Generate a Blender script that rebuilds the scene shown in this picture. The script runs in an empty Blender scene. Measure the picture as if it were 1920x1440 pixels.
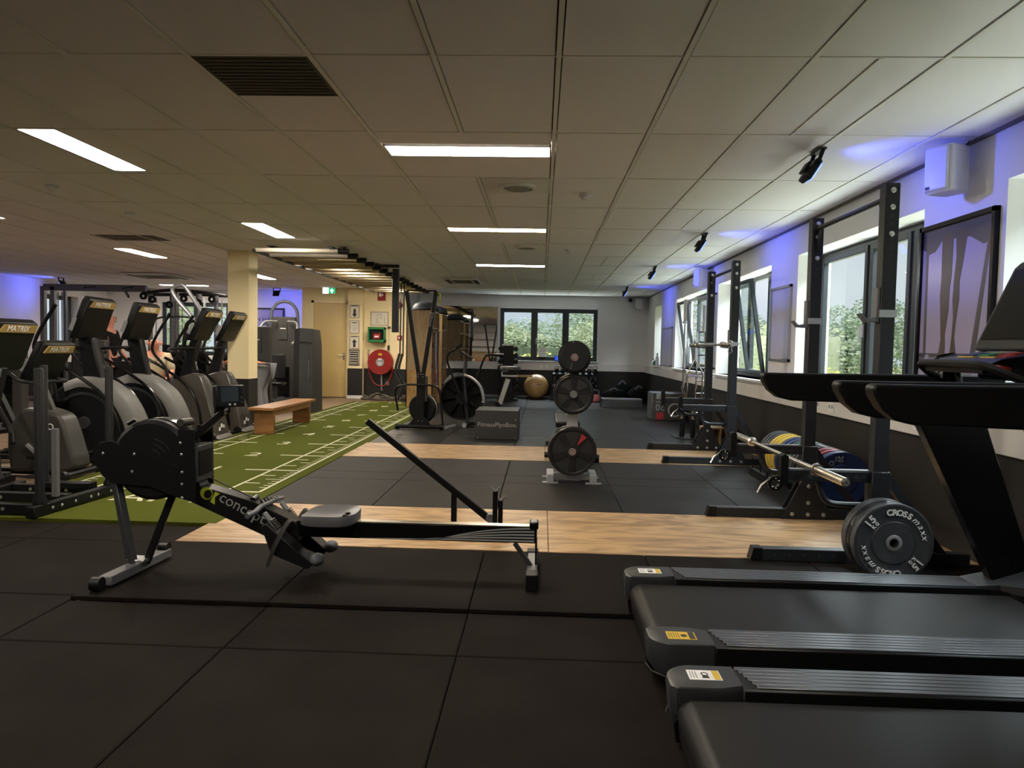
import bpy, bmesh, math, random
from mathutils import Vector, Matrix, Euler
random.seed(7)
PI = math.pi
scene = bpy.context.scene
COL = scene.collection
# ------------------------------------------------------------ camera
cam = bpy.data.cameras.new('camera'); co = bpy.data.objects.new('camera', cam); COL.objects.link(co)
RT = Vector((0.999029, 0.039408, 0.019704)); UP = Vector((-0.021549, 0.046957, 0.998664)); FW = Vector((-0.038430, 0.998119, -0.047761))
co.matrix_world = Matrix(((RT.x, UP.x, -FW.x, 0), (RT.y, UP.y, -FW.y, 0), (RT.z, UP.z, -FW.z, 1.3), (0, 0, 0, 1)))
cam.sensor_width = 36; cam.lens = 1400 / 1920 * 36; cam.clip_start = 0.05; cam.clip_end = 300
scene.camera = co
scene.view_settings.view_transform = 'Standard'; scene.view_settings.look = 'None'
scene.view_settings.gamma = 1; scene.view_settings.use_curve_mapping = False
scene.view_settings.exposure = 0.75
# ------------------------------------------------------------ world: overcast summer sky
w = bpy.data.worlds.new('sky'); scene.world = w; w.use_nodes = True
nt = w.node_tree; nt.nodes.clear()
wo = nt.nodes.new('ShaderNodeOutputWorld'); bg = nt.nodes.new('ShaderNodeBackground')
tc = nt.nodes.new('ShaderNodeTexCoord'); ns = nt.nodes.new('ShaderNodeTexNoise'); cr = nt.nodes.new('ShaderNodeValToRGB')
mp = nt.nodes.new('ShaderNodeMapping'); mp.inputs['Scale'].default_value = (1, 1, 3)
ns.inputs['Scale'].default_value = 2.2; ns.inputs['Detail'].default_value = 6
cr.color_ramp.elements[0].position = 0.3; cr.color_ramp.elements[0].color = (0.50, 0.60, 0.72, 1)
cr.color_ramp.elements[1].position = 0.7; cr.color_ramp.elements[1].color = (0.86, 0.90, 0.94, 1)
nt.links.new(tc.outputs['Generated'], mp.inputs['Vector']); nt.links.new(mp.outputs['Vector'], ns.inputs['Vector'])
nt.links.new(ns.outputs['Fac'], cr.inputs['Fac']); nt.links.new(cr.outputs['Color'], bg.inputs['Color'])
bg.inputs['Strength'].default_value = 0.62
nt.links.new(bg.outputs['Background'], wo.inputs['Surface'])
sun = bpy.data.lights.new('sun', 'SUN'); sun.energy = 1.3; sun.angle = math.radians(20); sun.color = (1, 0.96, 0.88)
so = bpy.data.objects.new('sun', sun); COL.objects.link(so); so.rotation_euler = (math.radians(28), math.radians(-18), 0)
def area(name, loc, target, sx, sy, power, color):
    l = bpy.data.lights.new(name, 'AREA'); l.shape = 'RECTANGLE'; l.size = sx; l.size_y = sy; l.energy = power; l.color = color
    o = bpy.data.objects.new(name, l); COL.objects.link(o); o.location = loc
    d = Vector(target) - Vector(loc); o.rotation_euler = d.to_track_quat('-Z', 'Y').to_euler()
    return o
DAY = (0.86, 0.94, 1.0)
# added area lamps, hidden outside the windows, boosting daylight from sky and ground
for yy, ww in ((3.3, 2.4), (6.9, 2.6), (10.5, 2.6), (14.1, 2.8)):
    area('daylight_fill_high', (4.6, yy, 4.4), (2.9, yy, 1.7), ww, 1.6, 300, DAY)
    area('daylight_fill_low', (3.75, yy, -0.1), (2.9, yy, 1.8), ww, 1.0, 66, DAY)
area('daylight_fill_far', (0.2, 21.3, 3.9), (0.2, 19.6, 1.6), 2.6, 1.4, 260, DAY)
area('daylight_fill_far_low', (0.2, 20.7, 0.1), (0.2, 19.6, 1.8), 2.6, 0.7, 60, DAY)
# ------------------------------------------------------------ materials
MATS = {}
def mat(name, col, rough=0.5, metal=0.0, spec=0.5, emit=None, es=0, bump=None, vary=None, alpha=None, coat=0):
    """bump=(scale,strength) fine relief; vary=(scale,other colour,lo,hi) noise colour variation"""
    m = bpy.data.materials.new(name); m.use_nodes = True; nt = m.node_tree
    b = nt.nodes['Principled BSDF']
    b.inputs['Base Color'].default_value = (*col, 1); b.inputs['Roughness'].default_value = rough
    b.inputs['Metallic'].default_value = metal; b.inputs['Specular IOR Level'].default_value = spec
    if coat: b.inputs['Coat Weight'].default_value = coat
    if emit: b.inputs['Emission Color'].default_value = (*emit, 1); b.inputs['Emission Strength'].default_value = es
    tc = None
    if bump or vary: tc = nt.nodes.new('ShaderNodeTexCoord')
    if vary:
        n = nt.nodes.new('ShaderNodeTexNoise'); n.inputs['Scale'].default_value = vary[0]; n.inputs['Detail'].default_value = 4
        r = nt.nodes.new('ShaderNodeValToRGB'); r.color_ramp.elements[0].position = vary[2]; r.color_ramp.elements[1].position = vary[3]
        r.color_ramp.elements[0].color = (*col, 1); r.color_ramp.elements[1].color = (*vary[1], 1)
        nt.links.new(tc.outputs['Object'], n.inputs['Vector']); nt.links.new(n.outputs['Fac'], r.inputs['Fac'])
        nt.links.new(r.outputs['Color'], b.inputs['Base Color'])
    if bump:
        n = nt.nodes.new('ShaderNodeTexNoise'); n.inputs['Scale'].default_value = bump[0]; n.inputs['Detail'].default_value = 3
        bp = nt.nodes.new('ShaderNodeBump'); bp.inputs['Strength'].default_value = bump[1]; bp.inputs['Distance'].default_value = 0.004
        nt.links.new(tc.outputs['Object'], n.inputs['Vector']); nt.links.new(n.outputs['Fac'], bp.inputs['Height'])
        nt.links.new(bp.outputs['Normal'], b.inputs['Normal'])
    MATS[name] = m
    return m
def wood(name, c1, c2, scale, stretch, rough=0.5, rings=6.0):
    m = bpy.data.materials.new(name); m.use_nodes = True; nt = m.node_tree; b = nt.nodes['Principled BSDF']
    tc = nt.nodes.new('ShaderNodeTexCoord'); mp = nt.nodes.new('ShaderNodeMapping'); mp.inputs['Scale'].default_value = stretch
    n = nt.nodes.new('ShaderNodeTexNoise'); n.inputs['Scale'].default_value = scale; n.inputs['Detail'].default_value = 3; n.inputs['Distortion'].default_value = 0.6
    mu = nt.nodes.new('ShaderNodeMath'); mu.operation = 'MULTIPLY'; mu.inputs[1].default_value = rings
    fr = nt.nodes.new('ShaderNodeMath'); fr.operation = 'PINGPONG'; fr.inputs[1].default_value = 1.0
    n2 = nt.nodes.new('ShaderNodeTexNoise'); n2.inputs['Scale'].default_value = scale * 9; n2.inputs['Detail'].default_value = 5
    mx = nt.nodes.new('ShaderNodeMath'); mx.operation = 'MULTIPLY_ADD'; mx.inputs[1].default_value = 0.55
    r = nt.nodes.new('ShaderNodeValToRGB'); r.color_ramp.elements[0].position = 0.15; r.color_ramp.elements[1].position = 0.75
    r.color_ramp.elements[0].color = (*c2, 1); r.color_ramp.elements[1].color = (*c1, 1)
    nt.links.new(tc.outputs['Object'], mp.inputs['Vector']); nt.links.new(mp.outputs['Vector'], n.inputs['Vector']); nt.links.new(mp.outputs['Vector'], n2.inputs['Vector'])
    nt.links.new(n.outputs['Fac'], mu.inputs[0]); nt.links.new(mu.outputs[0], fr.inputs[0]); nt.links.new(fr.outputs[0], mx.inputs[0])
    m3 = nt.nodes.new('ShaderNodeMath'); m3.operation = 'MULTIPLY'; m3.inputs[1].default_value = 0.6
    nt.links.new(n2.outputs['Fac'], m3.inputs[0]); nt.links.new(m3.outputs[0], mx.inputs[2])
    nt.links.new(mx.outputs[0], r.inputs['Fac']); nt.links.new(r.outputs['Color'], b.inputs['Base Color'])
    b.inputs['Roughness'].default_value = rough
    MATS[name] = m
    return m
mat('rubber', (0.0065, 0.0045, 0.0035), 0.75, spec=0.06, bump=(220, 0.35), vary=(3.0, (0.010, 0.0075, 0.006), 0.4, 0.7))
mat('rubber_mid', (0.011, 0.0095, 0.009), 0.6, spec=0.14, bump=(200, 0.3), vary=(2.0, (0.017, 0.015, 0.014), 0.4, 0.7))
mat('rubber_gym', (0.011, 0.0105, 0.0105), 0.36, spec=0.22, bump=(160, 0.25), vary=(2.0, (0.017, 0.016, 0.016), 0.4, 0.7))
mat('wall_white', (0.80, 0.79, 0.78), 0.7, bump=(90, 0.08))
mat('wall_cream', (0.84, 0.71, 0.42), 0.65, bump=(90, 0.06))
mat('wall_dark', (0.019, 0.017, 0.016), 0.5, spec=0.3, bump=(90, 0.08))
mat('ceiling_white', (0.81, 0.79, 0.82), 0.85, bump=(300, 0.15))
mat('ceiling_edge', (0.78, 0.76, 0.72), 0.5)
mat('ceiling_gap', (0.16, 0.15, 0.14), 0.8)
mat('trim_white', (0.72, 0.70, 0.68), 0.35)
mat('sill_white', (0.82, 0.82, 0.82), 0.3)
mat('door_cream', (0.66, 0.49, 0.20), 0.4)
mat('window_dark', (0.025, 0.032, 0.038), 0.35)
mat('lamp_glow', (1, 1, 1), 0.5, emit=(1.0, 0.90, 0.76), es=46)
mat('lamp_warm', (1, 1, 1), 0.5, emit=(1.0, 0.80, 0.46), es=22)
mat('black_steel', (0.006, 0.006, 0.0065), 0.42, spec=0.2, bump=(160, 0.05))
mat('dark_steel', (0.016, 0.017, 0.020), 0.42, spec=0.35)
mat('grey_steel', (0.16, 0.16, 0.17), 0.4, metal=0.3)
mat('silver', (0.55, 0.55, 0.56), 0.25, metal=1.0)
mat('chrome', (0.75, 0.75, 0.76), 0.12, metal=1.0)
mat('brushed', (0.62, 0.58, 0.50), 0.28, metal=1.0)
mat('light_metal', (0.42, 0.42, 0.43), 0.35, metal=0.6)
mat('black_plastic', (0.005, 0.005, 0.0055), 0.45, spec=0.25)
mat('black_gloss', (0.004, 0.004, 0.0045), 0.22, spec=0.3)
mat('grey_plastic', (0.030, 0.031, 0.034), 0.42, spec=0.35)
mat('mid_plastic', (0.034, 0.031, 0.027), 0.42, spec=0.35)
mat('shell_brown', (0.048, 0.042, 0.034), 0.34, coat=0.3)
mat('shell_silver', (0.12, 0.117, 0.11), 0.55, metal=0.2)
mat('seat_grey', (0.065, 0.065, 0.07), 0.38)
mat('belt', (0.015, 0.014, 0.014), 0.42, spec=0.13, bump=(400, 0.12))
mat('deck_rail', (0.060, 0.064, 0.073), 0.33, metal=0.3)
mat('grey_pad', (0.075, 0.08, 0.09), 0.5)
mat('slate', (0.030, 0.031, 0.031), 0.45, spec=0.35)
mat('bolt', (0.6, 0.6, 0.6), 0.3, metal=0.9)
mat('white_paint', (0.50, 0.49, 0.34), 0.7)
mat('white_print', (0.75, 0.75, 0.75), 0.5)
mat('grey_print', (0.26, 0.26, 0.26), 0.5)
mat('lime_print', (0.30, 0.36, 0.02), 0.5)
mat('gold_print', (0.30, 0.20, 0.06), 0.5)
mat('yellow', (0.65, 0.42, 0.03), 0.4)
mat('red', (0.27, 0.010, 0.008), 0.38)
mat('red_plate', (0.16, 0.016, 0.026), 0.38)
mat('red_accent', (0.30, 0.02, 0.02), 0.45)
mat('blue_plate', (0.012, 0.025, 0.085), 0.38)
mat('yellow_plate', (0.52, 0.36, 0.05), 0.42)
mat('green_plate', (0.03, 0.11, 0.05), 0.42)
mat('plate_rubber', (0.040, 0.043, 0.050), 0.45, bump=(60, 0.12), vary=(9, (0.06, 0.063, 0.07), 0.45, 0.7))
mat('plate_black', (0.010, 0.010, 0.011), 0.30, spec=0.4)
mat('green_case', (0.02, 0.20, 0.06), 0.35)
mat('sign_green', (0.01, 0.30, 0.10), 0.5, emit=(0.02, 0.45, 0.18), es=0.6)
mat('sign_white', (0.9, 0.9, 0.9), 0.5, emit=(1, 1, 1), es=1.6)
mat('paper', (0.72, 0.66, 0.54), 0.6)
mat('frame_beige', (0.42, 0.37, 0.30), 0.45)
mat('print_black', (0.03, 0.028, 0.025), 0.6)
mat('pale_poster', (0.42, 0.38, 0.52), 0.25)
mat('ladder_metal', (0.40, 0.33, 0.22), 0.34, metal=0.8)  # warm lamp reflections on the rungs put into the metal colour
mat('mirror_glass', (0.80, 0.80, 0.80), 0.02, metal=1.0)
mat('whiteboard', (0.60, 0.60, 0.66), 0.25)
mat('alu', (0.45, 0.45, 0.47), 0.35, metal=0.8)
mat('speaker_white', (0.72, 0.72, 0.74), 0.4)
mat('gold_ball', (0.62, 0.38, 0.16), 0.32, bump=(60, 0.1))
mat('grey_ball', (0.13, 0.13, 0.13), 0.4)
mat('dome_blue', (0.05, 0.065, 0.09), 0.6)
mat('rope', (0.13, 0.115, 0.09), 0.9, bump=(120, 0.8), vary=(60, (0.06, 0.052, 0.04), 0.4, 0.6))
mat('vinyl', (0.22, 0.15, 0.095), 0.45, vary=(6, (0.15, 0.10, 0.065), 0.4, 0.65))
mat('pink', (0.55, 0.16, 0.18), 0.5)
mat('skin', (0.52, 0.22, 0.14), 0.5)
mat('cloth_black', (0.008, 0.008, 0.009), 0.9, spec=0.1)
mat('cloth_beige', (0.42, 0.34, 0.22), 0.85)
mat('cloth_grey', (0.16, 0.16, 0.17), 0.85)
mat('screen_dark', (0.03, 0.04, 0.045), 0.15)
mat('led_red', (0.5, 0.02, 0.04), 0.5, emit=(0.9, 0.05, 0.1), es=0.8)
mat('blue_led', (0.1, 0.2, 0.9), 0.5, emit=(0.12, 0.20, 1.0), es=2.5)
mat('blue_sign', (0.01, 0.05, 0.5), 0.4, emit=(0.02, 0.08, 0.8), es=0.6)
mat('poster_violet', (0.40, 0.36, 0.50), 0.22)
mat('poster_dark', (0.075, 0.070, 0.075), 0.3)
mat('poster_leg', (0.09, 0.07, 0.055), 0.3)
mat('poster_floor', (0.28, 0.25, 0.32), 0.22)
mat('cable_black', (0.01, 0.01, 0.01), 0.5)
mat('terracotta', (0.35, 0.15, 0.05), 0.5)
mat('ventgrey', (0.085, 0.072, 0.055), 0.7)
mat('leaf_dark', (0.04, 0.07, 0.035), 0.7, vary=(1.2, (0.16, 0.20, 0.12), 0.35, 0.65))
mat('leaf_pale', (0.50, 0.58, 0.36), 0.7, vary=(1.0, (0.66, 0.70, 0.50), 0.35, 0.65))  # lightened: outdoor brightness and haze put into the leaf colour
mat('leaf_haze', (0.42, 0.54, 0.40), 0.7, vary=(1.0, (0.60, 0.68, 0.56), 0.35, 0.65))  # distance haze mixed into the leaf colour itself
mat('leaf_mid', (0.16, 0.26, 0.09), 0.7, vary=(1.0, (0.32, 0.42, 0.20), 0.35, 0.65))
mat('leaf_lime', (0.55, 0.55, 0.10), 0.7, vary=(1.5, (0.58, 0.56, 0.12), 0.35, 0.65))
mat('bark', (0.10, 0.07, 0.05), 0.9)
mat('meadow', (0.46, 0.48, 0.20), 0.9, vary=(1.2, (0.66, 0.60, 0.32), 0.4, 0.6))
mat('turf', (0.042, 0.052, 0.005), 0.95, spec=0.1, bump=(350, 1.0), vary=(180, (0.088, 0.102, 0.010), 0.35, 0.65))
wood('ply', (0.41, 0.26, 0.125), (0.14, 0.07, 0.025), 0.9, (0.8, 4.2, 1.0), 0.42, 16)
wood('bench_wood', (0.34, 0.16, 0.055), (0.22, 0.09, 0.025), 1.5, (1, 6, 6), 0.4)
wood('cab_wood', (0.34, 0.23, 0.115), (0.25, 0.16, 0.075), 1.4, (5, 5, 1), 0.45)
wood('knotty', (0.40, 0.24, 0.09), (0.26, 0.13, 0.04), 2.2, (5, 5, 1), 0.45, 10)
def glassmat():
    m = bpy.data.materials.new('pane_glass'); m.use_nodes = True; nt = m.node_tree; nt.nodes.clear()
    o = nt.nodes.new('ShaderNodeOutputMaterial'); t = nt.nodes.new('ShaderNodeBsdfTransparent'); g = nt.nodes.new('ShaderNodeBsdfGlossy')
    t.inputs['Color'].default_value = (0.93, 0.96, 0.95, 1); g.inputs['Roughness'].default_value = 0.02
    f = nt.nodes.new('ShaderNodeFresnel'); f.inputs['IOR'].default_value = 1.25
    ge = nt.nodes.new('ShaderNodeNewGeometry'); sb = nt.nodes.new('ShaderNodeMath'); sb.operation = 'SUBTRACT'; sb.use_clamp = True; nt.links.new(f.outputs[0], sb.inputs[0]); nt.links.new(ge.outputs['Backfacing'], sb.inputs[1])
    x = nt.nodes.new('ShaderNodeMixShader'); nt.links.new(sb.outputs[0], x.inputs[0]); nt.links.new(t.outputs[0], x.inputs[1]); nt.links.new(g.outputs[0], x.inputs[2])
    nt.links.new(x.outputs[0], o.inputs['Surface']); MATS['pane_glass'] = m
glassmat()
# ------------------------------------------------------------ mesh helpers
def frame_of(d):
    d = d.normalized(); a = Vector((0, 0, 1)) if abs(d.z) < 0.95 else Vector((0, 1, 0))
    u = d.cross(a).normalized(); return u, u.cross(d).normalized()
class MB:
    def __init__(s): s.v = []; s.f = []
    def add(s, vs, fs):
        n = len(s.v); s.v += [tuple(p) for p in vs]; s.f += [tuple(i + n for i in f) for f in fs]; return s
    def box(s, x0, y0, z0, x1, y1, z1):
        return s.add([(x0, y0, z0), (x1, y0, z0), (x1, y1, z0), (x0, y1, z0), (x0, y0, z1), (x1, y0, z1), (x1, y1, z1), (x0, y1, z1)],
                     [(0, 3, 2, 1), (4, 5, 6, 7), (0, 1, 5, 4), (1, 2, 6, 5), (2, 3, 7, 6), (3, 0, 4, 7)])
    def cbox(s, c, sz, rot=None):
        M = Euler(rot).to_matrix() if rot else Matrix.Identity(3)
        vs = [Vector(c) + M @ Vector((sz[0] / 2 * a, sz[1] / 2 * b, sz[2] / 2 * d)) for d in (-1, 1) for a, b in ((-1, -1), (1, -1), (1, 1), (-1, 1))]
        return s.add(vs, [(0, 3, 2, 1), (4, 5, 6, 7), (0, 1, 5, 4), (1, 2, 6, 5), (2, 3, 7, 6), (3, 0, 4, 7)])
    def bar(s, p0, p1, w, h, up=(0, 0, 1)):
        p0 = Vector(p0); p1 = Vector(p1); d = (p1 - p0).normalized(); up = Vector(up)
        if abs(d.dot(up)) > 0.98: up = Vector((0, 1, 0))
        r = d.cross(up).normalized(); u = r.cross(d).normalized()
        vs = [p + r * (w / 2 * a) + u * (h / 2 * b) for p in (p0, p1) for a, b in ((-1, -1), (1, -1), (1, 1), (-1, 1))]
        return s.add(vs, [(0, 1, 2, 3), (7, 6, 5, 4), (0, 4, 5, 1), (1, 5, 6, 2), (2, 6, 7, 3), (3, 7, 4, 0)])
    def cyl(s, p0, p1, r, r2=None, n=16):
        return s.tube([p0, p1], [r, r if r2 is None else r2], n)
    def tube(s, pts, r, n=10, closed=False):
        pts = [Vector(p) for p in pts]; k = len(pts); rs = r if isinstance(r, (list, tuple)) else [r] * k
        u = None; vs = []
        for i, p in enumerate(pts):
            if closed: d = (pts[(i + 1) % k] - pts[i - 1])
            else: d = (pts[min(i + 1, k - 1)] - pts[max(i - 1, 0)])
            d.normalize()
            if u is None: u, v = frame_of(d)
            else:
                u = (u - d * u.dot(d)).normalized(); v = u.cross(d).normalized()
            v = u.cross(d).normalized()
            for j in range(n):
                a = 2 * PI * j / n; vs.append(p + (u * math.cos(a) + v * math.sin(a)) * rs[i])
        fs = []
        for i in range(k if closed else k - 1):
            for j in range(n):
                a = i * n + j; b = i * n + (j + 1) % n; c = ((i + 1) % k) * n
                fs.append((a, c + j, c + (j + 1) % n, b))
        if not closed: fs.append(tuple(range(n))); fs.append(tuple(reversed(range((k - 1) * n, k * n))))
        return s.add(vs, fs)
    def lathe(s, prof, c, axis=(0, 0, 1), n=24, cap=True):
        """prof = [(radius, height)] along axis from c"""
        d = Vector(axis).normalized(); u, v = frame_of(d); c = Vector(c); vs = []; k = len(prof)
        for r, h in prof:
            for j in range(n):
                a = 2 * PI * j / n; vs.append(c + d * h + (u * math.cos(a) + v * math.sin(a)) * max(r, 1e-4))
        fs = [(i * n + j, (i + 1) * n + j, (i + 1) * n + (j + 1) % n, i * n + (j + 1) % n) for i in range(k - 1) for j in range(n)]
        if cap: fs.append(tuple(range(n))); fs.append(tuple(reversed(range((k - 1) * n, k * n))))
        return s.add(vs, fs)
    def ring(s, c, axis, r0, r1, t, n=32):
        return s.lathe([(r0, 0), (r1, 0), (r1, t), (r0, t), (r0, 0)], c, axis, n, False)
    def prism(s, poly, plane, a, b):
        k = len(poly)
        def P(u, v, w): return {'xz': (u, w, v), 'yz': (w, u, v), 'xy': (u, v, w)}[plane]
        vs = [P(u, v, a) for u, v in poly] + [P(u, v, b) for u, v in poly]
        fs = [tuple(range(k)), tuple(reversed(range(k, 2 * k)))] + [(i, i + k, (i + 1) % k + k, (i + 1) % k) for i in range(k)]
        return s.add(vs, fs)
    def ball(s, c, r, n=16, m=10):
        r = (r, r, r) if not isinstance(r, (list, tuple)) else r; vs = []; fs = []
        for i in range(1, m):
            t = PI * i / m
            for j in range(n):
                a = 2 * PI * j / n; vs.append((c[0] + r[0] * math.sin(t) * math.cos(a), c[1] + r[1] * math.sin(t) * math.sin(a), c[2] + r[2] * math.cos(t)))
        vs.append((c[0], c[1], c[2] + r[2])); vs.append((c[0], c[1], c[2] - r[2])); T = len(vs) - 2
        for i in range(m - 2):
            for j in range(n): fs.append((i * n + j, (i + 1) * n + j, (i + 1) * n + (j + 1) % n, i * n + (j + 1) % n))
        for j in range(n): fs.append((T, j, (j + 1) % n)); fs.append((T + 1, (m - 2) * n + (j + 1) % n, (m - 2) * n + j))
        return s.add(vs, fs)
    def sweep(s, secs):
        """loft through closed sections (same vertex count)"""
        n = len(secs[0]); vs = [p for sec in secs for p in sec]; k = len(secs)
        fs = [(i * n + j, (i + 1) * n + j, (i + 1) * n + (j + 1) % n, i * n + (j + 1) % n) for i in range(k - 1) for j in range(n)]
        fs.append(tuple(range(n))); fs.append(tuple(reversed(range((k - 1) * n, k * n))))
        return s.add(vs, fs)
    def build(s, name, m, parent=None, world=False, bevel=0, angle=35, seg=1):
        me = bpy.data.meshes.new(name); vs = s.v
        if world and parent is not None:
            L = parent.location; g = parent
            while g.parent: g = g.parent; L = L + g.location
            vs = [(x - L.x, y - L.y, z - L.z) for x, y, z in vs]
        me.from_pydata(vs, [], s.f); me.update()
        bm = bmesh.new(); bm.from_mesh(me); bmesh.ops.recalc_face_normals(bm, faces=bm.faces); bm.to_mesh(me); bm.free()
        me.materials.append(MATS[m] if isinstance(m, str) else m)
        me.polygons.foreach_set('use_smooth', [True] * len(me.polygons)); me.set_sharp_from_angle(angle=math.radians(angle))
        o = bpy.data.objects.new(name, me); COL.objects.link(o)
        if parent is not None: o.parent = parent
        if bevel:
            b = o.modifiers.new('bevel', 'BEVEL'); b.width = bevel; b.segments = seg; b.limit_method = 'ANGLE'; b.angle_limit = math.radians(40)
            b.harden_normals = False
        return o
def tag(o, label, cat, group=None, kind=None):
    o['label'] = label; o['category'] = cat
    if group: o['group'] = group
    if kind: o['kind'] = kind
    return o
def thing(name, label, cat, loc=(0, 0, 0), rotz=0, group=None):
    o = bpy.data.objects.new(name, None); COL.objects.link(o); o.location = loc; o.rotation_euler = (0, 0, rotz); o.empty_display_size = 0.1
    return tag(o, label, cat, group)
def struct(o): o['kind'] = 'structure'; return o
def sempty(name, loc=(0, 0, 0)):
    o = bpy.data.objects.new(name, None); COL.objects.link(o); o.location = loc; o.empty_display_size = 0.1
    return struct(o)
def copy_tree(o, parent=None):
    c = o.copy(); COL.objects.link(c); c.parent = parent
    for ch in list(o.children): copy_tree(ch, c)
    return c
def dup(o, loc, rotz, label, group=None):
    c = copy_tree(o); c.location = loc; c.rotation_euler = (0, 0, rotz); c['label'] = label
    if group: c['group'] = group
    return c
def text(s, o, right, up, size, m, parent, world=True, name='lettering', depth=0.0015, align='CENTER', shear=0, bold=0):
    """flat lettering; o origin, right/up direction vectors"""
    cu = bpy.data.curves.new(name, 'FONT'); cu.body = s; cu.size = size; cu.extrude = depth; cu.align_x = align; cu.align_y = 'CENTER'; cu.shear = shear; cu.offset = bold
    cu.resolution_u = 3
    to = bpy.data.objects.new(name, cu); COL.objects.link(to)
    me = bpy.data.meshes.new_from_object(to); bpy.data.objects.remove(to); bpy.data.curves.remove(cu)
    r = Vector(right).normalized(); u = Vector(up); u = (u - r * u.dot(r)).normalized(); n = r.cross(u)
    M = Matrix(((r.x, u.x, n.x, o[0]), (r.y, u.y, n.y, o[1]), (r.z, u.z, n.z, o[2]), (0, 0, 0, 1)))
    if world and parent is not None:
        L = parent.location.copy(); g = parent
        while g.parent: g = g.parent; L = L + g.location
        M = Matrix.Translation(-L) @ M
    me.transform(M); me.materials.clear(); me.materials.append(MATS[m])
    ob = bpy.data.objects.new(name, me); COL.objects.link(ob)
    if parent is not None: ob.parent = parent
    return ob
def join_meshes(name, obs, parent):
    bm = bmesh.new()
    for o in obs: bm.from_mesh(o.data)
    me = bpy.data.meshes.new(name); bm.to_mesh(me); bm.free(); me.materials.append(obs[0].data.materials[0])
    for o in obs: bpy.data.objects.remove(o)
    r = bpy.data.objects.new(name, me); COL.objects.link(r); r.parent = parent
    return r
def arc_pts(c, r, a0, a1, n, plane='xz'):
    out = []
    for i in range(n + 1):
        a = math.radians(a0 + (a1 - a0) * i / n); u = c[0] + r * math.cos(a); v = c[1] + r * math.sin(a); out.append((u, v))
    return out
def smooth_path(pts, n=4):
    """Catmull-Rom through 3D points"""
    P = [Vector(p) for p in pts]; P = [P[0] * 2 - P[1]] + P + [P[-1] * 2 - P[-2]]; out = []
    for i in range(1, len(P) - 2):
        for k in range(n):
            t = k / n; a, b, c, d = P[i - 1:i + 3]
            out.append(0.5 * ((2 * b) + (c - a) * t + (2 * a - 5 * b + 4 * c - d) * t * t + (3 * b - a - 3 * c + d) * t ** 3))
    out.append(P[-2]); return out
def sm2(pts, n=4):
    return [(p.x, p.y) for p in smooth_path([(a, b, 0) for a, b in pts] + [(pts[0][0], pts[0][1], 0)], n)][:-1]
# ================================================================ FLOOR
floor = struct(MB().box(-12, -3.3, -0.30, 3.1, 20, -0.022).build('floor', 'wall_dark'))
MB().box(-11.6, 5.14, -0.02, -4.27, 19.56, 0.0).build('vinyl_sheet', 'vinyl', floor)
MB().box(-4.27, 16.9, -0.02, -3.3, 18.2, 0.0).build('vinyl_sheet', 'vinyl', floor)
TILE = {}
def tile(x0, x1, y0, y1, z, m):
    g = 0.003; k = (round(x1 - x0, 3), round(y1 - y0, 3), m)
    if k not in TILE:
        a = (x1 - x0) / 2 - g; b = (y1 - y0) / 2 - g; q = 0.006
        mb = MB().sweep([[(-a, -b, -0.02), (a, -b, -0.02), (a, b, -0.02), (-a, b, -0.02)], [(-a, -b, -q / 2), (a, -b, -q / 2), (a, b, -q / 2), (-a, b, -q / 2)],
                         [(-a + q, -b + q, 0), (a - q, -b + q, 0), (a - q, b - q, 0), (-a + q, b - q, 0)]])
        o = mb.build('rubber_tile', m, floor, angle=20); TILE[k] = o.data
    else:
        o = bpy.data.objects.new('rubber_tile', TILE[k]); COL.objects.link(o); o.parent = floor
    o.location = ((x0 + x1) / 2, (y0 + y1) / 2, z)
def grid(xs, ys, z, m):
    for a, b in zip(xs, xs[1:]):
        for c, d in zip(ys, ys[1:]): tile(a, b, c, d, z, m)
XR = [-2.33, -1.33, -0.33, 0.67, 1.67, 2.75]
grid(XR, [-1.92, -0.92, 0.08, 1.08, 2.08, 3.08, 3.59], 0.0, 'rubber')
grid([-8.33, -7.33, -6.33, -5.33, -4.33, -3.33, -2.33], [-0.34, 0.66, 1.66, 2.66, 3.66, 4.70, 5.14], 0.0, 'rubber')
grid(XR, [3.59, 4.66], 0.02, 'rubber')
grid([-2.27, -1.33, -0.33, 0.67, 1.67, 2.75], [5.87, 7.06, 7.47, 8.50], 0.02, 'rubber_mid')
grid([-2.27, -1.33, -0.33, 0.67, 1.67, 2.75], [9.74, 10.7, 11.7, 12.7, 13.7, 14.7, 15.7, 16.7, 17.7, 18.7, 19.6], 0.02, 'rubber_gym')
grid([-3.3, -2.27], [16.9, 17.9, 18.9, 19.58], 0.02, 'rubber_gym')
for y0, y1 in ((4.665, 5.865), (8.505, 9.735)):
    for a, b in ((-2.33, 0.07), (0.074, 2.5), (2.504, 2.745)):
        MB().box(a, y0, 0.0, b, y1, 0.021).build('plywood_sheet', 'ply', floor, bevel=0.002)
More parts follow.
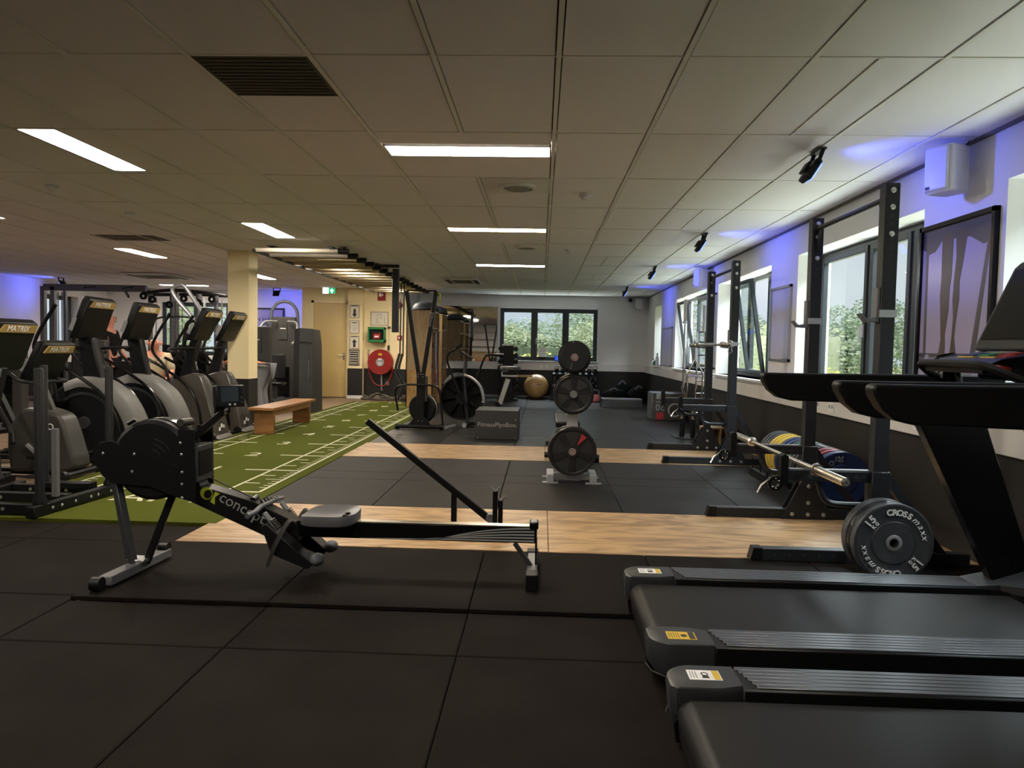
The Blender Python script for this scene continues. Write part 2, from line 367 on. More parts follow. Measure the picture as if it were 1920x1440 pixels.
# ---- turf strip
turf = tag(MB().box(-4.27, 5.145, -0.02, -2.275, 16.9, 0.022).build('turf_strip', 'turf'), 'green artificial turf sprint strip with white distance markings', 'turf')
mk = MB(); Z0, Z1 = 0.0222, 0.0232
def ln(x0, y0, x1, y1): mk.box(min(x0, x1), min(y0, y1), Z0, max(x0, x1), max(y0, y1), Z1)
XO, XI, LO, LI = -2.40, -2.70, -4.14, -3.86
YS = 6.28
for x in (XO, XI, LO, LI): ln(x - 0.012, YS, x + 0.012, 16.7)
ln(LO, YS - 0.02, XO, YS + 0.02)
for n in range(0, 11):
    y = 6.38 + 1.02 * n
    if n: ln(XO, y - 0.02, XI - 0.27, y + 0.02); ln(LO, y - 0.02, LI + 0.22, y + 0.02)
    for k in range(1, 10):
        yy = y + 0.102 * k
        if yy > 16.7: continue
        L = 0.17 if k == 5 else 0.075
        ln(XO, yy - 0.008, XO - L, yy + 0.008); ln(LO, yy - 0.008, LO + L, yy + 0.008)
        if k in (3, 7): ln(XI, yy - 0.012, XI + 0.15, yy + 0.012); ln(LI, yy - 0.012, LI - 0.14, yy + 0.012)
mk.build('painted_lines', 'white_paint', turf)
for n in range(1, 11):
    text(str(n), (-3.28, 6.38 + 1.02 * n, 0.0225), (1, 0, 0), (0, 1, 0), 0.36, 'white_paint', turf, name='painted_number', depth=0.0006)
text('START', (-3.28, 5.93, 0.0225), (1, 0, 0), (0, 1, 0), 0.44, 'white_paint', turf, name='painted_word', depth=0.0006)
# ================================================================ CEILING
CH = 2.69
ceiling = struct(MB().box(-12, -3.3, CH + 0.03, 3.1, 20, CH + 0.25).build('ceiling', 'ceiling_gap'))
X0 = 0.053; cols = [X0 + 0.6 * k for k in range(-20, 5)]; cols = [-11.6] + cols + [2.75]
R0 = 3.62; rows = [R0 + 1.267 * k for k in range(-5, 13)]; rows = rows + [19.6]
lamp_x = {4: 5.34, 7: 8.83, 10: 12.65}       # row index -> y of the crosswise lamps (filled below)
light_rows = {round(R0 + 1.267 * k, 3): c for k, c in ((1, 5.335), (4, 8.835), (7, 12.63))}
tiles = []
for i in range(len(cols) - 1):
    for j in range(len(rows) - 1):
        x0, x1, y0, y1 = cols[i], cols[i + 1], rows[j], rows[j + 1]
        if x1 - x0 < 0.05: continue
        if round(y0, 3) in light_rows and -1.2 < x0 < 0.0:
            if x0 > -0.6: continue
            c = light_rows[round(y0, 3)]
            parts = [(x0, x0 + 1.2, y0, c - 0.155), (x0, x0 + 1.2, c + 0.155, y1)]
        else: parts = [(x0, x1, y0, y1)]
        for p in parts:
            if p[3] - p[2] > 0.03: tiles.append(p)
tiles.sort(key=lambda p: (p[0] + p[1]) ** 2 / 4 * 1.3 + ((p[2] + p[3]) / 2 - 3) ** 2)
tmesh = {}; rest = MB()
def tile_mb(mb, p, cx=0, cy=0):
    x0, x1, y0, y1 = p; mb.box(x0 + 0.019 - cx, y0 + 0.012 - cy, CH, x1 - 0.019 - cx, y1 - 0.012 - cy, CH + 0.016)
for n, p in enumerate(tiles):
    if n < 300:
        k = (round(p[1] - p[0], 2), round(p[3] - p[2], 3)); cx = (p[0] + p[1]) / 2; cy = (p[2] + p[3]) / 2
        if k not in tmesh:
            mb = MB(); tile_mb(mb, p, cx, cy); o = mb.build('ceiling_tile', 'ceiling_white', ceiling); tmesh[k] = o.data
        else:
            o = bpy.data.objects.new('ceiling_tile', tmesh[k]); COL.objects.link(o); o.parent = ceiling
        o.location = (cx, cy, random.uniform(-0.0015, 0.0015))
    else: tile_mb(rest, p)
if rest.v: o = rest.build('ceiling_tiles_far', 'ceiling_white', ceiling); o['kind'] = 'stuff'
def runner(x, y0, y1, w=0.024): MB().box(x - w / 2, y0, CH - 0.006, x + w / 2, y1, CH + 0.02).build('ceiling_runner', 'ceiling_edge', ceiling)
for x in cols[1:-1]:
    if abs(x - (-0.547)) < 0.01:
        segs = [(-2.7, 4.887), (6.154, 8.688), (9.955, 12.489), (13.756, 19.6)]
    else: segs = [(-2.7, 19.6)]
    for a, b in segs: runner(x, a, b)
for x, a, b in ((1.56, 3.62, 4.887), (1.56, 7.42, 8.69), (0.96, 11.2, 12.5), (0.96, 14.0, 15.0)): runner(x, a, b, 0.02)
for y in rows[:-1]: MB().box(-11.6, y - 0.007, CH - 0.003, 2.75, y + 0.007, CH + 0.02).build('cross_tee', 'ceiling_edge', ceiling)
MB().box(2.725, -3, CH - 0.02, 2.75, 19.6, CH + 0.02).build('edge_angle', 'ceiling_gap', ceiling)
# lamps
def lamp(x, y, along, label, m='lamp_glow', w=0.27, L=1.165):
    a, b = (w / 2, L / 2) if along == 'y' else (L / 2, w / 2)
    t = thing('ceiling_light', label, 'light', (x, y, CH), 0, 'ceiling light panels')
    f = MB()
    for s in (-1, 1):
        f.box(s * a - 0.012 * (s > 0) , -b, -0.008, s * a + 0.012 * (s < 0), b, 0.02); f.box(-a, s * b - 0.012 * (s > 0), -0.008, a, s * b + 0.012 * (s < 0), 0.02)
    f.build('frame', 'trim_white', t)
    MB().box(-a + 0.012, -b + 0.012, -0.005, a - 0.012, b - 0.012, 0.01).build('diffuser', m, t)
    return t
lamp(-0.545, 5.335, 'x', 'nearest crosswise ceiling light panel, brightest and nearly white')
lamp(-0.55, 8.835, 'x', 'second crosswise ceiling light panel, yellowish, behind the brightest one', 'lamp_warm')
lamp(-0.55, 12.62, 'x', 'third crosswise ceiling light panel, near the far window', 'lamp_glow')
lamp(-3.37, 5.45, 'y', 'long lengthwise ceiling light panel at upper left, nearest of its row')
lamp(-3.37, 9.14, 'y', 'lengthwise ceiling light panel in front of the overhead ladder')
lamp(-3.37, 12.80, 'y', 'lengthwise ceiling light panel seen between the overhead ladder rungs')
lamp(-3.37, 16.45, 'y', 'lengthwise ceiling light panel above the far end of the overhead ladder')
lamp(-6.35, 11.66, 'y', 'lengthwise ceiling light panel above the row of cardio machines')
lamp(-5.87, 15.4, 'y', 'lengthwise ceiling light panel just right of the square column')
lamp(-6.35, 7.9, 'y', 'lengthwise ceiling light panel cut by the left picture edge')
lamp(-8.8, 18.1, 'x', 'far crosswise ceiling light panel by the far left window')
for i, (x, y) in enumerate(((-3.37, 1.6), (-0.55, 1.55), (-6.35, 3.6))): lamp(x, y, 'y', 'ceiling light panel overhead behind the viewpoint, %s' % ('left', 'middle', 'far left')[i])
# vents, detectors
def vent(name, x0, y0, x1, y1, label, m='ventgrey', slots=0):
    t = thing(name, label, 'vent', ((x0 + x1) / 2, (y0 + y1) / 2, CH)); a = (x1 - x0) / 2; b = (y1 - y0) / 2
    MB().box(-a, -b, -0.004, a, b, 0.012).build('plate', m, t)
    if slots:
        for s in (-1, 1): MB().box(s * a * 0.62 - a * 0.14, -b * 0.8, -0.010, s * a * 0.62 + a * 0.14, b * 0.8, -0.004).build('slot', 'print_black', t)
    return t
v = vent('ceiling_grille', -1.735, 3.64, -1.16, 4.20, 'dark square ceiling grille at upper left')
for i in range(12): MB().box(-0.27, -0.26 + i * 0.046, -0.010, 0.27, -0.245 + i * 0.046, -0.004).build('blade', 'ventgrey', v)
vent('ceiling_grille', -6.0, 9.72, -5.15, 10.2, 'dark ceiling grille above the cardio machines')
def diffuser(x, y, label, s=0.55):
    t = thing('air_diffuser', label, 'vent', (x, y, CH)); MB().box(-s / 2, -s / 2, -0.006, s / 2, s / 2, 0.01).build('plate', 'trim_white', t)
    MB().ring((0, 0, -0.03), (0, 0, 1), 0.13, 0.16, 0.024).build('ring', 'trim_white', t)
    MB().lathe([(0.0, -0.034), (0.09, -0.034), (0.115, -0.022), (0.0, -0.02)], (0, 0, 0)).build('cone', 'grey_print', t)
diffuser(-0.235, 6.46, 'square air diffuser in the ceiling behind the brightest light panel')
diffuser(-0.235, 10.26, 'square air diffuser in the ceiling behind the yellowish light panel', 0.5)
def detector(x, y, label):
    t = thing('smoke_detector', label, 'smoke detector', (x, y, CH))
    MB().lathe([(0.055, 0), (0.055, -0.018), (0.045, -0.03)], (0, 0, 0), n=20).build('base', 'speaker_white', t)
    MB().lathe([(0.032, -0.03), (0.030, -0.05), (0.010, -0.056)], (0, 0, 0), n=16).build('sensor', 'trim_white', t)
detector(-4.49, 8.0, 'smoke detector above the cardio machines, left half'); detector(0.36, 6.77, 'smoke detector right of the centre ceiling runner, nearer one')
detector(0.354, 10.5, 'smoke detector right of the centre ceiling runner, farther one'); detector(-4.46, 6.67, 'small smoke detector between the long left light panels')
def cassette(x0, y0, x1, y1, label):
    t = thing('air_cassette', label, 'air conditioner', ((x0 + x1) / 2, (y0 + y1) / 2, CH - 0.008)); a = (x1 - x0) / 2; b = (y1 - y0) / 2
    MB().box(-a, -b, -0.03, a, b, -0.001).build('panel', 'trim_white', t, bevel=0.01); MB().box(-a * 0.55, -b * 0.6, -0.035, a * 0.55, b * 0.6, -0.03).build('grille', 'ventgrey', t)
    for s in (-1, 1): MB().box(s * a * 0.8 - 0.05, -b * 0.75, -0.036, s * a * 0.8 + 0.05, b * 0.75, -0.03).build('slot', 'print_black', t)
cassette(-2.0, 14.9, -1.3, 16.0, 'ceiling air unit with two dark slots before the far wall')
cassette(-8.6, 14.9, -7.6, 16.1, 'ceiling air unit above the gym machines at far left')
# ================================================================ WALLS
def wall(name, axis, w0, w1, a0, a1, holes, m='wall_white', z1=CH + 0.03):
    """axis 'x': plane of constant x between w0,w1 running along y a0..a1"""
    mb = MB()
    def B(p, q, z0, zz):
        if q - p < 1e-4 or zz - z0 < 1e-4: return
        mb.box(w0, p, z0, w1, q, zz) if axis == 'x' else mb.box(p, w0, z0, q, w1, zz)
    cur = a0
    for h in sorted(holes):
        B(cur, h[0], -0.02, z1); B(h[0], h[1], -0.02, h[2]); B(h[0], h[1], h[3], z1); cur = h[1]
    B(cur, a1, -0.02, z1)
    return struct(mb.build(name, m))
WZ = (0.965, 2.365)
RW = [(2.2, 4.6), (5.57, 8.23), (9.17, 11.87), (12.70, 15.57), (17.39, 18.39)]
wr = wall('wall_right', 'x', 2.75, 3.10, -3.3, 19.9, [(a, b, *WZ) for a, b in RW])
MB().box(2.738, -3.0, 0.0, 2.75, 19.6, 0.735).build('wainscot', 'wall_dark', wr)
MB().box(2.69, -3.0, 0.735, 2.75, 19.6, 0.90).build('cable_duct', 'trim_white', wr, bevel=0.004)
for y in (7.0, 7.35, 5.4, 10.4, 17.9):
    MB().box(2.684, y - 0.07, 0.775, 2.69, y + 0.07, 0.86).build('wall_socket', 'sill_white', wr)
    o = MB()
    for s in (-1, 1): o.cyl((2.6835, y + s * 0.033, 0.818), (2.6825, y + s * 0.033, 0.818), 0.02, n=12)
    o.build('socket_hole', 'grey_print', wr)
for a, b in RW: MB().box(2.66, a - 0.03, 0.935, 3.04, b + 0.03, 0.965).build('sill', 'sill_white', wr, bevel=0.004)
wf = wall('wall_far', 'y', 19.6, 19.9, -3.35, 2.75, [(-1.10, 1.45, 0.99, 2.35)])
MB().box(-3.25, 19.588, 0.0, 2.74, 19.6, 0.745).build('wainscot', 'wall_dark', wf)
MB().box(-3.25, 19.56, 0.745, 2.69, 19.6, 0.93).build('cable_duct', 'trim_white', wf, bevel=0.004)
struct(MB().box(-3.2, 19.57, 0.02, 2.7, 19.588, 0.075).build('baseboard_far', 'grey_print'))
MB().box(-1.12, 19.53, 0.955, 1.47, 19.85, 0.99).build('sill', 'sill_white', wf, bevel=0.004)
fr = MB()
for x in (-1.13, 1.45): fr.box(x, 19.59, 0.99, x + 0.03, 19.6, 2.38)
fr.box(-1.13, 19.59, 2.35, 1.48, 19.6, 2.38); fr.build('casing', 'sill_white', wf)
for x in (0.0, 0.16, 0.35): MB().box(x - 0.04, 19.554, 0.80, x + 0.04, 19.56, 0.88).build('wall_socket', 'sill_white', wf)
ws = wall('wall_side', 'x', -3.35, -3.25, 18.2, 19.6, [], 'wall_white')
wd = wall('wall_door', 'y', 18.2, 18.45, -5.8, -3.35, [(-5.64, -4.75, 0.0, 2.36)], 'wall_cream')
MB().box(-3.35, 18.2, 0, -3.25, 18.19, CH).build('corner_strip', 'wall_cream', wd)
MB().box(-4.72, 18.06, -0.01, -4.36, 18.2, CH).build('pilaster', 'wall_cream', wd)
MB().box(-4.722, 18.048, 0.0, -4.352, 18.06, 0.735).build('wainscot', 'wall_dark', wd)
MB().box(-4.352, 18.188, 0.0, -3.25, 18.2, 0.735).build('wainscot', 'wall_dark', wd)
MB().box(-4.722, 18.035, 0.0, -4.35, 18.05, 0.075).build('skirting', 'trim_white', wd)
wall('wall_left_return', 'x', -5.9, -5.8, 18.2, 19.6, [], 'wall_cream')
wl = wall('wall_left', 'x', -11.9, -11.6, -3.3, 19.9, [(2.0, 5.2, *WZ), (16.9, 18.3, *WZ)])
wfl = wall('wall_far_left', 'y', 19.56, 19.9, -11.6, -5.85, [(-10.14, -8.3, 0.95, 2.35)])
MB().box(-11.6, 19.548, 0.0, -5.85, 19.56, 0.75).build('wainscot', 'wall_dark', wfl)
MB().box(-11.6, 19.53, 0.75, -5.85, 19.56, 0.92).build('cable_duct', 'trim_white', wfl)
MB().box(-11.6, 3, 0.0, -11.588, 19.56, 0.75).build('wainscot', 'wall_dark', wl)
wb = wall('wall_back', 'y', -3.3, -3.0, -11.6, 2.75, [])
column = struct(MB().box(-4.73, 11.10, 0.76, -4.41, 11.45, CH).build('column', 'wall_cream'))
MB().box(-4.735, 11.095, 0.0, -4.405, 11.455, 0.76).build('wainscot', 'wall_dark', column)
MB().box(-4.74, 11.09, 0.0, -4.40, 11.46, 0.07).build('skirting', 'trim_white', column)
# door
d1 = sempty('door_1', (-5.195, 18.2, 0))
MB().box(-5.60, 18.215, 0.012, -4.79, 18.25, 2.32).build('door_leaf', 'door_cream', d1, world=True, bevel=0.003)
f = MB(); f.box(-5.66, 18.17, 0, -5.60, 18.26, 2.38); f.box(-4.79, 18.17, 0, -4.74, 18.26, 2.38); f.box(-5.66, 18.17, 2.32, -4.74, 18.26, 2.38); f.build('door_frame', 'wall_cream', d1, world=True)
h = MB().cyl((-4.86, 18.215, 1.05), (-4.86, 18.16, 1.05), 0.012); h.cyl((-4.85, 18.163, 1.05), (-4.99, 18.163, 1.05), 0.010); h.box(-4.88, 18.208, 0.93, -4.84, 18.215, 1.10); h.build('handle', 'silver', d1, world=True)
# ================================================================ WINDOWS
NW = [0]
def ringframe(mb, a0, a1, z0, z1, w, T):
    """rectangular ring; T maps (a,z,depth 0/1) -> xyz box"""
    T(mb, a0, a0 + w, z0, z1); T(mb, a1 - w, a1, z0, z1); T(mb, a0 + w, a1 - w, z0, z0 + w); T(mb, a0 + w, a1 - w, z1 - w, z1)
def window(axis, p, a0, a1, z0, z1, mulls, inward, tilt=(), handles=()):
    """p plane coordinate of inner frame face, inward = +-1 direction to the room"""
    NW[0] += 1; cx = (a0 + a1) / 2
    root = sempty('window_%d' % NW[0], (p, cx, z0) if axis == 'x' else (cx, p, z0)); d = 0.06 * -inward
    def T(mb, u0, u1, v0, v1, dd=(0, 1)):
        q0, q1 = sorted((p + d * dd[0], p + d * dd[1]))
        mb.box(q0, u0, v0, q1, u1, v1) if axis == 'x' else mb.box(u0, q0, v0, u1, q1, v1)
    mb = MB(); ringframe(mb, a0, a1, z0, z1, 0.05, T)
    edges = [a0 + 0.05] + list(mulls) + [a1 - 0.05]
    for m_ in mulls: T(mb, m_ - 0.03, m_ + 0.03, z0 + 0.05, z1 - 0.05)
    mb.build('frame', 'window_dark', root, world=True, bevel=0.004)
    for i, (u0, u1) in enumerate(zip(edges, edges[1:])):
        if i > 0: u0 += 0.03
        if i < len(edges) - 2: u1 -= 0.03
        s = MB(); Ts = lambda mb, a, b, c, e: T(mb, a, b, c, e, (-0.25, 0.6)); ringframe(s, u0, u1, z0 + 0.05, z1 - 0.05, 0.055, Ts)
        sash = s.build('sash', 'window_dark', root, world=True, bevel=0.004)
        g = MB(); T(g, u0 + 0.05, u1 - 0.05, z0 + 0.10, z1 - 0.10, (0.15, 0.3)); pane = g.build('pane', 'pane_glass', sash, world=False)
        # both share the root offset
        L = root.location; pane.data.transform(Matrix.Translation(-L))
        if i in handles:
            hb = MB(); zz = (z0 + z1) / 2 - 0.15; q = p + inward * 0.02; hy = u0 + 0.028
            if axis == 'x': hb.box(q - 0.012, hy - 0.012, zz - 0.05, q + 0.012, hy + 0.012, zz + 0.07); hb.bar((q + inward * 0.03, hy, zz + 0.05), (q + inward * 0.03, hy, zz - 0.1), 0.018, 0.012)
            else: hb.box(hy - 0.012, q - 0.012, zz - 0.05, hy + 0.012, q + 0.012, zz + 0.07); hb.bar((hy, q + inward * 0.03, zz + 0.05), (hy, q + inward * 0.03, zz - 0.1), 0.018, 0.012)
            ho = hb.build('handle', 'speaker_white', sash); ho.data.transform(Matrix.Translation(-L))
        if i in tilt:
            ang = math.radians(8) * (-1 if axis == 'x' else 1) * (1 if inward < 0 else -1)
            piv = Vector((p - root.location.x, 0, 0.06)) if axis == 'x' else Vector((0, 0, 0.06))
            sash.matrix_local = Matrix.Translation(piv) @ Matrix.Rotation(-math.radians(9) if inward < 0 else math.radians(9), 4, 'Y' if axis == 'x' else 'X') @ Matrix.Translation(-piv) @ Matrix.Translation((inward * 0.03, 0, 0) if axis == 'x' else (0, 0, 0))
    return root
window('x', 3.0, 2.2, 4.6, *WZ, (3.0, 3.8), -1)
window('x', 3.0, 5.57, 8.23, *WZ, (6.22, 7.03), -1, handles=(2,))
window('x', 3.0, 9.17, 11.87, *WZ, (10.1, 10.95), -1, tilt=(1,), handles=(2,))
window('x', 3.0, 12.70, 15.57, *WZ, (13.6, 14.6), -1, tilt=(2,), handles=(2,))
window('x', 3.0, 17.39, 18.39, *WZ, (), -1)
window('y', 19.68, -1.10, 1.45, 0.99, 2.35, (-0.20, 0.62), -1, handles=(1,))
window('y', 19.64, -10.14, -8.3, 0.95, 2.35, (-9.2,), -1)
for a, b in ((2.0, 5.2), (16.9, 18.3)): window('x', -11.78, a, b, *WZ, ((a + b) / 2,), 1)
# ================================================================ OUTSIDE
struct(MB().box(-60, -40, -0.5, 90, 110, -0.32).build('ground', 'meadow'))
def leaves(mb, c, r, n, size, flat=1.0):
    for _ in range(n):
        while True:
            p = Vector((random.uniform(-1, 1), random.uniform(-1, 1), random.uniform(-1, 1)))
            if 0.35 < p.length < 1: break
        p = Vector((c[0] + p.x * r[0], c[1] + p.y * r[1], c[2] + p.z * r[2]))
        a = Vector((random.gauss(0, 1), random.gauss(0, 1), random.gauss(0, 1))).normalized(); u, v = frame_of(a); s = size * random.uniform(0.6, 1.3)
        mb.add([p - u * s, p - v * s * 0.6, p + u * s, p + v * s * 0.6], [(0, 1, 2, 3)])
def tree(x, y, h, w, m, label, n=1500, size=0.16):
    t = thing('tree', label, 'tree', (x, y, -0.32), 0, 'trees outside the windows')
    MB().tube([(0, 0, 0), (0.05, 0, h * 0.3), (0, 0.05, h * 0.75)], [0.12, 0.09, 0.03], 8).build('trunk', 'bark', t)
    mb = MB()
    for k in range(7):
        a = k * 2.4; rr = w * 0.28 * (k > 0); leaves(mb, (math.cos(a) * rr, math.sin(a) * rr, h * (0.30 + 0.1 * k)), (w * 0.42, w * 0.42, h * 0.19), n // 7, size)
    o = mb.build('foliage', m, t, angle=180); o['kind'] = 'stuff'
def hedge(x0, x1, y0, y1, z1, m, label, n, size, cat='hedge', name='hedge'):
    mb = MB(); cx = (x0 + x1) / 2; t = thing(name, label, cat, (cx, (y0 + y1) / 2, -0.32))
    for _ in range(n):
        p = Vector((random.uniform(x0, x1) - cx, random.uniform(-(y1 - y0) / 2, (y1 - y0) / 2), random.uniform(0, z1 + 0.32 + random.uniform(-0.12, 0.05))))
        a = Vector((random.gauss(0, 1), random.gauss(0, 1), random.gauss(0, 1))).normalized(); u, v = frame_of(a); s = size * random.uniform(0.6, 1.3)
        mb.add([p - u * s, p - v * s * 0.6, p + u * s, p + v * s * 0.6], [(0, 1, 2, 3)])
    mb.box(x0 - cx + 0.1, -(y1 - y0) / 2 + 0.15, 0, x1 - cx - 0.1, (y1 - y0) / 2 - 0.15, z1 + 0.1)
    o = mb.build('foliage', m, t, angle=180); o['kind'] = 'stuff'
hedge(-3.2, 4.2, 24.6, 25.8, 1.56, 'leaf_dark', 'dark clipped hedge beyond the far window', 5200, 0.055)
hedge(-2.6, 3.0, 21.9, 22.6, 1.16, 'leaf_lime', 'yellow green low shrubs right below the far window', 2600, 0.05, 'shrub', 'shrub_row')
for i, (x, y, h, ww, m, lb) in enumerate(((-3.2, 33, 3.0, 3.0, 'leaf_haze', 'pale green tree at the left of the far window'), (-0.6, 37, 2.9, 3.4, 'leaf_haze', 'low pale tree in the middle of the far window'),
        (1.8, 33.2, 5.4, 3.2, 'leaf_haze', 'taller green tree right of centre in the far window'), (-1.2, 28.2, 2.35, 2.4, 'leaf_pale', 'pale yellow green bushy tree behind the hedge, left part'),
        (2.3, 28.4, 2.6, 2.5, 'leaf_pale', 'pale yellow green bushy tree behind the hedge, right part'), (6.4, 35.5, 7.4, 4.0, 'leaf_haze', 'tallest tree at the right of the far window'),
        (-15.5, 29, 5.8, 4.0, 'leaf_haze', 'green tree outside the far left window'), (-12.4, 25, 4.2, 3.6, 'leaf_pale', 'pale yellow green tree outside the far left window'))):
    tree(x, y, h, ww, m, lb, 4200, 0.075)
for i, (x, y, h, ww, m, lb) in enumerate(((14.0, 35, 3.6, 2.6, 'leaf_haze', 'small pale tree in the meadow seen in the nearest right window'), (16.9, 37.5, 4.4, 2.6, 'leaf_haze', 'mid height tree behind the near rack upright'),
        (18.6, 32, 5.2, 2.7, 'leaf_mid', 'full green tree right of the near rack upright'), (23.2, 34.5, 6.0, 3.2, 'leaf_mid', 'tall green tree beside the poster'),
        (28, 35, 6.4, 4.6, 'leaf_haze', 'broad tree far right beyond the meadow'), (11.2, 41, 3.6, 3.6, 'leaf_haze', 'hazy tree left of the window handle'))):
    tree(x, y, h, ww, m, lb, 3600, 0.10)
hedge(5.9, 8.2, 20.5, 23.0, 2.0, 'leaf_pale', 'green hedge seen through the tilted window sash', 3000, 0.07)
hedge(5.4, 7.3, 18.6, 19.6, 1.0, 'leaf_lime', 'yellow green shrub below the tilted window sash', 1200, 0.06, 'shrub', 'shrub')
hedge(-14.5, -13.0, 2, 18, 1.7, 'leaf_mid', 'hedge along the left windows', 3500, 0.09)
# ================================================================ RACKS
def plate_solid(mb, c, r, t, hub=0.045, n=48, inner=0.0):
    """bumper plate, axis along +y from c"""
    mb.lathe([(0.026, 0), (hub, 0), (hub, 0.002), (r * 0.52, 0.002), (r * 0.54, 0.006), (r * 0.88, 0.004), (r * 0.93, 0.0), (r * 0.985, 0.002), (r, 0.010),
              (r, t - 0.010), (r * 0.985, t - 0.002), (r * 0.93, t), (0.026, t), (0.026, 0)], c, (0, 1, 0), n, False)
def rack(label, z_arm, loc):
    t = thing('half_rack', label, 'squat rack', loc, 0, 'half racks on the plywood platforms')
    W = 0.043; H = 2.315
    for s in (-1, 1):
        y = 0.605 * s
        MB().box(-W, y - W, 0.0, W, y + W, H).build('upright', 'dark_steel', t, bevel=0.004)
        hb = MB()
        for k in range(38):
            z = 0.42 + k * 0.05; hb.cyl((-W - 0.0006, y, z), (-W + 0.001, y, z), 0.0115, n=10)
        for z in (2.12, 2.07, 1.98, 1.93, 1.88): hb.cyl((0.0, y - W - 0.0006, z), (0, y - W + 0.001, z), 0.010, n=10)
        hb.build('hole_row', 'print_black', t)['kind'] = 'stuff'
        for z in (2.27, 2.17, 2.01):
            MB().lathe([(0.017, 0), (0.017, 0.006), (0.009, 0.008), (0.009, 0.014)], (0.0, y - W, z), (0, -1, 0), 10).build('bolt', 'bolt', t)
        ft = MB().box(-0.70, y - 0.038, 0.0, 0.56, y + 0.038, 0.075); ft.build('foot', 'dark_steel', t, bevel=0.003)
        MB().prism([(-0.77, 0.0), (-0.695, 0.0), (-0.695, 0.079), (-0.75, 0.079)], 'xz', y - 0.041, y + 0.041).build('end_cap', 'black_plastic', t)
        MB().prism([(-0.20, 0.0), (0.20, 0.0), (0.16, 0.08), (0.055, 0.30), (-0.055, 0.30), (-0.16, 0.09)], 'xz', y - W - 0.008, y - W).build('gusset', 'dark_steel', t)
        MB().prism([(-0.20, 0.0), (0.20, 0.0), (0.16, 0.08), (0.055, 0.30), (-0.055, 0.30), (-0.16, 0.09)], 'xz', y + W, y + W + 0.008).build('gusset', 'dark_steel', t)
        for bx, bz in ((0, 0.26), (0, 0.13), (-0.12, 0.04), (0, 0.04), (0.12, 0.04)):
            MB().lathe([(0.016, 0), (0.016, 0.006), (0.009, 0.008), (0.009, 0.013)], (bx, y - W - 0.008, bz), (0, -1, 0), 10).build('bolt', 'bolt', t)
        fh = MB()
        for k in range(5): fh.cyl((-0.62 + 0.09 * k, y - 0.0386, 0.04), (-0.62 + 0.09 * k, y - 0.037, 0.04), 0.009, n=8)
        fh.build('hole_row', 'print_black', t)['kind'] = 'stuff'
        # spotter arm
        za = z_arm
        MB().box(-0.055, y - 0.055, za - 0.24, 0.055, y + 0.055, za + 0.07).build('arm_bracket', 'dark_steel', t, bevel=0.004)
        arm = MB().box(-0.56, y - 0.03, za, -0.05, y + 0.03, za + 0.065).build('spotter_arm', 'dark_steel', t, bevel=0.003)
        MB().box(-0.54, y - 0.026, za + 0.065, -0.06, y + 0.026, za + 0.073).build('liner', 'grey_steel', arm)
        MB().prism([(-0.60, za - 0.03), (-0.555, za - 0.03), (-0.555, za + 0.15), (-0.575, za + 0.165), (-0.60, za + 0.15)], 'xz', y - 0.034, y + 0.034).build('end_stop', 'black_plastic', arm)
        hh = MB()
        for k in range(3):
            for dx in (0, 0.045, 0.085): hh.cyl((-0.42 + 0.14 * k + dx, y - 0.0306, za + 0.033), (-0.42 + 0.14 * k + dx, y - 0.029, za + 0.033), 0.008 if dx == 0.045 else 0.012, n=8)
        hh.build('hole_row', 'print_black', arm)['kind'] = 'stuff'
        MB().tube(smooth_path([(-0.36, y, za), (-0.345, y, za - 0.06), (-0.31, y, za - 0.12), (-0.25, y, za - 0.142), (-0.15, y, za - 0.145), (-0.05, y, za - 0.145)], 4), 0.018, 10).build('arm_brace', 'dark_steel', t)
        # j hook
        zj = 1.50 if z_arm < 0.52 else 1.345
        jh = MB().box(-0.062, y - 0.028, zj - 0.02, -0.043, y + 0.028, zj + 0.19)
        jh.prism([(-0.062, zj - 0.02), (-0.043, zj - 0.02), (-0.043, zj + 0.015), (-0.115, zj + 0.002), (-0.150, zj + 0.035), (-0.163, zj + 0.030), (-0.125, zj - 0.016)], 'xz', y - 0.026, y + 0.026)
        j = jh.build('hook', 'grey_steel', t, bevel=0.002)
        MB().box(-0.05, y - 0.048, zj + 0.01, 0.05, y + 0.048, zj + 0.055).build('clasp', 'light_metal', j)
    MB().cyl((0, -0.57, 2.235), (0, 0.57, 2.235), 0.019, n=14).build('pull_up_bar', 'dark_steel', t)
    for s in (-1, 1):
        MB().prism([(s * 0.562, 2.24), (s * 0.562, 2.05), (s * 0.545, 2.05), (s * 0.47, 2.22), (s * 0.47, 2.24)], 'yz', -0.006, 0.006).build('bar_gusset', 'dark_steel', t)
    MB().box(0.30, -0.57, 0.0, 0.37, 0.57, 0.07).build('base_beam', 'dark_steel', t, bevel=0.003)
    for s in (-1, 1):
        MB().bar((0.0, s * 0.605, 0.60 if z_arm < .52 else 0.7), (0.40, s * 0.605, 0.06), 0.05, 0.05).build('rear_brace', 'dark_steel', t)
    return t
R1 = rack('nearer black half rack whose arms carry a bare barbell', 0.500, (2.085, 5.255, 0.021))
R2 = rack('farther black half rack holding a barbell high in its hooks', 0.605, (2.175, 9.185, 0.021))
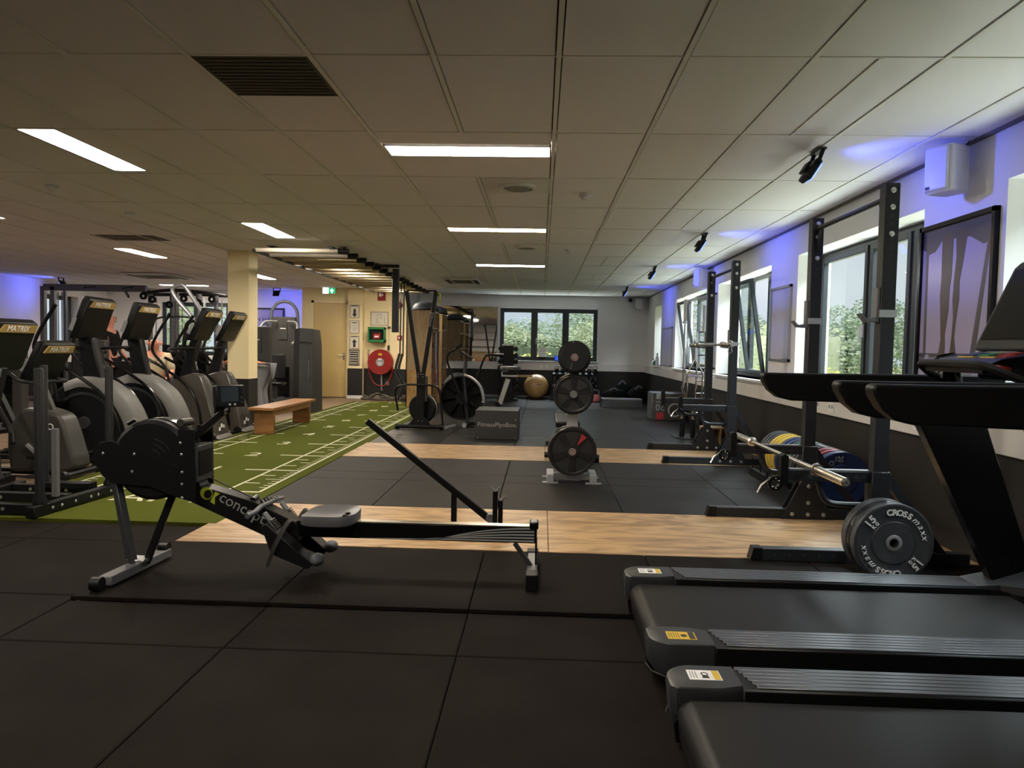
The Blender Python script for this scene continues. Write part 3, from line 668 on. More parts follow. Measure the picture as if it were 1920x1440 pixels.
def barbell(p0, p1, label):
    p0 = Vector(p0); p1 = Vector(p1); c = (p0 + p1) / 2; t = thing('barbell', label, 'barbell', c, 0); d = (p1 - p0).normalized(); L = (p1 - p0).length
    a = -d * L / 2
    MB().cyl(a + d * 0.40, -a - d * 0.40, 0.0145, n=14).build('shaft', 'brushed', t)
    for s, o in ((1, a), (-1, -a)):
        e = d * s
        MB().lathe([(0.0, 0.0), (0.019, 0.0), (0.020, 0.003), (0.025, 0.003), (0.0255, 0.006), (0.0255, 0.41), (0.037, 0.412), (0.038, 0.44), (0.030, 0.45), (0.022, 0.455)], o, e, 28).build('sleeve', 'brushed', t)
        MB().lathe([(0.0, -0.0015), (0.0185, -0.0015), (0.0185, 0.001), (0, 0.001)], o, e, 20).build('end_disc', 'light_metal', t)
    return t
b1 = barbell((1.655, 4.06, 0.612), (1.645, 6.26, 0.612), 'bare silver barbell lying across the arms of the nearer rack')
text('XK', (1.655, 4.0575, 0.612), (1, 0, 0), (0, 0, 1), 0.016, 'print_black', b1, name='end_mark')
b2 = barbell((2.05, 8.12, 1.388), (2.04, 10.32, 1.388), 'silver barbell racked high in the hooks of the farther rack')
def clip(p, label, s=1.0, hang=False):
    t = thing('spring_collar', label, 'collar', p)
    MB().tube([(0.035 * s * math.cos(a * PI / 10), 0, 0.035 * s * math.sin(a * PI / 10)) for a in range(-4, 15)], 0.0035, 6).build('spring', 'chrome', t)
    for q in (-1, 1): MB().tube([(q * 0.012, 0.004 * q, -0.030), (q * 0.026, 0.01 * q, -0.085), (q * 0.012, 0.012 * q, -0.108), (0.0, 0.01 * q, -0.09)], 0.0035, 6).build('grip', 'chrome', t)
    return t
clip((2.05, 8.22, 1.395), 'spring collar hanging on the high barbell sleeve of the farther rack', 1.0)
def clamp(p, label):
    t = thing('lever_collar', label, 'collar', p); MB().ring((0, -0.02, 0), (0, 1, 0), 0.026, 0.045, 0.04, 16).build('body', 'black_plastic', t)
    MB().tube([(-0.04, -0.01, 0.02), (-0.085, -0.015, -0.015), (-0.11, -0.02, -0.06)], 0.007, 6).build('lever', 'silver', t)
    for k in range(4): MB().ball((0.02 * math.cos(k * 1.6), -0.024, 0.036 * math.sin(k * 1.6 + .5)), 0.006, 8, 6).build('rivet', 'chrome', t)
clamp((1.445, 5.86, 0.50), 'black lever collar hanging at the end of the farther arm of the nearer rack')
clamp((1.46, 4.65, 0.50), 'black lever collar hanging at the end of the nearer arm of the nearer rack')
clamp((1.60, 8.56, 0.62), 'collar on the end of the nearer arm of the farther rack')
# ---- rubber plates on the low peg of the near rack
CX, CZ = 2.005, 0.247
def crossplate(y, r, t, m, label, face):
    tt = thing('bumper_plate', label, 'weight plate', (CX, y, CZ), 0, 'black plates on the low peg of the nearer rack' if not face else None)
    mb = MB(); plate_solid(mb, (0, 0, 0), r, t, 0.05, 64); mb.build('disc', m, tt)
    MB().lathe([(0.026, -0.002), (0.043, -0.002), (0.046, 0.0), (0.046, 0.002), (0.026, 0.002)], (0, 0, 0), (0, 1, 0), 32, False).build('hub_ring', 'light_metal', tt)
    if face:
        MB().ring((0, -0.0015, 0), (0, 1, 0), 0.030, 0.038, 0.001, 32).build('hub_groove', 'grey_print', tt)
        MB().ring((0, 0.0012, 0), (0, 1, 0), r * 0.520, r * 0.532, 0.001, 64).build('groove', 'print_black', tt)
        MB().ring((0, -0.0005, 0), (0, 1, 0), r * 0.925, r * 0.937, 0.0015, 64).build('groove', 'print_black', tt)
        def arc_text(s, angs, rad, size, m='white_print', shear=0, bold=0.0012):
            obs = []
            for ch, a in zip(s, angs):
                a = math.radians(a); obs.append(text(ch, (rad * math.cos(a), 0.0015, rad * math.sin(a)), (math.sin(a), 0, -math.cos(a)), (math.cos(a), 0, math.sin(a)), size, m, None, False, shear=shear, depth=0.002, bold=bold))
            join_meshes('lettering', obs, tt)
        for q in (0, 180):
            arc_text('CROSS', [q + 100 - 9.6 * k for k in range(5)], r * 0.77, 0.047); arc_text('maxx', [q + 48, q + 34, q + 22.5, q + 12], r * 0.77, 0.052, shear=0.35, bold=0)
            arc_text('15', [q + 144, q + 133], r * 0.80, 0.060, bold=0.0018); arc_text('KG', [q + 143, q + 132.5], r * 0.635, 0.028, bold=0.0006)
    return tt
crossplate(4.235, 0.224, 0.058, 'plate_rubber', 'front 15 kg rubber plate with white lettering at the nearer rack', True)
crossplate(4.297, 0.222, 0.05, 'plate_black', 'plain black plate right behind the lettered 15 kg plate', False)
crossplate(4.351, 0.224, 0.07, 'plate_rubber', 'thick rubber plate rearmost behind the lettered plate', False)
pg = MB().cyl((CX, 4.29, CZ), (CX, 4.61, CZ), 0.0245, n=16).build('storage_peg', 'dark_steel', R1, world=True)
MB().bar((CX, 4.60, CZ), (2.085, 4.60, CZ), 0.05, 0.05).build('peg_bracket', 'dark_steel', R1, world=True)
# ---- coloured bumper plates lined up along the right wall
PX, PZ = 2.43, 0.300
tr = thing('plate_rack', 'low black plate rack along the right wall between the racks', 'weight rack', (PX, 7.0, 0.021))
for s in (-1, 1):
    MB().box(PX + s * 0.17 - 0.02, 5.98, 0.021, PX + s * 0.17 + 0.02, 8.0, 0.085).build('rail', 'black_steel', tr, world=True)
for k in range(9):
    y = 6.02 + k * 0.235 if k < 8 else 7.95
    MB().tube([(PX - 0.17, y, 0.085), (PX - 0.17, y, 0.2)], 0.006, 6).build('divider', 'black_steel', tr, world=True)
    MB().tube([(PX + 0.17, y, 0.085), (PX + 0.17, y, 0.2)], 0.006, 6).build('divider', 'black_steel', tr, world=True)
seq = [('blue_plate', 0.085, 'blue 20 kg plate nearest in the row'), ('red_plate', 0.075, 'wine red plate behind the blue 20 kg plate'), ('red_plate', 0.065, 'second wine red plate in the wall row'),
       ('plate_black', 0.045, 'first thin black plate after the red ones'), ('plate_black', 0.045, 'second thin black plate after the red ones'), ('plate_black', 0.045, 'third thin black plate after the red ones'),
       ('plate_rubber', 0.045, 'grey black plate before the green ones'), ('green_plate', 0.04, 'nearer thin green plate'), ('green_plate', 0.04, 'farther thin green plate'), ('plate_rubber', 0.045, 'grey plate after the green ones'),
       ('blue_plate', 0.07, 'dark blue plate behind the near rack upright'), ('blue_plate', 0.07, 'second dark blue plate before the yellow ones'), ('yellow_plate', 0.06, 'nearest yellow plate'), ('yellow_plate', 0.06, 'middle yellow plate'), ('yellow_plate', 0.06, 'farthest yellow plate'),
       ('plate_rubber', 0.05, 'black plate just beyond the yellow ones'), ('plate_rubber', 0.05, 'second black plate beyond the yellow ones'), ('plate_rubber', 0.05, 'last black plate of the wall row')]
y = 6.04
for i, (m, th, lb) in enumerate(seq):
    t = thing('bumper_plate', lb + ', on edge by the right wall', 'weight plate', (PX, y, PZ), 0, 'coloured plates standing along the right wall')
    mb = MB(); plate_solid(mb, (0, 0, 0), 0.225, th, 0.04, 40); mb.build('disc', m, t)
    MB().lathe([(0.026, -0.001), (0.04, -0.001), (0.04, th + 0.001), (0.026, th + 0.001)], (0, 0, 0), (0, 1, 0), 20, False).build('hub_ring', 'light_metal', t)
    if i == 0:
        text('20', (-0.02, -0.0015, 0.165), (0, 0, -1), (1, 0, 0), 0.055, 'grey_print', t, False); text('KG', (-0.055, -0.0015, 0.165), (0, 0, -1), (1, 0, 0), 0.028, 'grey_print', t, False)
        MB().ring((-0.09, -0.001, 0.13), (0, 1, 0), 0.014, 0.019, 0.001, 16).build('emblem', 'grey_print', t)
    y += th + 0.033
# ================================================================ PLATE TREE
tree_t = thing('weight_tree', 'grey steel weight tree with black plates in the middle of the mats', 'weight tree', (0.315, 7.25, 0.021))
for s in (-1, 1):
    MB().box(0.315 + s * 0.205 - 0.033, 7.07, 0.036, 0.315 + s * 0.205 + 0.033, 7.42, 0.108).build('base_foot', 'light_metal', tree_t, world=True, bevel=0.003)
    for y in (7.085, 7.40):
        MB().box(0.315 + s * 0.205 - 0.075, y - 0.02, 0.022, 0.315 + s * 0.205 + 0.075, y + 0.02, 0.036).build('foot_tab', 'light_metal', tree_t, world=True)
MB().box(0.14, 7.21, 0.04, 0.49, 7.28, 0.10).build('cross_beam', 'light_metal', tree_t, world=True)
MB().box(0.262, 7.20, 0.06, 0.368, 7.30, 1.26).build('post', 'light_metal', tree_t, world=True, bevel=0.003)
def spoke_plate(x, y, z, r, m, label, group, n=5, rot=90, accent=None):
    t = thing('grip_plate', label, 'weight plate', (x, y, z), 0, group)
    MB().lathe([(0.026, 0.010), (r * 0.86, 0.010), (r * 0.86, 0.026), (0.026, 0.026), (0.026, 0.010)], (0, 0, 0), (0, 1, 0), 48, False).build('web', 'cable_black', t)
    MB().lathe([(r * 0.85, 0.004), (r * 0.89, 0.0), (r * 0.985, 0.0), (r, 0.006), (r, 0.030), (r * 0.985, 0.036), (r * 0.85, 0.034), (r * 0.85, 0.004)], (0, 0, 0), (0, 1, 0), 56, False).build('rim', m, t)
    MB().lathe([(0.026, -0.002), (r * 0.20 + 0.012, -0.002), (r * 0.20 + 0.018, 0.004), (r * 0.20 + 0.018, 0.02), (0.026, 0.02)], (0, 0, 0), (0, 1, 0), 32, False).build('hub', m, t)
    MB().lathe([(0.026, -0.004), (0.036, -0.004), (0.037, 0.0), (0.026, 0.0)], (0, 0, 0), (0, 1, 0), 28, False).build('hub_ring', 'silver', t)
    for k in range(n):
        a = math.radians(rot + 360 / n * k); c, s = math.cos(a), math.sin(a); w0, w1 = r * 0.085, r * 0.19; r0, r1 = r * 0.16, r * 0.88
        pts = [(r0 * c - w0 * s, r0 * s + w0 * c), (r1 * c - w1 * s, r1 * s + w1 * c), (r1 * c + w1 * s, r1 * s - w1 * c), (r0 * c + w0 * s, r0 * s - w0 * c)]
        MB().sweep([[(u, 0.012, v) for u, v in pts], [(u * 0.93, 0.001, v * 0.93) for u, v in pts]]).build('spoke', m, t, angle=15)
    if accent:
        a = math.radians(accent); pts = [(r * q * math.cos(a + b), r * q * math.sin(a + b)) for q, b in ((0.30, 0.0), (0.83, 0.16), (0.83, -0.14))]
        MB().prism(pts, 'xz', -0.0015, 0.0015).build('accent', 'red_accent', t)
    return t
TG = 'plates hanging on the weight tree'
for z, (r1, r2), nm, acc in ((0.325, (0.232, 0.236), 'lowest', 54), (0.875, (0.180, 0.196), 'middle', None)):
    spoke_plate(0.315, 7.105, z, r1, 'plate_black', '%s front plate on the weight tree%s' % (nm, ', with a red wedge between spokes' if acc else ''), TG, 5, 90 if not acc else 126, acc)
    spoke_plate(0.315, 7.155, z, r2, 'plate_black', '%s plate on the weight tree, just behind the front one' % nm, TG)
    spoke_plate(0.315, 7.33, z, r1, 'plate_black', '%s plate on the back side of the weight tree' % nm, TG)
    MB().cyl((0.315, 7.06, z), (0.315, 7.44, z), 0.0245, n=16).build('peg', 'silver', tree_t, world=True)
t = thing('small_plate', 'smallest solid plate with red centre on top front of the weight tree', 'weight plate', (0.315, 7.09, 1.225), 0, TG)
MB().lathe([(0.026, 0), (0.128, 0), (0.135, 0.006), (0.135, 0.022), (0.026, 0.022), (0.026, 0)], (0, 0, 0), (0, 1, 0), 40, False).build('disc', 'plate_black', t)
MB().lathe([(0.0, -0.006), (0.030, -0.006), (0.034, 0.0), (0.0, 0.0)], (0, 0, 0), (0, 1, 0), 24).build('centre_cap', 'red_accent', t); MB().ring((0, -0.007, 0), (0, 1, 0), 0.029, 0.036, 0.005, 24).build('cap_ring', 'silver', t)
MB().bar((-0.02, -0.002, -0.05), (-0.035, -0.002, -0.11), 0.012, 0.003).build('mark', 'grey_print', t)
t = thing('grip_plate', 'top rear plate on the weight tree, larger, with numbers on its rim', 'weight plate', (0.315, 7.125, 1.228), 0, TG)
MB().lathe([(0.026, 0), (0.15, 0), (0.158, 0.008), (0.158, 0.03), (0.026, 0.03), (0.026, 0)], (0, 0, 0), (0, 1, 0), 40, False).build('disc', 'plate_black', t)
text('10', (-0.015, -0.001, 0.143), (1, 0, 0.1), (-0.1, 0, 1), 0.028, 'grey_print', t, False)
MB().cyl((0.315, 7.08, 1.226), (0.315, 7.2, 1.226), 0.0245, n=16).build('peg', 'silver', tree_t, world=True)
# ---- flat bench behind the tree
bt = thing('weight_bench', 'black adjustable bench standing behind the weight tree', 'bench', (0.42, 9.3, 0.021))
MB().box(0.18, 8.55, 0.40, 0.46, 9.75, 0.47).build('backrest_pad', 'black_plastic', bt, world=True, bevel=0.02, seg=2)
MB().box(0.20, 9.80, 0.40, 0.48, 10.2, 0.47).build('seat_pad', 'black_plastic', bt, world=True, bevel=0.02, seg=2)
MB().bar((0.33, 8.6, 0.36), (0.33, 10.1, 0.33), 0.07, 0.07).build('spine', 'dark_steel', bt, world=True)
for y in (8.7, 10.0): MB().bar((0.33, y, 0.33), (0.33, y + 0.02, 0.07), 0.07, 0.07).build('leg', 'dark_steel', bt, world=True)
MB().cyl((0.06, 8.66, 0.07), (0.60, 8.66, 0.07), 0.035, n=14).build('front_foot', 'black_plastic', bt, world=True)
MB().bar((0.36, 8.9, 0.20), (0.66, 8.5, 0.07), 0.06, 0.06).build('strut', 'dark_steel', bt, world=True)
MB().cyl((0.60, 8.5, 0.06), (0.68, 8.5, 0.06), 0.045, n=14).build('wheel', 'black_plastic', bt, world=True)
MB().box(0.08, 9.95, 0.021, 0.58, 10.05, 0.07).build('rear_foot', 'dark_steel', bt, world=True)
# ---- landmine style bar and prop in front of the wood
lm = thing('landmine_bar', 'long square steel bar propped up slanting behind the rower', 'landmine', (-0.56, 5.0, 0.021))
pa, pb = Vector((-1.164,5.000,0.786)), Vector((-0.319,5.000,0.135))
MB().bar(pa, pb, 0.042, 0.042).build('arm', 'black_steel', lm, world=True, bevel=0.002)
MB().bar(pa - (pb - pa).normalized() * 0.004, pa, 0.040, 0.040).build('end_cap', 'grey_plastic', lm, world=True)
q = Vector((-0.569,5.000,0.329)); MB().box(q.x - 0.018, 4.98, 0.05, q.x + 0.018, 5.02, q.z).build('prop_post', 'black_steel', lm, world=True)
MB().box(-0.80, 4.90, 0.021, -0.18, 5.10, 0.055).build('base_plate', 'black_steel', lm, world=True, bevel=0.003)
for xx, yy, zt in ((930, 4.95, 918), (938, 5.06, 934)):
    q = Vector((-0.287,0.344) + (0,)); x0 = q.x + (0.0 if xx == 930 else 0.03); z1 = q.y - (0.0 if xx == 930 else 0.085)
    MB().box(x0 - 0.016, yy - 0.02, 0.05, x0 + 0.016, yy + 0.02, z1).build('holder_post', 'black_steel', lm, world=True)
    for s in (-1, 1): MB().bar((x0, yy, z1 - 0.005), (x0 + s * 0.030, yy, z1 + 0.030), 0.006, 0.04, (0, 1, 0)).build('fork', 'grey_steel', lm, world=True)
MB().cyl((pb.x, 4.95, pb.z + 0.02), (pb.x, 5.05, pb.z + 0.02), 0.03, n=14).build('pivot', 'grey_steel', lm, world=True)
# ================================================================ ROWING MACHINE
RY = 4.10
rw = thing('rowing_machine', 'black rowing machine with big round flywheel and long slide rail on the black mats', 'rowing machine', (-1.1, RY, 0.021))
def P4(p, y=None): return (p[0], RY if y is None else y, p[1])
fc = (-2.133,0.646); FR = 0.222
MB().lathe([(0, -0.10), (FR - 0.02, -0.10), (FR, -0.085), (FR, 0.085), (FR - 0.02, 0.10), (0, 0.10)], P4(fc), (0, 1, 0), 56).build('flywheel_housing', 'black_plastic', rw, world=True)
MB().lathe([(FR + 0.001, -0.03), (FR + 0.005, -0.03), (FR + 0.005, 0.03), (FR + 0.001, 0.03)], P4(fc), (0, 1, 0), 56, False).build('housing_band', 'black_gloss', rw, world=True)
for k in range(3): MB().tube([(fc[0] + (0.06 + .03 * k) * math.cos(a), RY - 0.101, fc[1] + (0.06 + .03 * k) * math.sin(a)) for a in (0.5, 0.8, 1.1, 1.4)], 0.0025, 5).build('vent_rib', 'grey_plastic', rw, world=True)
# side plates (frame)
sp = [(-2.449,0.699), (-2.409,0.739), (-2.341,0.750), (-2.250,0.704), (-1.980,0.620), (-1.974,0.825), (-1.880,0.821), (-1.877,0.541), (-1.877,0.420), (-1.981,0.447), (-2.134,0.504), (-2.343,0.513), (-2.398,0.557), (-2.444,0.626)]
for s in (-1, 1):
    MB().prism(sp, 'xz', RY + s * 0.112 - 0.004, RY + s * 0.112 + 0.004).build('side_plate', 'black_steel', rw, world=True, bevel=0.001)
for p in ((-2.391,0.679), (-2.216,0.680), (-2.229,0.583), (-1.953,0.684), (-1.950,0.587), (-1.950,0.521), (-1.950,0.445), (-1.959,0.747)):
    MB().lathe([(0.008, 0), (0.008, 0.003), (0.004, 0.005), (0, 0.005)], (p[0], RY - 0.116, p[1]), (0, -1, 0), 10).build('bolt', 'bolt', rw, world=True)
a, b = (-1.932,0.730), (-1.877,0.526)
MB().box(a[0], RY - 0.105, b[1], b[0] + 0.002, RY + 0.105, a[1]).build('front_cover', 'grey_plastic', rw, world=True, bevel=0.006)
a, b = (-1.907,0.700), (-1.889,0.562)
MB().box((-1.877,0.707)[0] + 0.001, RY - 0.08, b[1], (-1.877,0.707)[0] + 0.006, RY + 0.08, a[1]).build('slot', 'black_gloss', rw, world=True)
# tube clip on housing
c1, c2 = (-1.977,4.020,0.854), (-1.975,4.140,0.851)
MB().cyl(c1, c2, 0.022, n=14).build('damper_knob', 'mid_plastic', rw, world=True)
MB().tube([(-2.260,4.000,0.843), (-2.215,4.000,0.868)], 0.010, 8).build('hook', 'black_gloss', rw, world=True)
# sloping main beam
beam = [(-2.134,0.504), (-1.895,0.540), (-1.877,0.502), (-1.572,0.419), (-1.341,0.314), (-1.322,0.263), (-1.340,0.147), (-1.376,0.131), (-1.449,0.156), (-1.465,0.210), (-1.996,0.438)]
MB().prism(beam, 'xz', RY - 0.055, RY + 0.055).build('front_beam', 'black_steel', rw, world=True, bevel=0.004)
tv = Vector((-1.341,4.100,0.314)) - Vector((-1.877,4.100,0.502)); tv.normalize(); up = Vector((-tv.z, 0, tv.x))
def onbeam(x, y): p = Vector((x[0], RY - 0.0565, x[1])); return p
text('concept2', onbeam((-1.618,0.374), 0), (Vector((-1.477,0.277) + (0,)) - Vector((-1.813,0.446) + (0,))).xzy * 1.0, up, 0.088, 'grey_print', rw, depth=0.0008)
lg = Vector(((-1.825,0.454)[0], RY - 0.057, (-1.825,0.454)[1]))
dd = (Vector((-1.477,0.277) + (0,)) - Vector((-1.813,0.446) + (0,))).xzy.normalized(); uu = Vector((-dd.z, 0, dd.x))
def lp(u, v): q = lg + dd * u + uu * v; return (q.x, q.z)
def ell(cx_, a_, b_, y0, y1, m): MB().prism([lp(cx_ + a_ * math.cos(k * PI / 14), b_ * math.sin(k * PI / 14)) for k in range(28)], 'xz', y0, y1).build('emblem', m, rw, world=True)
ell(-0.018, 0.036, 0.034, lg.y - 0.001, lg.y, 'lime_print'); ell(-0.008, 0.022, 0.026, lg.y - 0.002, lg.y - 0.001, 'black_steel')
MB().prism([lp(0.022, 0.032), lp(0.050, 0.034), lp(0.034, 0.004), lp(0.052, -0.034), lp(0.022, -0.032)], 'xz', lg.y - 0.001, lg.y).build('emblem', 'lime_print', rw, world=True)
# monorail
r0, r1 = (-1.341,0.287), (-0.003,0.320); r2 = (-0.004,0.227)
rz1 = r1[1]; rz0 = r2[1]
MB().box(r0[0], RY - 0.028, rz0 - 0.0, r1[0], RY + 0.028, rz1 - 0.004).build('slide_rail', 'black_gloss', rw, world=True, bevel=0.003)
MB().box(r0[0] + 0.12, RY - 0.030, rz1 - 0.004, r1[0] - 0.02, RY + 0.030, rz1 + 0.002).build('rail_track', 'brushed', rw, world=True)
# pale swoosh stripes on the rail side
for k in range(5):
    z = rz0 + 0.012 + k * 0.0175; x_end = r1[0] - 0.015; L = 0.62 - 0.02 * k + (0.35 if k == 0 else 0.1 if k == 1 else 0)
    pts = []; n = 14; top = []
    for i in range(n + 1):
        t = i / n; x = x_end - L * (1 - t); drop = (1 - t) ** 2 * (0.010 + 0.016 * k); w = 0.0045 * (t ** 0.6) + 0.0005
        pts.append((x, max(rz0 + 0.003, z - drop) - w)); top.append((x, max(rz0 + 0.004, z - drop) + w))
    MB().prism(pts + top[::-1], 'xz', RY - 0.0290, RY - 0.0280).build('stripe', 'grey_print', rw, world=True)
e0 = (-0.045,0.351); e1 = (0.005,0.323)
MB().box(e0[0], RY - 0.045, rz1 - 0.012, e1[0], RY + 0.045, rz1 + 0.028).build('end_stop', 'black_gloss', rw, world=True, bevel=0.008, seg=2)
# rear leg and foot
fx = (-0.025,0.097)[0]
MB().tube([(r1[0] - 0.004, RY - 0.026, rz0 + .02), (fx + 0.02, RY - 0.027, 0.11)], 0.006, 8).build('rear_strut', 'black_steel', rw, world=True)
MB().tube([(r1[0] - 0.004, RY + 0.026, rz0 + .02), (fx + 0.02, RY + 0.027, 0.11)], 0.006, 8).build('rear_strut', 'black_steel', rw, world=True)
l0 = (-0.126,0.220); MB().bar((l0[0], RY, l0[1]), (fx - 0.005, RY, 0.09), 0.035, 0.022).build('rear_leg', 'grey_plastic', rw, world=True)
MB().box(fx - 0.028, 3.90, 0.022, fx + 0.028, 4.42, 0.10).build('rear_foot', 'grey_steel', rw, world=True, bevel=0.004)
MB().box(fx - 0.033, 3.885, 0.021, fx + 0.033, 3.99, 0.106).build('foot_cap', 'black_plastic', rw, world=True, bevel=0.004)
MB().box(fx - 0.033, 4.35, 0.021, fx + 0.033, 4.43, 0.106).build('foot_cap', 'black_plastic', rw, world=True, bevel=0.004)
# front legs and foot
f0, f1 = (-2.240,3.738,0.050), (-2.202,4.303,0.050)
MB().bar(f0, f1, 0.07, 0.05).build('front_foot', 'grey_steel', rw, world=True, bevel=0.004)
fv = (Vector(f1) - Vector(f0)).normalized(); fm = (Vector(f0) + Vector(f1)) / 2
for q in (Vector(f0) - fv * 0.06, Vector(f1) - fv * 0.02 + Vector((0, 0, 0.02))):
    MB().cyl(q - Vector((0.025, 0.0, -0.005)), q + Vector((0.025, 0.0, 0.005)), 0.036, n=18).build('wheel', 'black_plastic', rw, world=True)
ml = Vector((-2.311,4.100,0.063)); ml = Vector((fm.x, fm.y, 0.075))
MB().bar((-2.398,4.100,0.573), (ml.x - 0.01, ml.y - 0.03, 0.06), 0.04, 0.055).build('front_leg', 'grey_plastic', rw, world=True, bevel=0.004)
MB().bar((-2.048,4.100,0.467), (ml.x + 0.03, ml.y + 0.04, 0.06), 0.04, 0.040).build('front_leg', 'black_steel', rw, world=True, bevel=0.004)
MB().box(ml.x - 0.045, ml.y - 0.04, 0.07, ml.x + 0.055, ml.y + 0.05, 0.095).build('leg_bracket', 'silver', rw, world=True, bevel=0.004)
# monitor arm and monitor
MB().bar((-1.944,4.100,0.759), (-1.767,4.100,0.914), 0.032, 0.036).build('monitor_arm', 'black_steel', rw, world=True, bevel=0.003)
m0 = Vector((-1.740,4.100,1.001)); mon = MB().cbox(tuple(m0), (0.045, 0.17, 0.125), (0, math.radians(-6), math.radians(-38))); mo = mon.build('monitor', 'black_plastic', rw, world=True, bevel=0.008, seg=2)
R_ = Euler((0, math.radians(-6), math.radians(-38))).to_matrix()
def mp_(u, v, w): q = m0 + R_ @ Vector((u, v, w)); return q
sc = MB(); sc.add([mp_(0.0235, -0.060, -0.032), mp_(0.0235, 0.045, -0.032), mp_(0.0235, 0.045, 0.05), mp_(0.0235, -0.060, 0.05)], [(0, 1, 2, 3)]); sc.build('screen', 'screen_dark', mo, world=False).data.transform(Matrix.Translation(-rw.location))
for k in range(4):
    q = mp_(0.024, 0.062, 0.04 - k * 0.026); bb = MB().ball(tuple(q), 0.006, 8, 6).build('button', 'mid_plastic', mo); bb.data.transform(Matrix.Translation(-rw.location))
for k in range(2):
    q = mp_(0.024, -0.01 + k * 0.03, -0.048); bb = MB().ball(tuple(q), 0.007, 8, 6).build('button', 'light_metal', mo); bb.data.transform(Matrix.Translation(-rw.location))
MB().cbox((-1.794,4.140,0.952), (0.03, 0.09, 0.11), (0, 0, math.radians(-38))).build('monitor_back', 'black_plastic', rw, world=True, bevel=0.006)
MB().cyl((-1.761,4.050,0.918), (-1.777,4.150,0.921), 0.016, n=12).build('monitor_hinge', 'black_gloss', rw, world=True)
# chain, handle
MB().tube([(-1.895,4.100,0.562), (-1.584,4.100,0.425)], 0.004, 6).build('chain', 'grey_plastic', rw, world=True)
hd = MB().tube([(-1.548,3.880,0.379), (-1.532,3.950,0.384), (-1.526,4.020,0.401), (-1.514,4.100,0.403), (-1.508,4.200,0.404), (-1.502,4.300,0.396)], [0.015, 0.016, 0.014, 0.012, 0.013, 0.011], 10); hd.build('pull_handle', 'grey_pad', rw, world=True)
hr0, hr1 = Vector((-1.560,4.100,0.426)), Vector((-1.542,4.100,0.399))
for k in range(6): MB().tube([hr0 + Vector((0.012 * k, 0.02 * k, 0)), hr1 + Vector((0.012 * k, 0.02 * k, 0.003 * k))], 0.004, 6).build('handle_rib', 'black_gloss', rw, world=True)
MB().cyl((-1.591,4.070,0.425), (-1.594,4.140,0.429), 0.016, n=12).build('sprocket', 'black_gloss', rw, world=True)
# footplates, heel cups and straps
for s, dx in ((-1, 0.0), (1, 0.0)):
    y0 = RY + s * 0.135; off = s * 0.0
    fp = [(-1.486,0.319), (-1.456,0.332), (-1.206,0.121), (-1.230,0.090), (-1.431,0.169)]
    MB().prism(fp, 'xz', y0 - 0.055, y0 + 0.055).build('foot_plate', 'black_plastic', rw, world=True, bevel=0.005)
    c = Vector((fp[2][0] + 0.012, y0, fp[2][1] + 0.012)); MB().ball(tuple(c), (0.040, 0.058, 0.034), 14, 8).build('heel_cup', 'grey_pad', rw, world=True)
    tb = (-1.487,0.370); tb2 = (-1.386,0.258)
    MB().bar((tb[0], y0, tb[1] + 0.012), (tb2[0], y0, tb2[1]), 0.055, 0.012).build('toe_tab', 'grey_pad', rw, world=True, bevel=0.005)
    d_ = Vector((tb2[0] - tb[0], 0, tb2[1] - tb[1])).normalized()
    for k in range(5): q = Vector((tb[0], y0, tb[1] + 0.012)) + d_ * (0.06 + 0.013 * k); MB().bar(q + Vector((0.006, -0.03, 0.008)), q + Vector((0.006, 0.03, 0.008)), 0.008, 0.006).build('grip_ridge', 'mid_plastic', rw, world=True)
    st = MB(); A, B, C = (-1.365,0.304), (-1.401,0.227), (-1.431,0.145)
    st.tube(smooth_path([(A[0] + 0.02, y0 + 0.06, A[1]), (A[0] + 0.01, y0, A[1] + 0.03), (B[0], y0 - 0.062, B[1]), (C[0], y0 - 0.066, C[1]), (C[0] - 0.012, y0 - 0.07, C[1] - 0.04)], 4), [0.015] * 17, 4); st.build('strap', 'mid_plastic', rw, world=True)
t0 = (-1.314,0.171); MB().prism([t0, (t0[0] + 0.035, t0[1] + 0.002), (t0[0] + 0.012, t0[1] - 0.035)], 'xz', 3.93, 3.934).build('tag', 'light_metal', rw, world=True)
# seat
s0, s1 = (-1.308,0.336), (-1.003,0.351); zt = (-1.220,0.354)[1]
secs = []; x0, x1 = s0[0], s1[0]; cx = (x0 + x1) / 2; hw = (x1 - x0) / 2
for zz, sc_ in ((zt - 0.045, 0.90), (zt - 0.035, 1.0), (zt - 0.004, 1.0), (zt, 0.985)):
    sec = []
    for k in range(36):
        a = 2 * PI * k / 36; cxn, syn = math.cos(a), math.sin(a); q = 3.2
        u = math.copysign(abs(cxn) ** (2 / q), cxn) * hw * sc_; v = math.copysign(abs(syn) ** (2 / q), syn) * 0.165 * sc_
        lift = 0.020 * (abs(v) / 0.165) ** 2 + 0.016 * max(0, u / hw) ** 3 if zz > zt - 0.02 else 0
        sec.append((cx + u, RY + v, zz + lift))
    secs.append(sec)
secs.append([(cx + (p[0] - cx) * 0.55, RY + (p[1] - RY) * 0.5, zt - 0.012) for p in secs[-1]])
MB().sweep(secs).build('seat', 'seat_grey', rw, world=True, angle=50)
MB().box(cx - 0.06, RY - 0.05, rz1 + 0.002, cx + 0.06, RY + 0.05, zt - 0.045).build('seat_carriage', 'silver', rw, world=True, bevel=0.004)
for s in (-1, 1): MB().cyl((cx + 0.085, RY + s * 0.03 - 0.012, rz1 + 0.022), (cx + 0.085, RY + s * 0.03 + 0.012, rz1 + 0.022), 0.018, n=14).build('roller', 'black_gloss', rw, world=True)
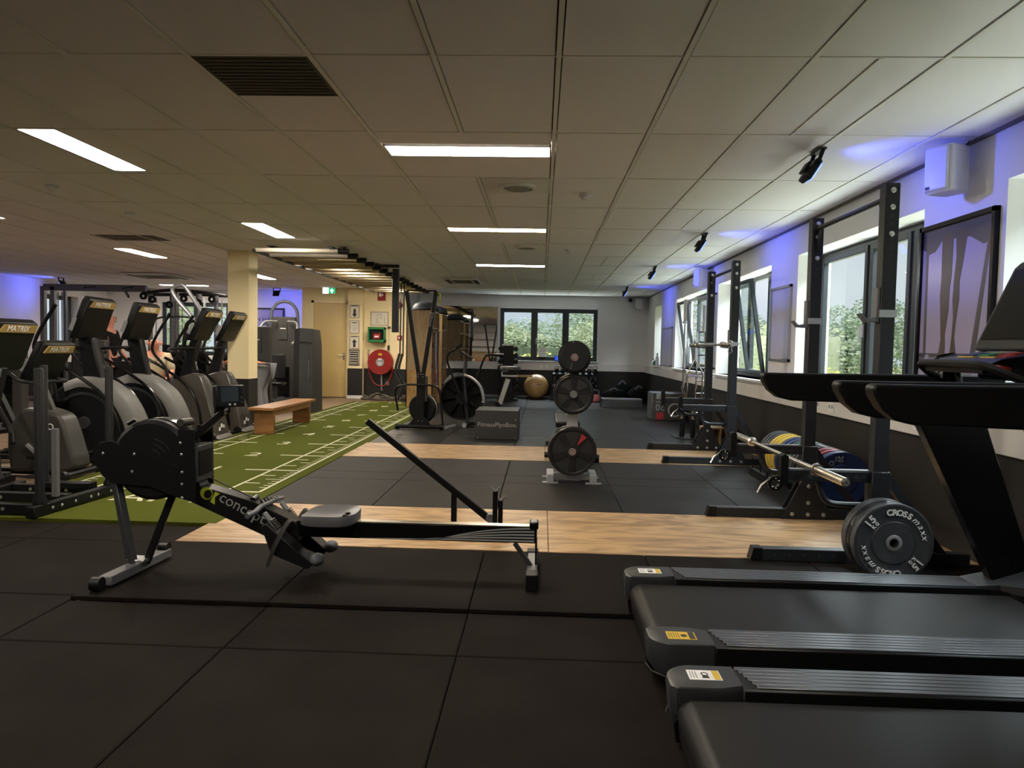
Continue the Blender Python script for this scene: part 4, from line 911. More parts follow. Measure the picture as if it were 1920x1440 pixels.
# ================================================================ TREADMILLS (local: x forward, y across, origin on floor at rear centre)
def treadmill(label, loc, first=True):
    t = thing('treadmill', label, 'treadmill', loc, 0, 'treadmills at the right')
    zr = 0.205
    for s, yo in ((1, 0.42), (-1, -0.42)):
        w = 0.085
        # end cap in plan, rounded at the outer rear corner
        out = s * (0.42 + w); inn = s * (0.42 - w - 0.012); inn2 = s * (0.42 - w + 0.015)
        plan = [(0.24, inn2), (0.16, inn), (0.02, inn), (0.0, inn + s * 0.02)]
        for k in range(7):
            a = math.radians(180 - 15 * k); plan.append((0.09 + 0.09 * math.cos(a), out - s * 0.09 + s * 0.09 * math.sin(a)))
        plan += [(0.24, out)]
        secs = []
        for z, sc, dx in ((0.07, 0.93, 0.03), (0.10, 0.99, 0.008), (0.18, 1.0, 0.0), (zr - 0.004, 0.985, 0.004), (zr, 0.95, 0.012)):
            secs.append([(0.24 - (0.24 - px) * (1 - dx / 0.24), yo + (py - yo) * sc, z) for px, py in plan])
        MB().sweep(secs).build('rail_cap', 'grey_plastic', t, angle=30)
        MB().box(0.24, yo - w + 0.0, 0.07, 1.75, yo + w, zr - 0.006).build('side_rail', 'black_plastic', t, bevel=0.006)
        for k in range(6):
            y0 = yo - w + 0.010 + k * 0.0272; MB().box(0.25 + 0.008 * (5 - k), y0, zr - 0.008, 1.74, y0 + 0.0245, zr - 0.001).build('rail_ridge', 'deck_rail', t, bevel=0.002)
        MB().box(0.10, yo - w * 0.9, 0.022, 1.8, yo + w * 0.9, 0.07).build('under_rail', 'black_plastic', t)
        MB().tube([(0.0, out - s * 0.11, 0.085), (0.015, out - s * 0.05, 0.08), (0.07, out - s * 0.005, 0.074), (0.2, out + s * 0.002, 0.072), (1.7, out + s * 0.002, 0.072)], 0.003, 6).build('trim_line', 'mid_plastic', t)
        # sticker
        lx0, lx1, ly0, ly1 = 0.075, 0.185, yo - 0.035, yo + 0.040
        stk = MB().box(lx0, ly0, zr, lx1, ly1, zr + 0.0012).build('sticker', 'white_print' if s > 0 else 'yellow', t)
        MB().box(lx1 - 0.026, ly0 + 0.004, zr + 0.001, lx1 - 0.004, ly1 - 0.004, zr + 0.0022).build('header_band', 'yellow' if s > 0 else 'print_black', stk)
        for k in range(3 if s > 0 else 5): MB().box(lx0 + 0.008 + 0.009 * k, ly0 + 0.012, zr + 0.001, lx0 + 0.010 + 0.009 * k, ly1 - 0.012, zr + 0.002).build('text_line', 'print_black', stk)
        if s > 0:
            MB().ring(((lx0 + lx1) / 2 + 0.002, yo + 0.010, zr + 0.001), (0, 0, 1), 0.009, 0.013, 0.001, 16).build('pictogram', 'print_black', stk)
            MB().prism([((lx0 + lx1) / 2 - 0.01, yo - 0.022), ((lx0 + lx1) / 2 + 0.014, yo - 0.022), ((lx0 + lx1) / 2 + 0.012, yo - 0.004), ((lx0 + lx1) / 2 - 0.008, yo - 0.002)], 'xy', zr + 0.001, zr + 0.002).build('pictogram', 'print_black', stk)
        else: MB().lathe([(0, 0.001), (0.012, 0.001), (0.012, 0.002), (0, 0.002)], ((lx0 + lx1) / 2 + 0.01, yo, zr), (0, 0, 1), 16).build('pictogram', 'print_black', stk)
    # rear cover, belt, deck
    prof = [(0.03, 0.045)] + [(0.075 + 0.055 * math.cos(math.radians(a)), 0.12 + 0.055 * math.sin(math.radians(a))) for a in range(200, 89, -15)] + [(1.8, 0.175), (1.8, 0.045)]
    MB().prism(prof, 'xz', -0.30, 0.30).build('belt', 'belt', t)
    MB().prism([(0.02, 0.03), (0.012, 0.09), (0.03, 0.13), (0.05, 0.15), (0.07, 0.03)], 'xz', -0.335, -0.303).build('roller_cover', 'black_gloss', t)
    MB().prism([(0.02, 0.03), (0.012, 0.09), (0.03, 0.13), (0.05, 0.15), (0.07, 0.03)], 'xz', 0.303, 0.335).build('roller_cover', 'black_gloss', t)
    MB().box(0.12, -0.33, 0.03, 1.75, 0.33, 0.045).build('deck', 'black_plastic', t)
    # motor hood
    secs = []
    for x, zt, yw in ((1.90, 0.20, 0.44), (1.93, 0.24, 0.47), (1.97, 0.262, 0.48), (2.04, 0.275, 0.485), (2.14, 0.25, 0.44), (2.17, 0.10, 0.40)):
        sec = [(x, -yw, 0.05), (x, -yw, zt - 0.03), (x, -yw + 0.05, zt - 0.005), (x, -yw * 0.4, zt + 0.01), (x, yw * 0.4, zt + 0.01), (x, yw - 0.05, zt - 0.005), (x, yw, zt - 0.03), (x, yw, 0.05)]
        secs.append(sec)
    MB().sweep(secs).build('motor_hood', 'grey_plastic', t, angle=40)
    for s in (-1, 1):
        MB().sweep([[(1.68, s * 0.50, 0.19), (1.68, s * 0.34, 0.19), (1.68, s * 0.34, 0.205), (1.68, s * 0.50, 0.205)], [(1.80, s * 0.505, 0.19), (1.78, s * 0.33, 0.19), (1.78, s * 0.33, 0.215), (1.80, s * 0.505, 0.23)],
                    [(1.98, s * 0.505, 0.19), (1.95, s * 0.08, 0.19), (1.95, s * 0.08, 0.262), (1.98, s * 0.505, 0.29)]]).build('hood_wing', 'grey_plastic', t, angle=30)
        # upright post
        y = s * 0.43
        MB().prism([(1.79, 0.20), (2.00, 0.20), (1.72, 0.98), (1.66, 1.14), (1.36, 1.14), (1.40, 0.98)], 'xz', y - 0.035, y + 0.035).build('upright', 'black_gloss', t, bevel=0.006)
        for bx, bz in ((1.47, 1.0), (1.60, 1.0), (1.84, 0.36), (1.88, 0.31)): MB().lathe([(0.012, 0), (0.012, 0.004), (0.005, 0.006), (0, 0.006)], (bx, y - 0.035, bz), (0, -1, 0), 10).build('bolt', 'black_gloss', t)
        # handrail
        y = s * 0.465
        pr = [(0.665, 1.205), (0.655, 1.19), (0.662, 1.165), (0.69, 1.12), (0.735, 1.085), (0.80, 1.070), (0.95, 1.068), (1.75, 1.05), (1.82, 1.07), (1.82, 1.215), (0.90, 1.205)]
        MB().prism(pr, 'xz', y - 0.037, y + 0.037).build('handrail', 'black_plastic', t, bevel=0.014, seg=3)
    # console
    MB().sweep([[(1.60, -0.33, 1.335), (1.60, 0.33, 1.335), (1.66, 0.33, 1.32), (1.66, -0.33, 1.32)], [(1.615, -0.345, 1.36), (1.615, 0.345, 1.36), (1.675, 0.345, 1.345), (1.675, -0.345, 1.345)],
                [(1.775, -0.345, 1.72), (1.775, 0.345, 1.72), (1.83, 0.345, 1.70), (1.83, -0.345, 1.70)], [(1.79, -0.31, 1.75), (1.79, 0.31, 1.75), (1.84, 0.31, 1.73), (1.84, -0.31, 1.73)]]).build('screen_housing', 'grey_plastic', t, bevel=0.012, seg=2)
    MB().add([(1.620, -0.31, 1.385), (1.620, 0.31, 1.385), (1.765, 0.31, 1.71), (1.765, -0.31, 1.71)], [(0, 1, 2, 3)]).add([(1.622, -0.31, 1.383), (1.622, 0.31, 1.383), (1.767, 0.31, 1.708), (1.767, -0.31, 1.708)], [(0, 1, 2, 3)]).build('screen', 'black_gloss', t)
    MB().box(1.60, -0.30, 1.20, 1.80, 0.30, 1.33).build('console_neck', 'black_gloss', t, bevel=0.02, seg=2)
    kp = MB().sweep([[(1.33, -0.22, 1.235), (1.33, 0.22, 1.235), (1.33, 0.22, 1.262), (1.33, -0.22, 1.262)], [(1.40, -0.23, 1.25), (1.40, 0.23, 1.25), (1.40, 0.23, 1.295), (1.40, -0.23, 1.295)], [(1.60, -0.24, 1.28), (1.60, 0.24, 1.28), (1.60, 0.24, 1.330), (1.60, -0.24, 1.330)]]).build('keypad', 'black_gloss', t, angle=20)
    def key(x, y, w, l, m): z = 1.295 + (x - 1.40) * 0.175; MB().cbox((x, y, z + 0.002), (w, l, 0.004), (0, -math.atan(0.175), 0)).build('key', m, kp)
    for x, y, w, l, m in ((1.50, 0.14, 0.07, 0.10, 'blue_plate'), (1.50, 0.02, 0.07, 0.08, 'green_case'), (1.52, -0.08, 0.06, 0.08, 'red'), (1.46, -0.16, 0.05, 0.06, 'red'), (1.43, 0.08, 0.014, 0.12, 'yellow'), (1.43, -0.08, 0.014, 0.10, 'yellow'), (1.56, 0.05, 0.02, 0.2, 'grey_print')): key(x, y, w, l, m)
    for y in (-0.17, 0.17): MB().cbox((1.345, y * 0.6, 1.249), (0.02, 0.05, 0.018)).build('edge_mark', 'yellow', kp)
    # pulse bar with grips
    MB().tube(smooth_path([(1.55, 0.40, 1.18), (1.42, 0.33, 1.215), (1.33, 0.26, 1.262), (1.31, 0.16, 1.272), (1.31, -0.16, 1.272), (1.33, -0.26, 1.262), (1.42, -0.33, 1.215), (1.55, -0.40, 1.18)], 4), 0.017, 10).build('pulse_bar', 'black_plastic', t)
    for s in (-1, 1):
        MB().lathe([(0.045, 0), (0.05, 0.02), (0.048, 0.16), (0.040, 0.165), (0.038, 0.03), (0, 0.03)], (1.52, s * 0.34, 1.15), (-0.25, 0, 1), 20).build('bottle_holder', 'black_gloss', t)
        MB().box(1.452, s * 0.34 - 0.03, 1.20, 1.456, s * 0.34 + 0.03, 1.25).build('holder_label', 'light_metal', t)
    MB().ring((1.38, -0.25, 1.245), (0.2, 0, 1), 0.012, 0.035, 0.022, 24).build('stop_button', 'red', t)
    MB().box(1.9, -0.42, 0.022, 2.1, 0.42, 0.05).build('front_base', 'black_plastic', t)
    return t
tm1 = treadmill('black treadmill farther from the camera, yellow sticker on its near rail', (0.432, 3.275, 0.0))
tm2 = dup(tm1, (0.445, 2.085, 0.0), 0, 'nearest black treadmill cut by the bottom right picture corner')
# ================================================================ PUSH SLED on the turf
sl = thing('push_sled', 'black push sled with tall posts on the near left of the turf', 'sled', (-3.7, 5.75, 0.024))
A, B = Vector((-3.610,5.179,0.065)), Vector((-3.548,6.050,0.065))
def beam2(p, q, nm='runner', w=0.07, h=0.08): return MB().bar(p, q, w, h).build(nm, 'black_steel', sl, world=True, bevel=0.004)
beam2((A.x, A.y - 0.06, 0.065), (B.x + 0.01, B.y + 0.05, 0.065))
for k in (0.14, 0.25, 0.42, 0.62, 0.72, 0.9):
    p = A.lerp(B, k); MB().lathe([(0.013, 0), (0.013, 0.005), (0.007, 0.007), (0.007, 0.011)], (p.x + 0.036, p.y, 0.065), (1, 0, 0), 10).build('bolt', 'bolt', sl, world=True)
beam2((A.x - 0.75, A.y - 0.06, 0.065), (A.x - 0.75, B.y + 0.05, 0.065))
for k, y in enumerate((A.y + 0.05, (A.y + B.y) / 2, B.y - 0.1)):
    beam2((A.x - 0.75, y, 0.07), (A.x - 0.03, y, 0.07), 'cross_beam', 0.07, 0.07)
    for dx in (0.25, 0.55): MB().lathe([(0.013, 0), (0.013, 0.005), (0.007, 0.007)], (A.x - dx, y - 0.036, 0.07), (0, -1, 0), 10).build('bolt', 'bolt', sl, world=True)
for (x, y, r) in ((A.x + 0.0, A.y + 0.05, 0.032), (B.x, B.y - 0.05, 0.030), (A.x - 0.42, A.y + 0.72, 0.030)):
    MB().lathe([(r + 0.016, 0.10), (r + 0.016, 0.13), (r, 0.17), (r, 1.08), (r - 0.006, 1.09), (0, 1.09)], (x, y, 0.0), (0, 0, 1), 20).build('push_post', 'black_steel', sl, world=True)
MB().box(A.x - 0.46, A.y + 0.66, 0.10, A.x - 0.02, A.y + 0.78, 0.14).build('post_base', 'black_steel', sl, world=True)
MB().box(A.x - 0.10, A.y + 0.33, 0.10, A.x - 0.06, A.y + 0.37, 0.62).build('weight_horn', 'grey_steel', sl, world=True)
# ================================================================ CARDIO MACHINES on the left (local: x toward the turf, nose at 0)
def console(t, x0, zb, zt, lean, w=0.5, th=0.085, logo=True, word='MATRIX'):
    c = MB().sweep([[(x0 + a * 0.97, b * w / 2 * 0.93, zb) for a, b in ((-th, -1), (0, -1), (0, 1), (-th, 1))], [(x0 + 0.02 + a, b * w / 2, zb + 0.03) for a, b in ((-th, -1), (0, -1), (0, 1), (-th, 1))],
                    [(x0 + lean + a, b * w / 2, zt - 0.04) for a, b in ((-th, -1), (0.01, -1), (0.01, 1), (-th, 1))], [(x0 + lean - 0.01 + a, b * w / 2 * 0.9, zt) for a, b in ((-th * .8, -1), (-0.02, -1), (-0.02, 1), (-th * .8, 1))]])
    c = c.build('console', 'black_plastic', t, bevel=0.014, seg=2)
    if logo:
        xx = x0 + lean * 0.93; zz = zt - 0.085
        d = Vector((lean - 0.02, 0, zt - zb - 0.07)).normalized(); n = Vector((d.z, 0, -d.x))
        base = Vector((xx + 0.004, 0, zz)) + n * 0.008
        b_ = MB(); b_.add([base + Vector((0, -w * 0.44, 0)) - d * 0.035, base + Vector((0, w * 0.46, 0)) - d * 0.035, base + Vector((0, w * 0.46, 0)) + d * 0.035, base + Vector((0, -w * 0.36, 0)) + d * 0.035,
               base + Vector((0, -w * 0.44, 0)) - d * 0.035 - n * 0.012, base + Vector((0, w * 0.46, 0)) - d * 0.035 - n * 0.012, base + Vector((0, w * 0.46, 0)) + d * 0.035 - n * 0.012, base + Vector((0, -w * 0.36, 0)) + d * 0.035 - n * 0.012],
              [(0, 1, 2, 3), (7, 6, 5, 4), (0, 4, 5, 1), (1, 5, 6, 2), (2, 6, 7, 3), (3, 7, 4, 0)])
        b_.build('logo_band', 'gold_print', c); text(word, base + n * 0.002, (0, 1, 0), d, 0.075, 'white_print', c, False, depth=0.0008)
    s0 = Vector((x0 - th * 0.6, -w / 2 - 0.002, zb + 0.09)); MB().bar(s0, s0 + Vector((lean * 0.35, 0, (zt - zb) * 0.30)), 0.004, 0.045, (1, 0, 0)).build('side_label', 'light_metal', c)
    return c
def elliptical(label, loc, kind):
    t = thing('elliptical_trainer', label, 'exercise machine', loc, 0, 'cardio machines along the turf')
    if kind == 'arc':
        outer = [(-1.02, 0.0), (-1.06, 0.30), (-0.98, 0.62), (-0.80, 0.80), (-0.60, 0.87), (-0.40, 0.84), (-0.20, 0.70), (-0.08, 0.52), (-0.02, 0.34), (0.0, 0.10), (-0.02, 0.02)]
        MB().prism(sm2(outer, 3), 'xz', -0.17, 0.17).build('flywheel_shell', 'black_plastic', t, bevel=0.02, seg=2)
        band = smooth_path([(-0.78, 0, 0.83), (-0.60, 0, 0.885), (-0.40, 0, 0.855), (-0.19, 0, 0.71), (-0.07, 0, 0.525), (-0.01, 0, 0.34), (0.012, 0, 0.10)], 4)
        secs = []
        for i, p in enumerate(band):
            q = band[min(i + 1, len(band) - 1)] - band[max(i - 1, 0)]; q.normalize(); n = Vector((q.z, 0, -q.x)) * -1
            if n.z < 0 and n.x < 0: n = -n
            wv = 0.075 if i > 1 else 0.05
            secs.append([(p.x + n.x * a, b, p.z + n.z * a) for a, b in ((-0.085, -0.185), (0.0, -0.165), (0.025, -0.09), (0.025, 0.09), (0.0, 0.165), (-0.085, 0.185))])
        MB().sweep(secs).build('silver_fender', 'shell_silver', t, angle=60)
        MB().ring((-0.55, -0.185, 0.42), (0, 1, 0), 0.30, 0.33, 0.015, 40).build('disc_rim', 'grey_plastic', t)
        MB().lathe([(0, 0), (0.07, 0), (0.06, 0.02), (0, 0.02)], (-0.55, -0.17, 0.42), (0, -1, 0), 24).build('axle_cover', 'grey_plastic', t)
        cx, zb, zt, lean = -0.59, 1.31, 1.76, 0.15
        post = [(-0.70, 1.33), (-0.53, 1.33), (-0.42, 0.80), (-0.62, 0.80)]
        px = -0.60
    else:
        outer = [(-1.15, 0.02), (-1.16, 0.32), (-0.98, 0.58), (-0.72, 0.72), (-0.50, 0.82), (-0.32, 0.88), (-0.20, 0.84), (-0.11, 0.66), (-0.04, 0.46), (0.02, 0.28), (0.06, 0.08), (0.04, 0.02)]
        sh = MB().prism(sm2(outer, 3), 'xz', -0.23, 0.23); sh.v = [(x, y * (1 - 0.62 * (max(z, 0) / 0.9) ** 1.6), z) for x, y, z in sh.v]; sh.build('drive_shell', 'shell_brown', t, bevel=0.025, seg=2)
        rid = smooth_path([(-0.34, 0, 0.885), (-0.21, 0, 0.85), (-0.12, 0, 0.67), (-0.05, 0, 0.47), (0.01, 0, 0.28), (0.05, 0, 0.09)], 4)
        secs = [[(p.x + 0.0, -0.075, p.z), (p.x + 0.026, -0.05, p.z + 0.004), (p.x + 0.026, 0.05, p.z + 0.004), (p.x, 0.075, p.z)] for p in rid]
        MB().sweep(secs).build('nose_ridge', 'mid_plastic', t, angle=60)
        MB().tube(smooth_path([(-0.86, -0.135, 0.64), (-0.60, -0.165, 0.54), (-0.40, -0.200, 0.36), (-0.28, -0.226, 0.12)], 4), 0.012, 6).build('side_crease', 'shell_silver', t)
        for i, (dy, dz) in enumerate(((-0.10, 0.15), (-0.045, 0.19), (0.02, 0.17))): MB().box(0.055, dy, dz - 0.02, 0.062, dy + 0.04, dz + 0.03).build('warning_label', 'white_print', t)
        for s in (-1, 1): MB().cyl((0.02, s * 0.20, 0.055), (0.02, s * 0.26, 0.055), 0.055, n=18).build('wheel', 'black_plastic', t)
        MB().cyl((0.02, -0.2, 0.05), (0.02, 0.2, 0.05), 0.03, n=12).build('front_axle', 'black_plastic', t)
        cx, zb, zt, lean = -0.24, 1.32, 1.75, 0.20
        post = [(-0.36, 1.33), (-0.24, 1.33), (-0.36, 0.82), (-0.52, 0.80)]
        px = -0.34
    MB().prism(post, 'xz', -0.055, 0.055).build('mast', 'black_plastic', t, bevel=0.02, seg=2)
    console(t, cx, zb, zt, lean, 0.5)
    if kind != 'arc': text('MATRIX', (post[3][0] + 0.19 + 0.02, 0.0, 1.06), (0.2, 0, -1), (0, 1, 0), 0.075, 'grey_print', t, False)
    MB().tube(smooth_path([(cx - 0.22, -0.30, 1.16), (cx - 0.30, -0.26, 1.20), (cx - 0.10, -0.14, 1.22), (cx - 0.06, 0, 1.22), (cx - 0.10, 0.14, 1.22), (cx - 0.30, 0.26, 1.20), (cx - 0.22, 0.30, 1.16)], 4), 0.018, 8).build('fixed_handle', 'black_plastic', t)
    for s in (-1, 1):
        y = s * 0.30
        MB().tube(smooth_path([(px - 0.15, y, 0.62), (px - 0.22, y, 0.95), (px - 0.38, y, 1.15), (px - 0.36, y * 1.05, 1.32), (px - 0.15, y * 1.08, 1.66)], 5), [0.019] * 20 + [0.024], 8).build('moving_handle', 'black_plastic', t)
        MB().tube(smooth_path([(px - 0.15, y, 0.62), (px - 0.6, y, 0.36), (px - 0.95, y, 0.30)], 4), 0.024, 8).build('link_arm', 'black_gloss', t)
        MB().box(px - 1.15, y - 0.08, 0.30, px - 0.75, y + 0.08, 0.345).build('pedal', 'black_plastic', t, bevel=0.01)
        MB().tube(smooth_path([(-0.85, s * 0.24, 1.08), (-0.55, s * 0.27, 0.92), (-0.28, s * 0.275, 0.72), (-0.14, s * 0.27, 0.46), (-0.10, s * 0.26, 0.12)], 4), 0.019, 8).build('side_rail', 'black_gloss', t)
        MB().cyl((px - 0.15, s * 0.18, 0.62), (px - 0.15, s * 0.33, 0.62), 0.04, n=14).build('pivot', 'black_gloss', t)
        MB().box(-1.7, s * 0.22 - 0.03, 0.02, -0.1, s * 0.22 + 0.03, 0.07).build('base_rail', 'black_plastic', t)
    MB().box(-1.72, -0.30, 0.0, -1.62, 0.30, 0.06).build('rear_foot', 'black_plastic', t)
    MB().box(-0.35, -0.26, 0.0, -0.25, 0.26, 0.06).build('front_foot', 'black_plastic', t)
    return t
M3 = elliptical('nearest elliptical trainer with pale silver arched fender and tall console', (-4.28, 7.88, 0.0), 'arc')
dup(M3, (-4.28, 8.84, 0.0), 0, 'second elliptical trainer with pale silver arched fender, behind the first')
M5 = elliptical('brown shelled elliptical trainer left of the square column, nearer one', (-4.30, 9.79, 0.0), 'shell')
dup(M5, (-4.33, 10.70, 0.0), 0, 'brown shelled elliptical trainer right against the square column')
# upright bike
bk = thing('exercise_bike', 'grey brown exercise bike with its logo console low behind the push sled', 'exercise bike', (-4.33, 6.85, 0.0), 0, 'cardio machines along the turf')
MB().prism(sm2([(-0.60, 0.06), (-0.62, 0.40), (-0.50, 0.62), (-0.36, 0.66), (-0.14, 0.60), (-0.07, 0.48), (-0.01, 0.28), (0.02, 0.16), (-0.04, 0.07)], 3), 'xz', -0.13, 0.13).build('flywheel_shell', 'mid_plastic', bk, bevel=0.04, seg=3)
MB().ring((-0.20, -0.137, 0.49), (0, 1, 0), 0.022, 0.030, 0.004, 14).build('emblem', 'white_print', bk)
MB().prism([(-0.38, 0.62), (-0.22, 0.58), (-0.40, 1.02), (-0.50, 1.02)], 'xz', -0.04, 0.04).build('mast', 'mid_plastic', bk, bevel=0.015)
console(bk, -0.36, 0.92, 1.29, 0.17, 0.46)
MB().tube(smooth_path([(-0.50, -0.24, 0.98), (-0.40, -0.26, 0.92), (-0.28, -0.22, 0.90), (-0.30, 0, 0.90), (-0.28, 0.22, 0.90), (-0.40, 0.26, 0.92), (-0.50, 0.24, 0.98)], 4), 0.017, 8).build('handlebar', 'black_plastic', bk)
MB().bar((-0.60, 0, 0.40), (-0.86, 0, 0.92), 0.06, 0.05).build('seat_post', 'black_plastic', bk); MB().ball((-0.90, 0, 0.95), (0.15, 0.12, 0.045), 16, 8).build('saddle', 'black_plastic', bk)
MB().cyl((0.0, -0.26, 0.05), (0.0, 0.26, 0.05), 0.034, n=14).build('front_tube', 'black_gloss', bk)
for s in (-1, 1): MB().cyl((0.0, s * 0.25, 0.055), (0.0, s * 0.30, 0.055), 0.05, n=18).build('wheel', 'black_plastic', bk)
MB().cyl((-1.05, -0.26, 0.04), (-1.05, 0.26, 0.04), 0.03, n=12).build('rear_tube', 'black_gloss', bk); MB().bar((-1.05, 0, 0.05), (0, 0, 0.05), 0.08, 0.05).build('base_beam', 'black_plastic', bk)
for s in (-1, 1): MB().bar((-0.42, s * 0.14, 0.32), (-0.42 - s * 0.12, s * 0.15, 0.32 + s * 0.10), 0.02, 0.03).build('crank', 'light_metal', bk); MB().box(-0.47 - s * 0.12, s * 0.16 - 0.01, 0.30 + s * 0.10, -0.37 - s * 0.12, s * 0.16 + s * 0.09, 0.33 + s * 0.10).build('pedal', 'black_plastic', bk)
# machine at the left picture edge
me_ = thing('elliptical_trainer', 'elliptical trainer cut by the left picture edge with big dark console', 'exercise machine', (-4.05, 5.95, 0.0), 0, 'cardio machines along the turf')
me_.location = (-4.84, 6.27, 0.0)
console(me_, 0.18, 1.02, 1.47, 0.16, 0.5)
MB().prism([(0.10, 1.05), (0.22, 1.05), (0.05, 0.3), (-0.15, 0.3)], 'xz', -0.05, 0.05).build('mast', 'black_plastic', me_, bevel=0.015)
MB().prism(sm2([(-0.9, 0.05), (-0.92, 0.35), (-0.6, 0.6), (-0.2, 0.58), (0.02, 0.4), (0.06, 0.12), (0.02, 0.04)], 3), 'xz', -0.16, 0.16).build('drive_shell', 'grey_plastic', me_, bevel=0.03, seg=2)
for s in (-1, 1):
    MB().tube(smooth_path([(0.02, s * 0.28, 1.30), (-0.06, s * 0.28, 1.12), (-0.12, s * 0.28, 0.9), (-0.05, s * 0.27, 0.66), (0.06, s * 0.27, 0.48), (0.13, s * 0.2, 0.36)], 4), 0.026, 8).build('moving_handle', 'black_plastic', me_)
    MB().box(-0.95, s * 0.25 - 0.035, 0.03, 0.05, s * 0.25 + 0.035, 0.09).build('base_rail', 'grey_plastic', me_)
    MB().box(-0.80, s * 0.25 - 0.07, 0.12, -0.45, s * 0.25 + 0.07, 0.17).build('pedal', 'black_plastic', me_)
    MB().bar((-0.62, s * 0.25, 0.10), (-0.1, s * 0.24, 0.32), 0.03, 0.03).build('link_arm', 'grey_steel', me_)
MB().box(-0.98, -0.30, 0.0, -0.9, 0.30, 0.06).build('rear_foot', 'black_plastic', me_); MB().box(0.0, -0.30, 0.0, 0.08, 0.30, 0.06).build('front_foot', 'black_plastic', me_)
# ================================================================ WOODEN BENCH, COLUMN COVER
bn = thing('wooden_bench', 'low varnished wooden bench standing on the far left part of the turf', 'bench', (-3.88, 11.15, 0.024))
MB().box(-4.06, 10.2, 0.365, -3.70, 12.15, 0.405).build('bench_top', 'bench_wood', bn, world=True, bevel=0.004)
MB().box(-4.02, 10.32, 0.024, -3.74, 10.38, 0.365).build('leg', 'bench_wood', bn, world=True, bevel=0.003)
MB().box(-4.02, 11.95, 0.024, -3.74, 12.01, 0.365).build('leg', 'bench_wood', bn, world=True, bevel=0.003)
MB().box(-3.775, 10.38, 0.285, -3.745, 11.95, 0.365).build('apron', 'bench_wood', bn, world=True)
gt = thing('machine_tower', 'tall slate grey machine tower with vertical lettering beside the cream door', 'exercise machine', (-4.50, 14.0, 0.0))
MB().sweep([[(-4.66, 13.85, 0.0), (-4.52, 13.78, 0.0), (-4.27, 13.80, 0.0), (-4.24, 13.9, 0.0), (-4.24, 14.35, 0.0), (-4.66, 14.35, 0.0)], [(-4.64, 13.85, 1.3), (-4.52, 13.79, 1.3), (-4.28, 13.81, 1.3), (-4.26, 13.9, 1.3), (-4.26, 14.35, 1.3), (-4.64, 14.35, 1.3)],
            [(-4.63, 13.88, 1.58), (-4.52, 13.83, 1.60), (-4.30, 13.84, 1.59), (-4.28, 13.92, 1.58), (-4.28, 14.3, 1.57), (-4.63, 14.3, 1.57)]]).build('shroud', 'slate', gt, world=True, angle=20)
MB().box(-4.53, 13.765, 1.34, -4.27, 13.80, 1.345).build('seam', 'print_black', gt, world=True)
strip = MB().box(-4.345, 13.782, 0.58, -4.325, 13.80, 1.12).build('print_strip', 'print_black', gt, world=True)
for k in range(9): MB().box(-4.342, 13.780, 0.70 + 0.035 * k, -4.328, 13.783, 0.715 + 0.035 * k).build('print_mark', 'grey_print', gt, world=True)
MB().box(-4.60, 13.9, 0.0, -4.0 - 0.25, 14.3, 0.05).build('base', 'black_plastic', gt, world=True)
# ================================================================ GYM STATIONS at far left
def station(label, loc, rot, h=2.0, shroud='print_black', m='grey_steel', word=None, arms=True, arch=True):
    t = thing('strength_machine', label, 'exercise machine', loc, rot, 'strength machines at the far left')
    MB().box(-0.28, -0.14, 0.0, 0.28, 0.14, 0.09).build('base', m, t, bevel=0.01)
    MB().box(-0.26, -0.12, 0.09, 0.26, 0.12, h - 0.35).build('shroud', shroud, t, bevel=0.02, seg=2)
    for k in range(9): MB().box(-0.14, -0.135, 0.12 + 0.075 * k, 0.14, -0.121, 0.185 + 0.075 * k).build('stack_plate', 'black_gloss', t)
    if arch: MB().tube(smooth_path([(-0.30, 0, 0.05), (-0.30, 0, h - 0.5), (-0.22, 0, h - 0.12), (0, 0, h), (0.22, 0, h - 0.12), (0.30, 0, h - 0.5), (0.30, 0, 0.05)], 5), 0.035, 10).build('arch_frame', m, t)
    MB().box(-0.09, -0.145, h - 0.85, 0.09, -0.125, h - 0.50).build('instruction_panel', 'print_black', t)
    MB().box(-0.06, -0.148, h - 0.62, 0.06, -0.145, h - 0.60).build('label_line', 'white_print', t)
    if word: text(word, (0, -0.148, h - 0.58), (1, 0, 0), (0, 0, 1), 0.05, 'white_print', t, False)
    MB().box(-0.2, -1.05, 0.40, 0.2, -0.65, 0.48).build('seat', 'black_plastic', t, bevel=0.03, seg=2)
    MB().cbox((0, -0.60, 0.80), (0.32, 0.08, 0.55), (math.radians(-12), 0, 0)).build('back_pad', 'black_plastic', t, bevel=0.025, seg=2)
    MB().bar((0, -0.14, 0.08), (0, -1.15, 0.08), 0.08, 0.08).build('floor_beam', m, t); MB().bar((0, -0.85, 0.10), (0, -0.85, 0.40), 0.07, 0.07).build('seat_post', m, t)
    MB().box(-0.30, -1.2, 0.0, 0.30, -1.12, 0.06).build('foot', m, t)
    if arms:
        for s in (-1, 1): MB().tube(smooth_path([(s * 0.12, -0.2, h - 0.45), (s * 0.36, -0.45, h - 0.5), (s * 0.40, -0.75, h - 0.85), (s * 0.36, -0.95, h - 0.95)], 4), 0.022, 8).build('lever_arm', 'light_metal', t)
    return t
station('dark weight stack machine right behind the square column', (-5.62, 14.6, 0.0), 0.2, 1.98, 'print_black', 'dark_steel', None, False, False)
station('arched pull down machine in front of the slogan poster', (-5.78, 16.6, 0.0), 0.12, 2.25, 'print_black', 'grey_pad', None)
station('chest press machine with light arms below the slogan poster', (-6.9, 18.4, 0.0), 1.4, 1.8, 'grey_plastic', 'light_metal')
station('grey stack machine seen between the two left consoles', (-8.0, 13.0, 0.0), 0.3, 1.66, 'mid_plastic', 'grey_steel', None, False, False)
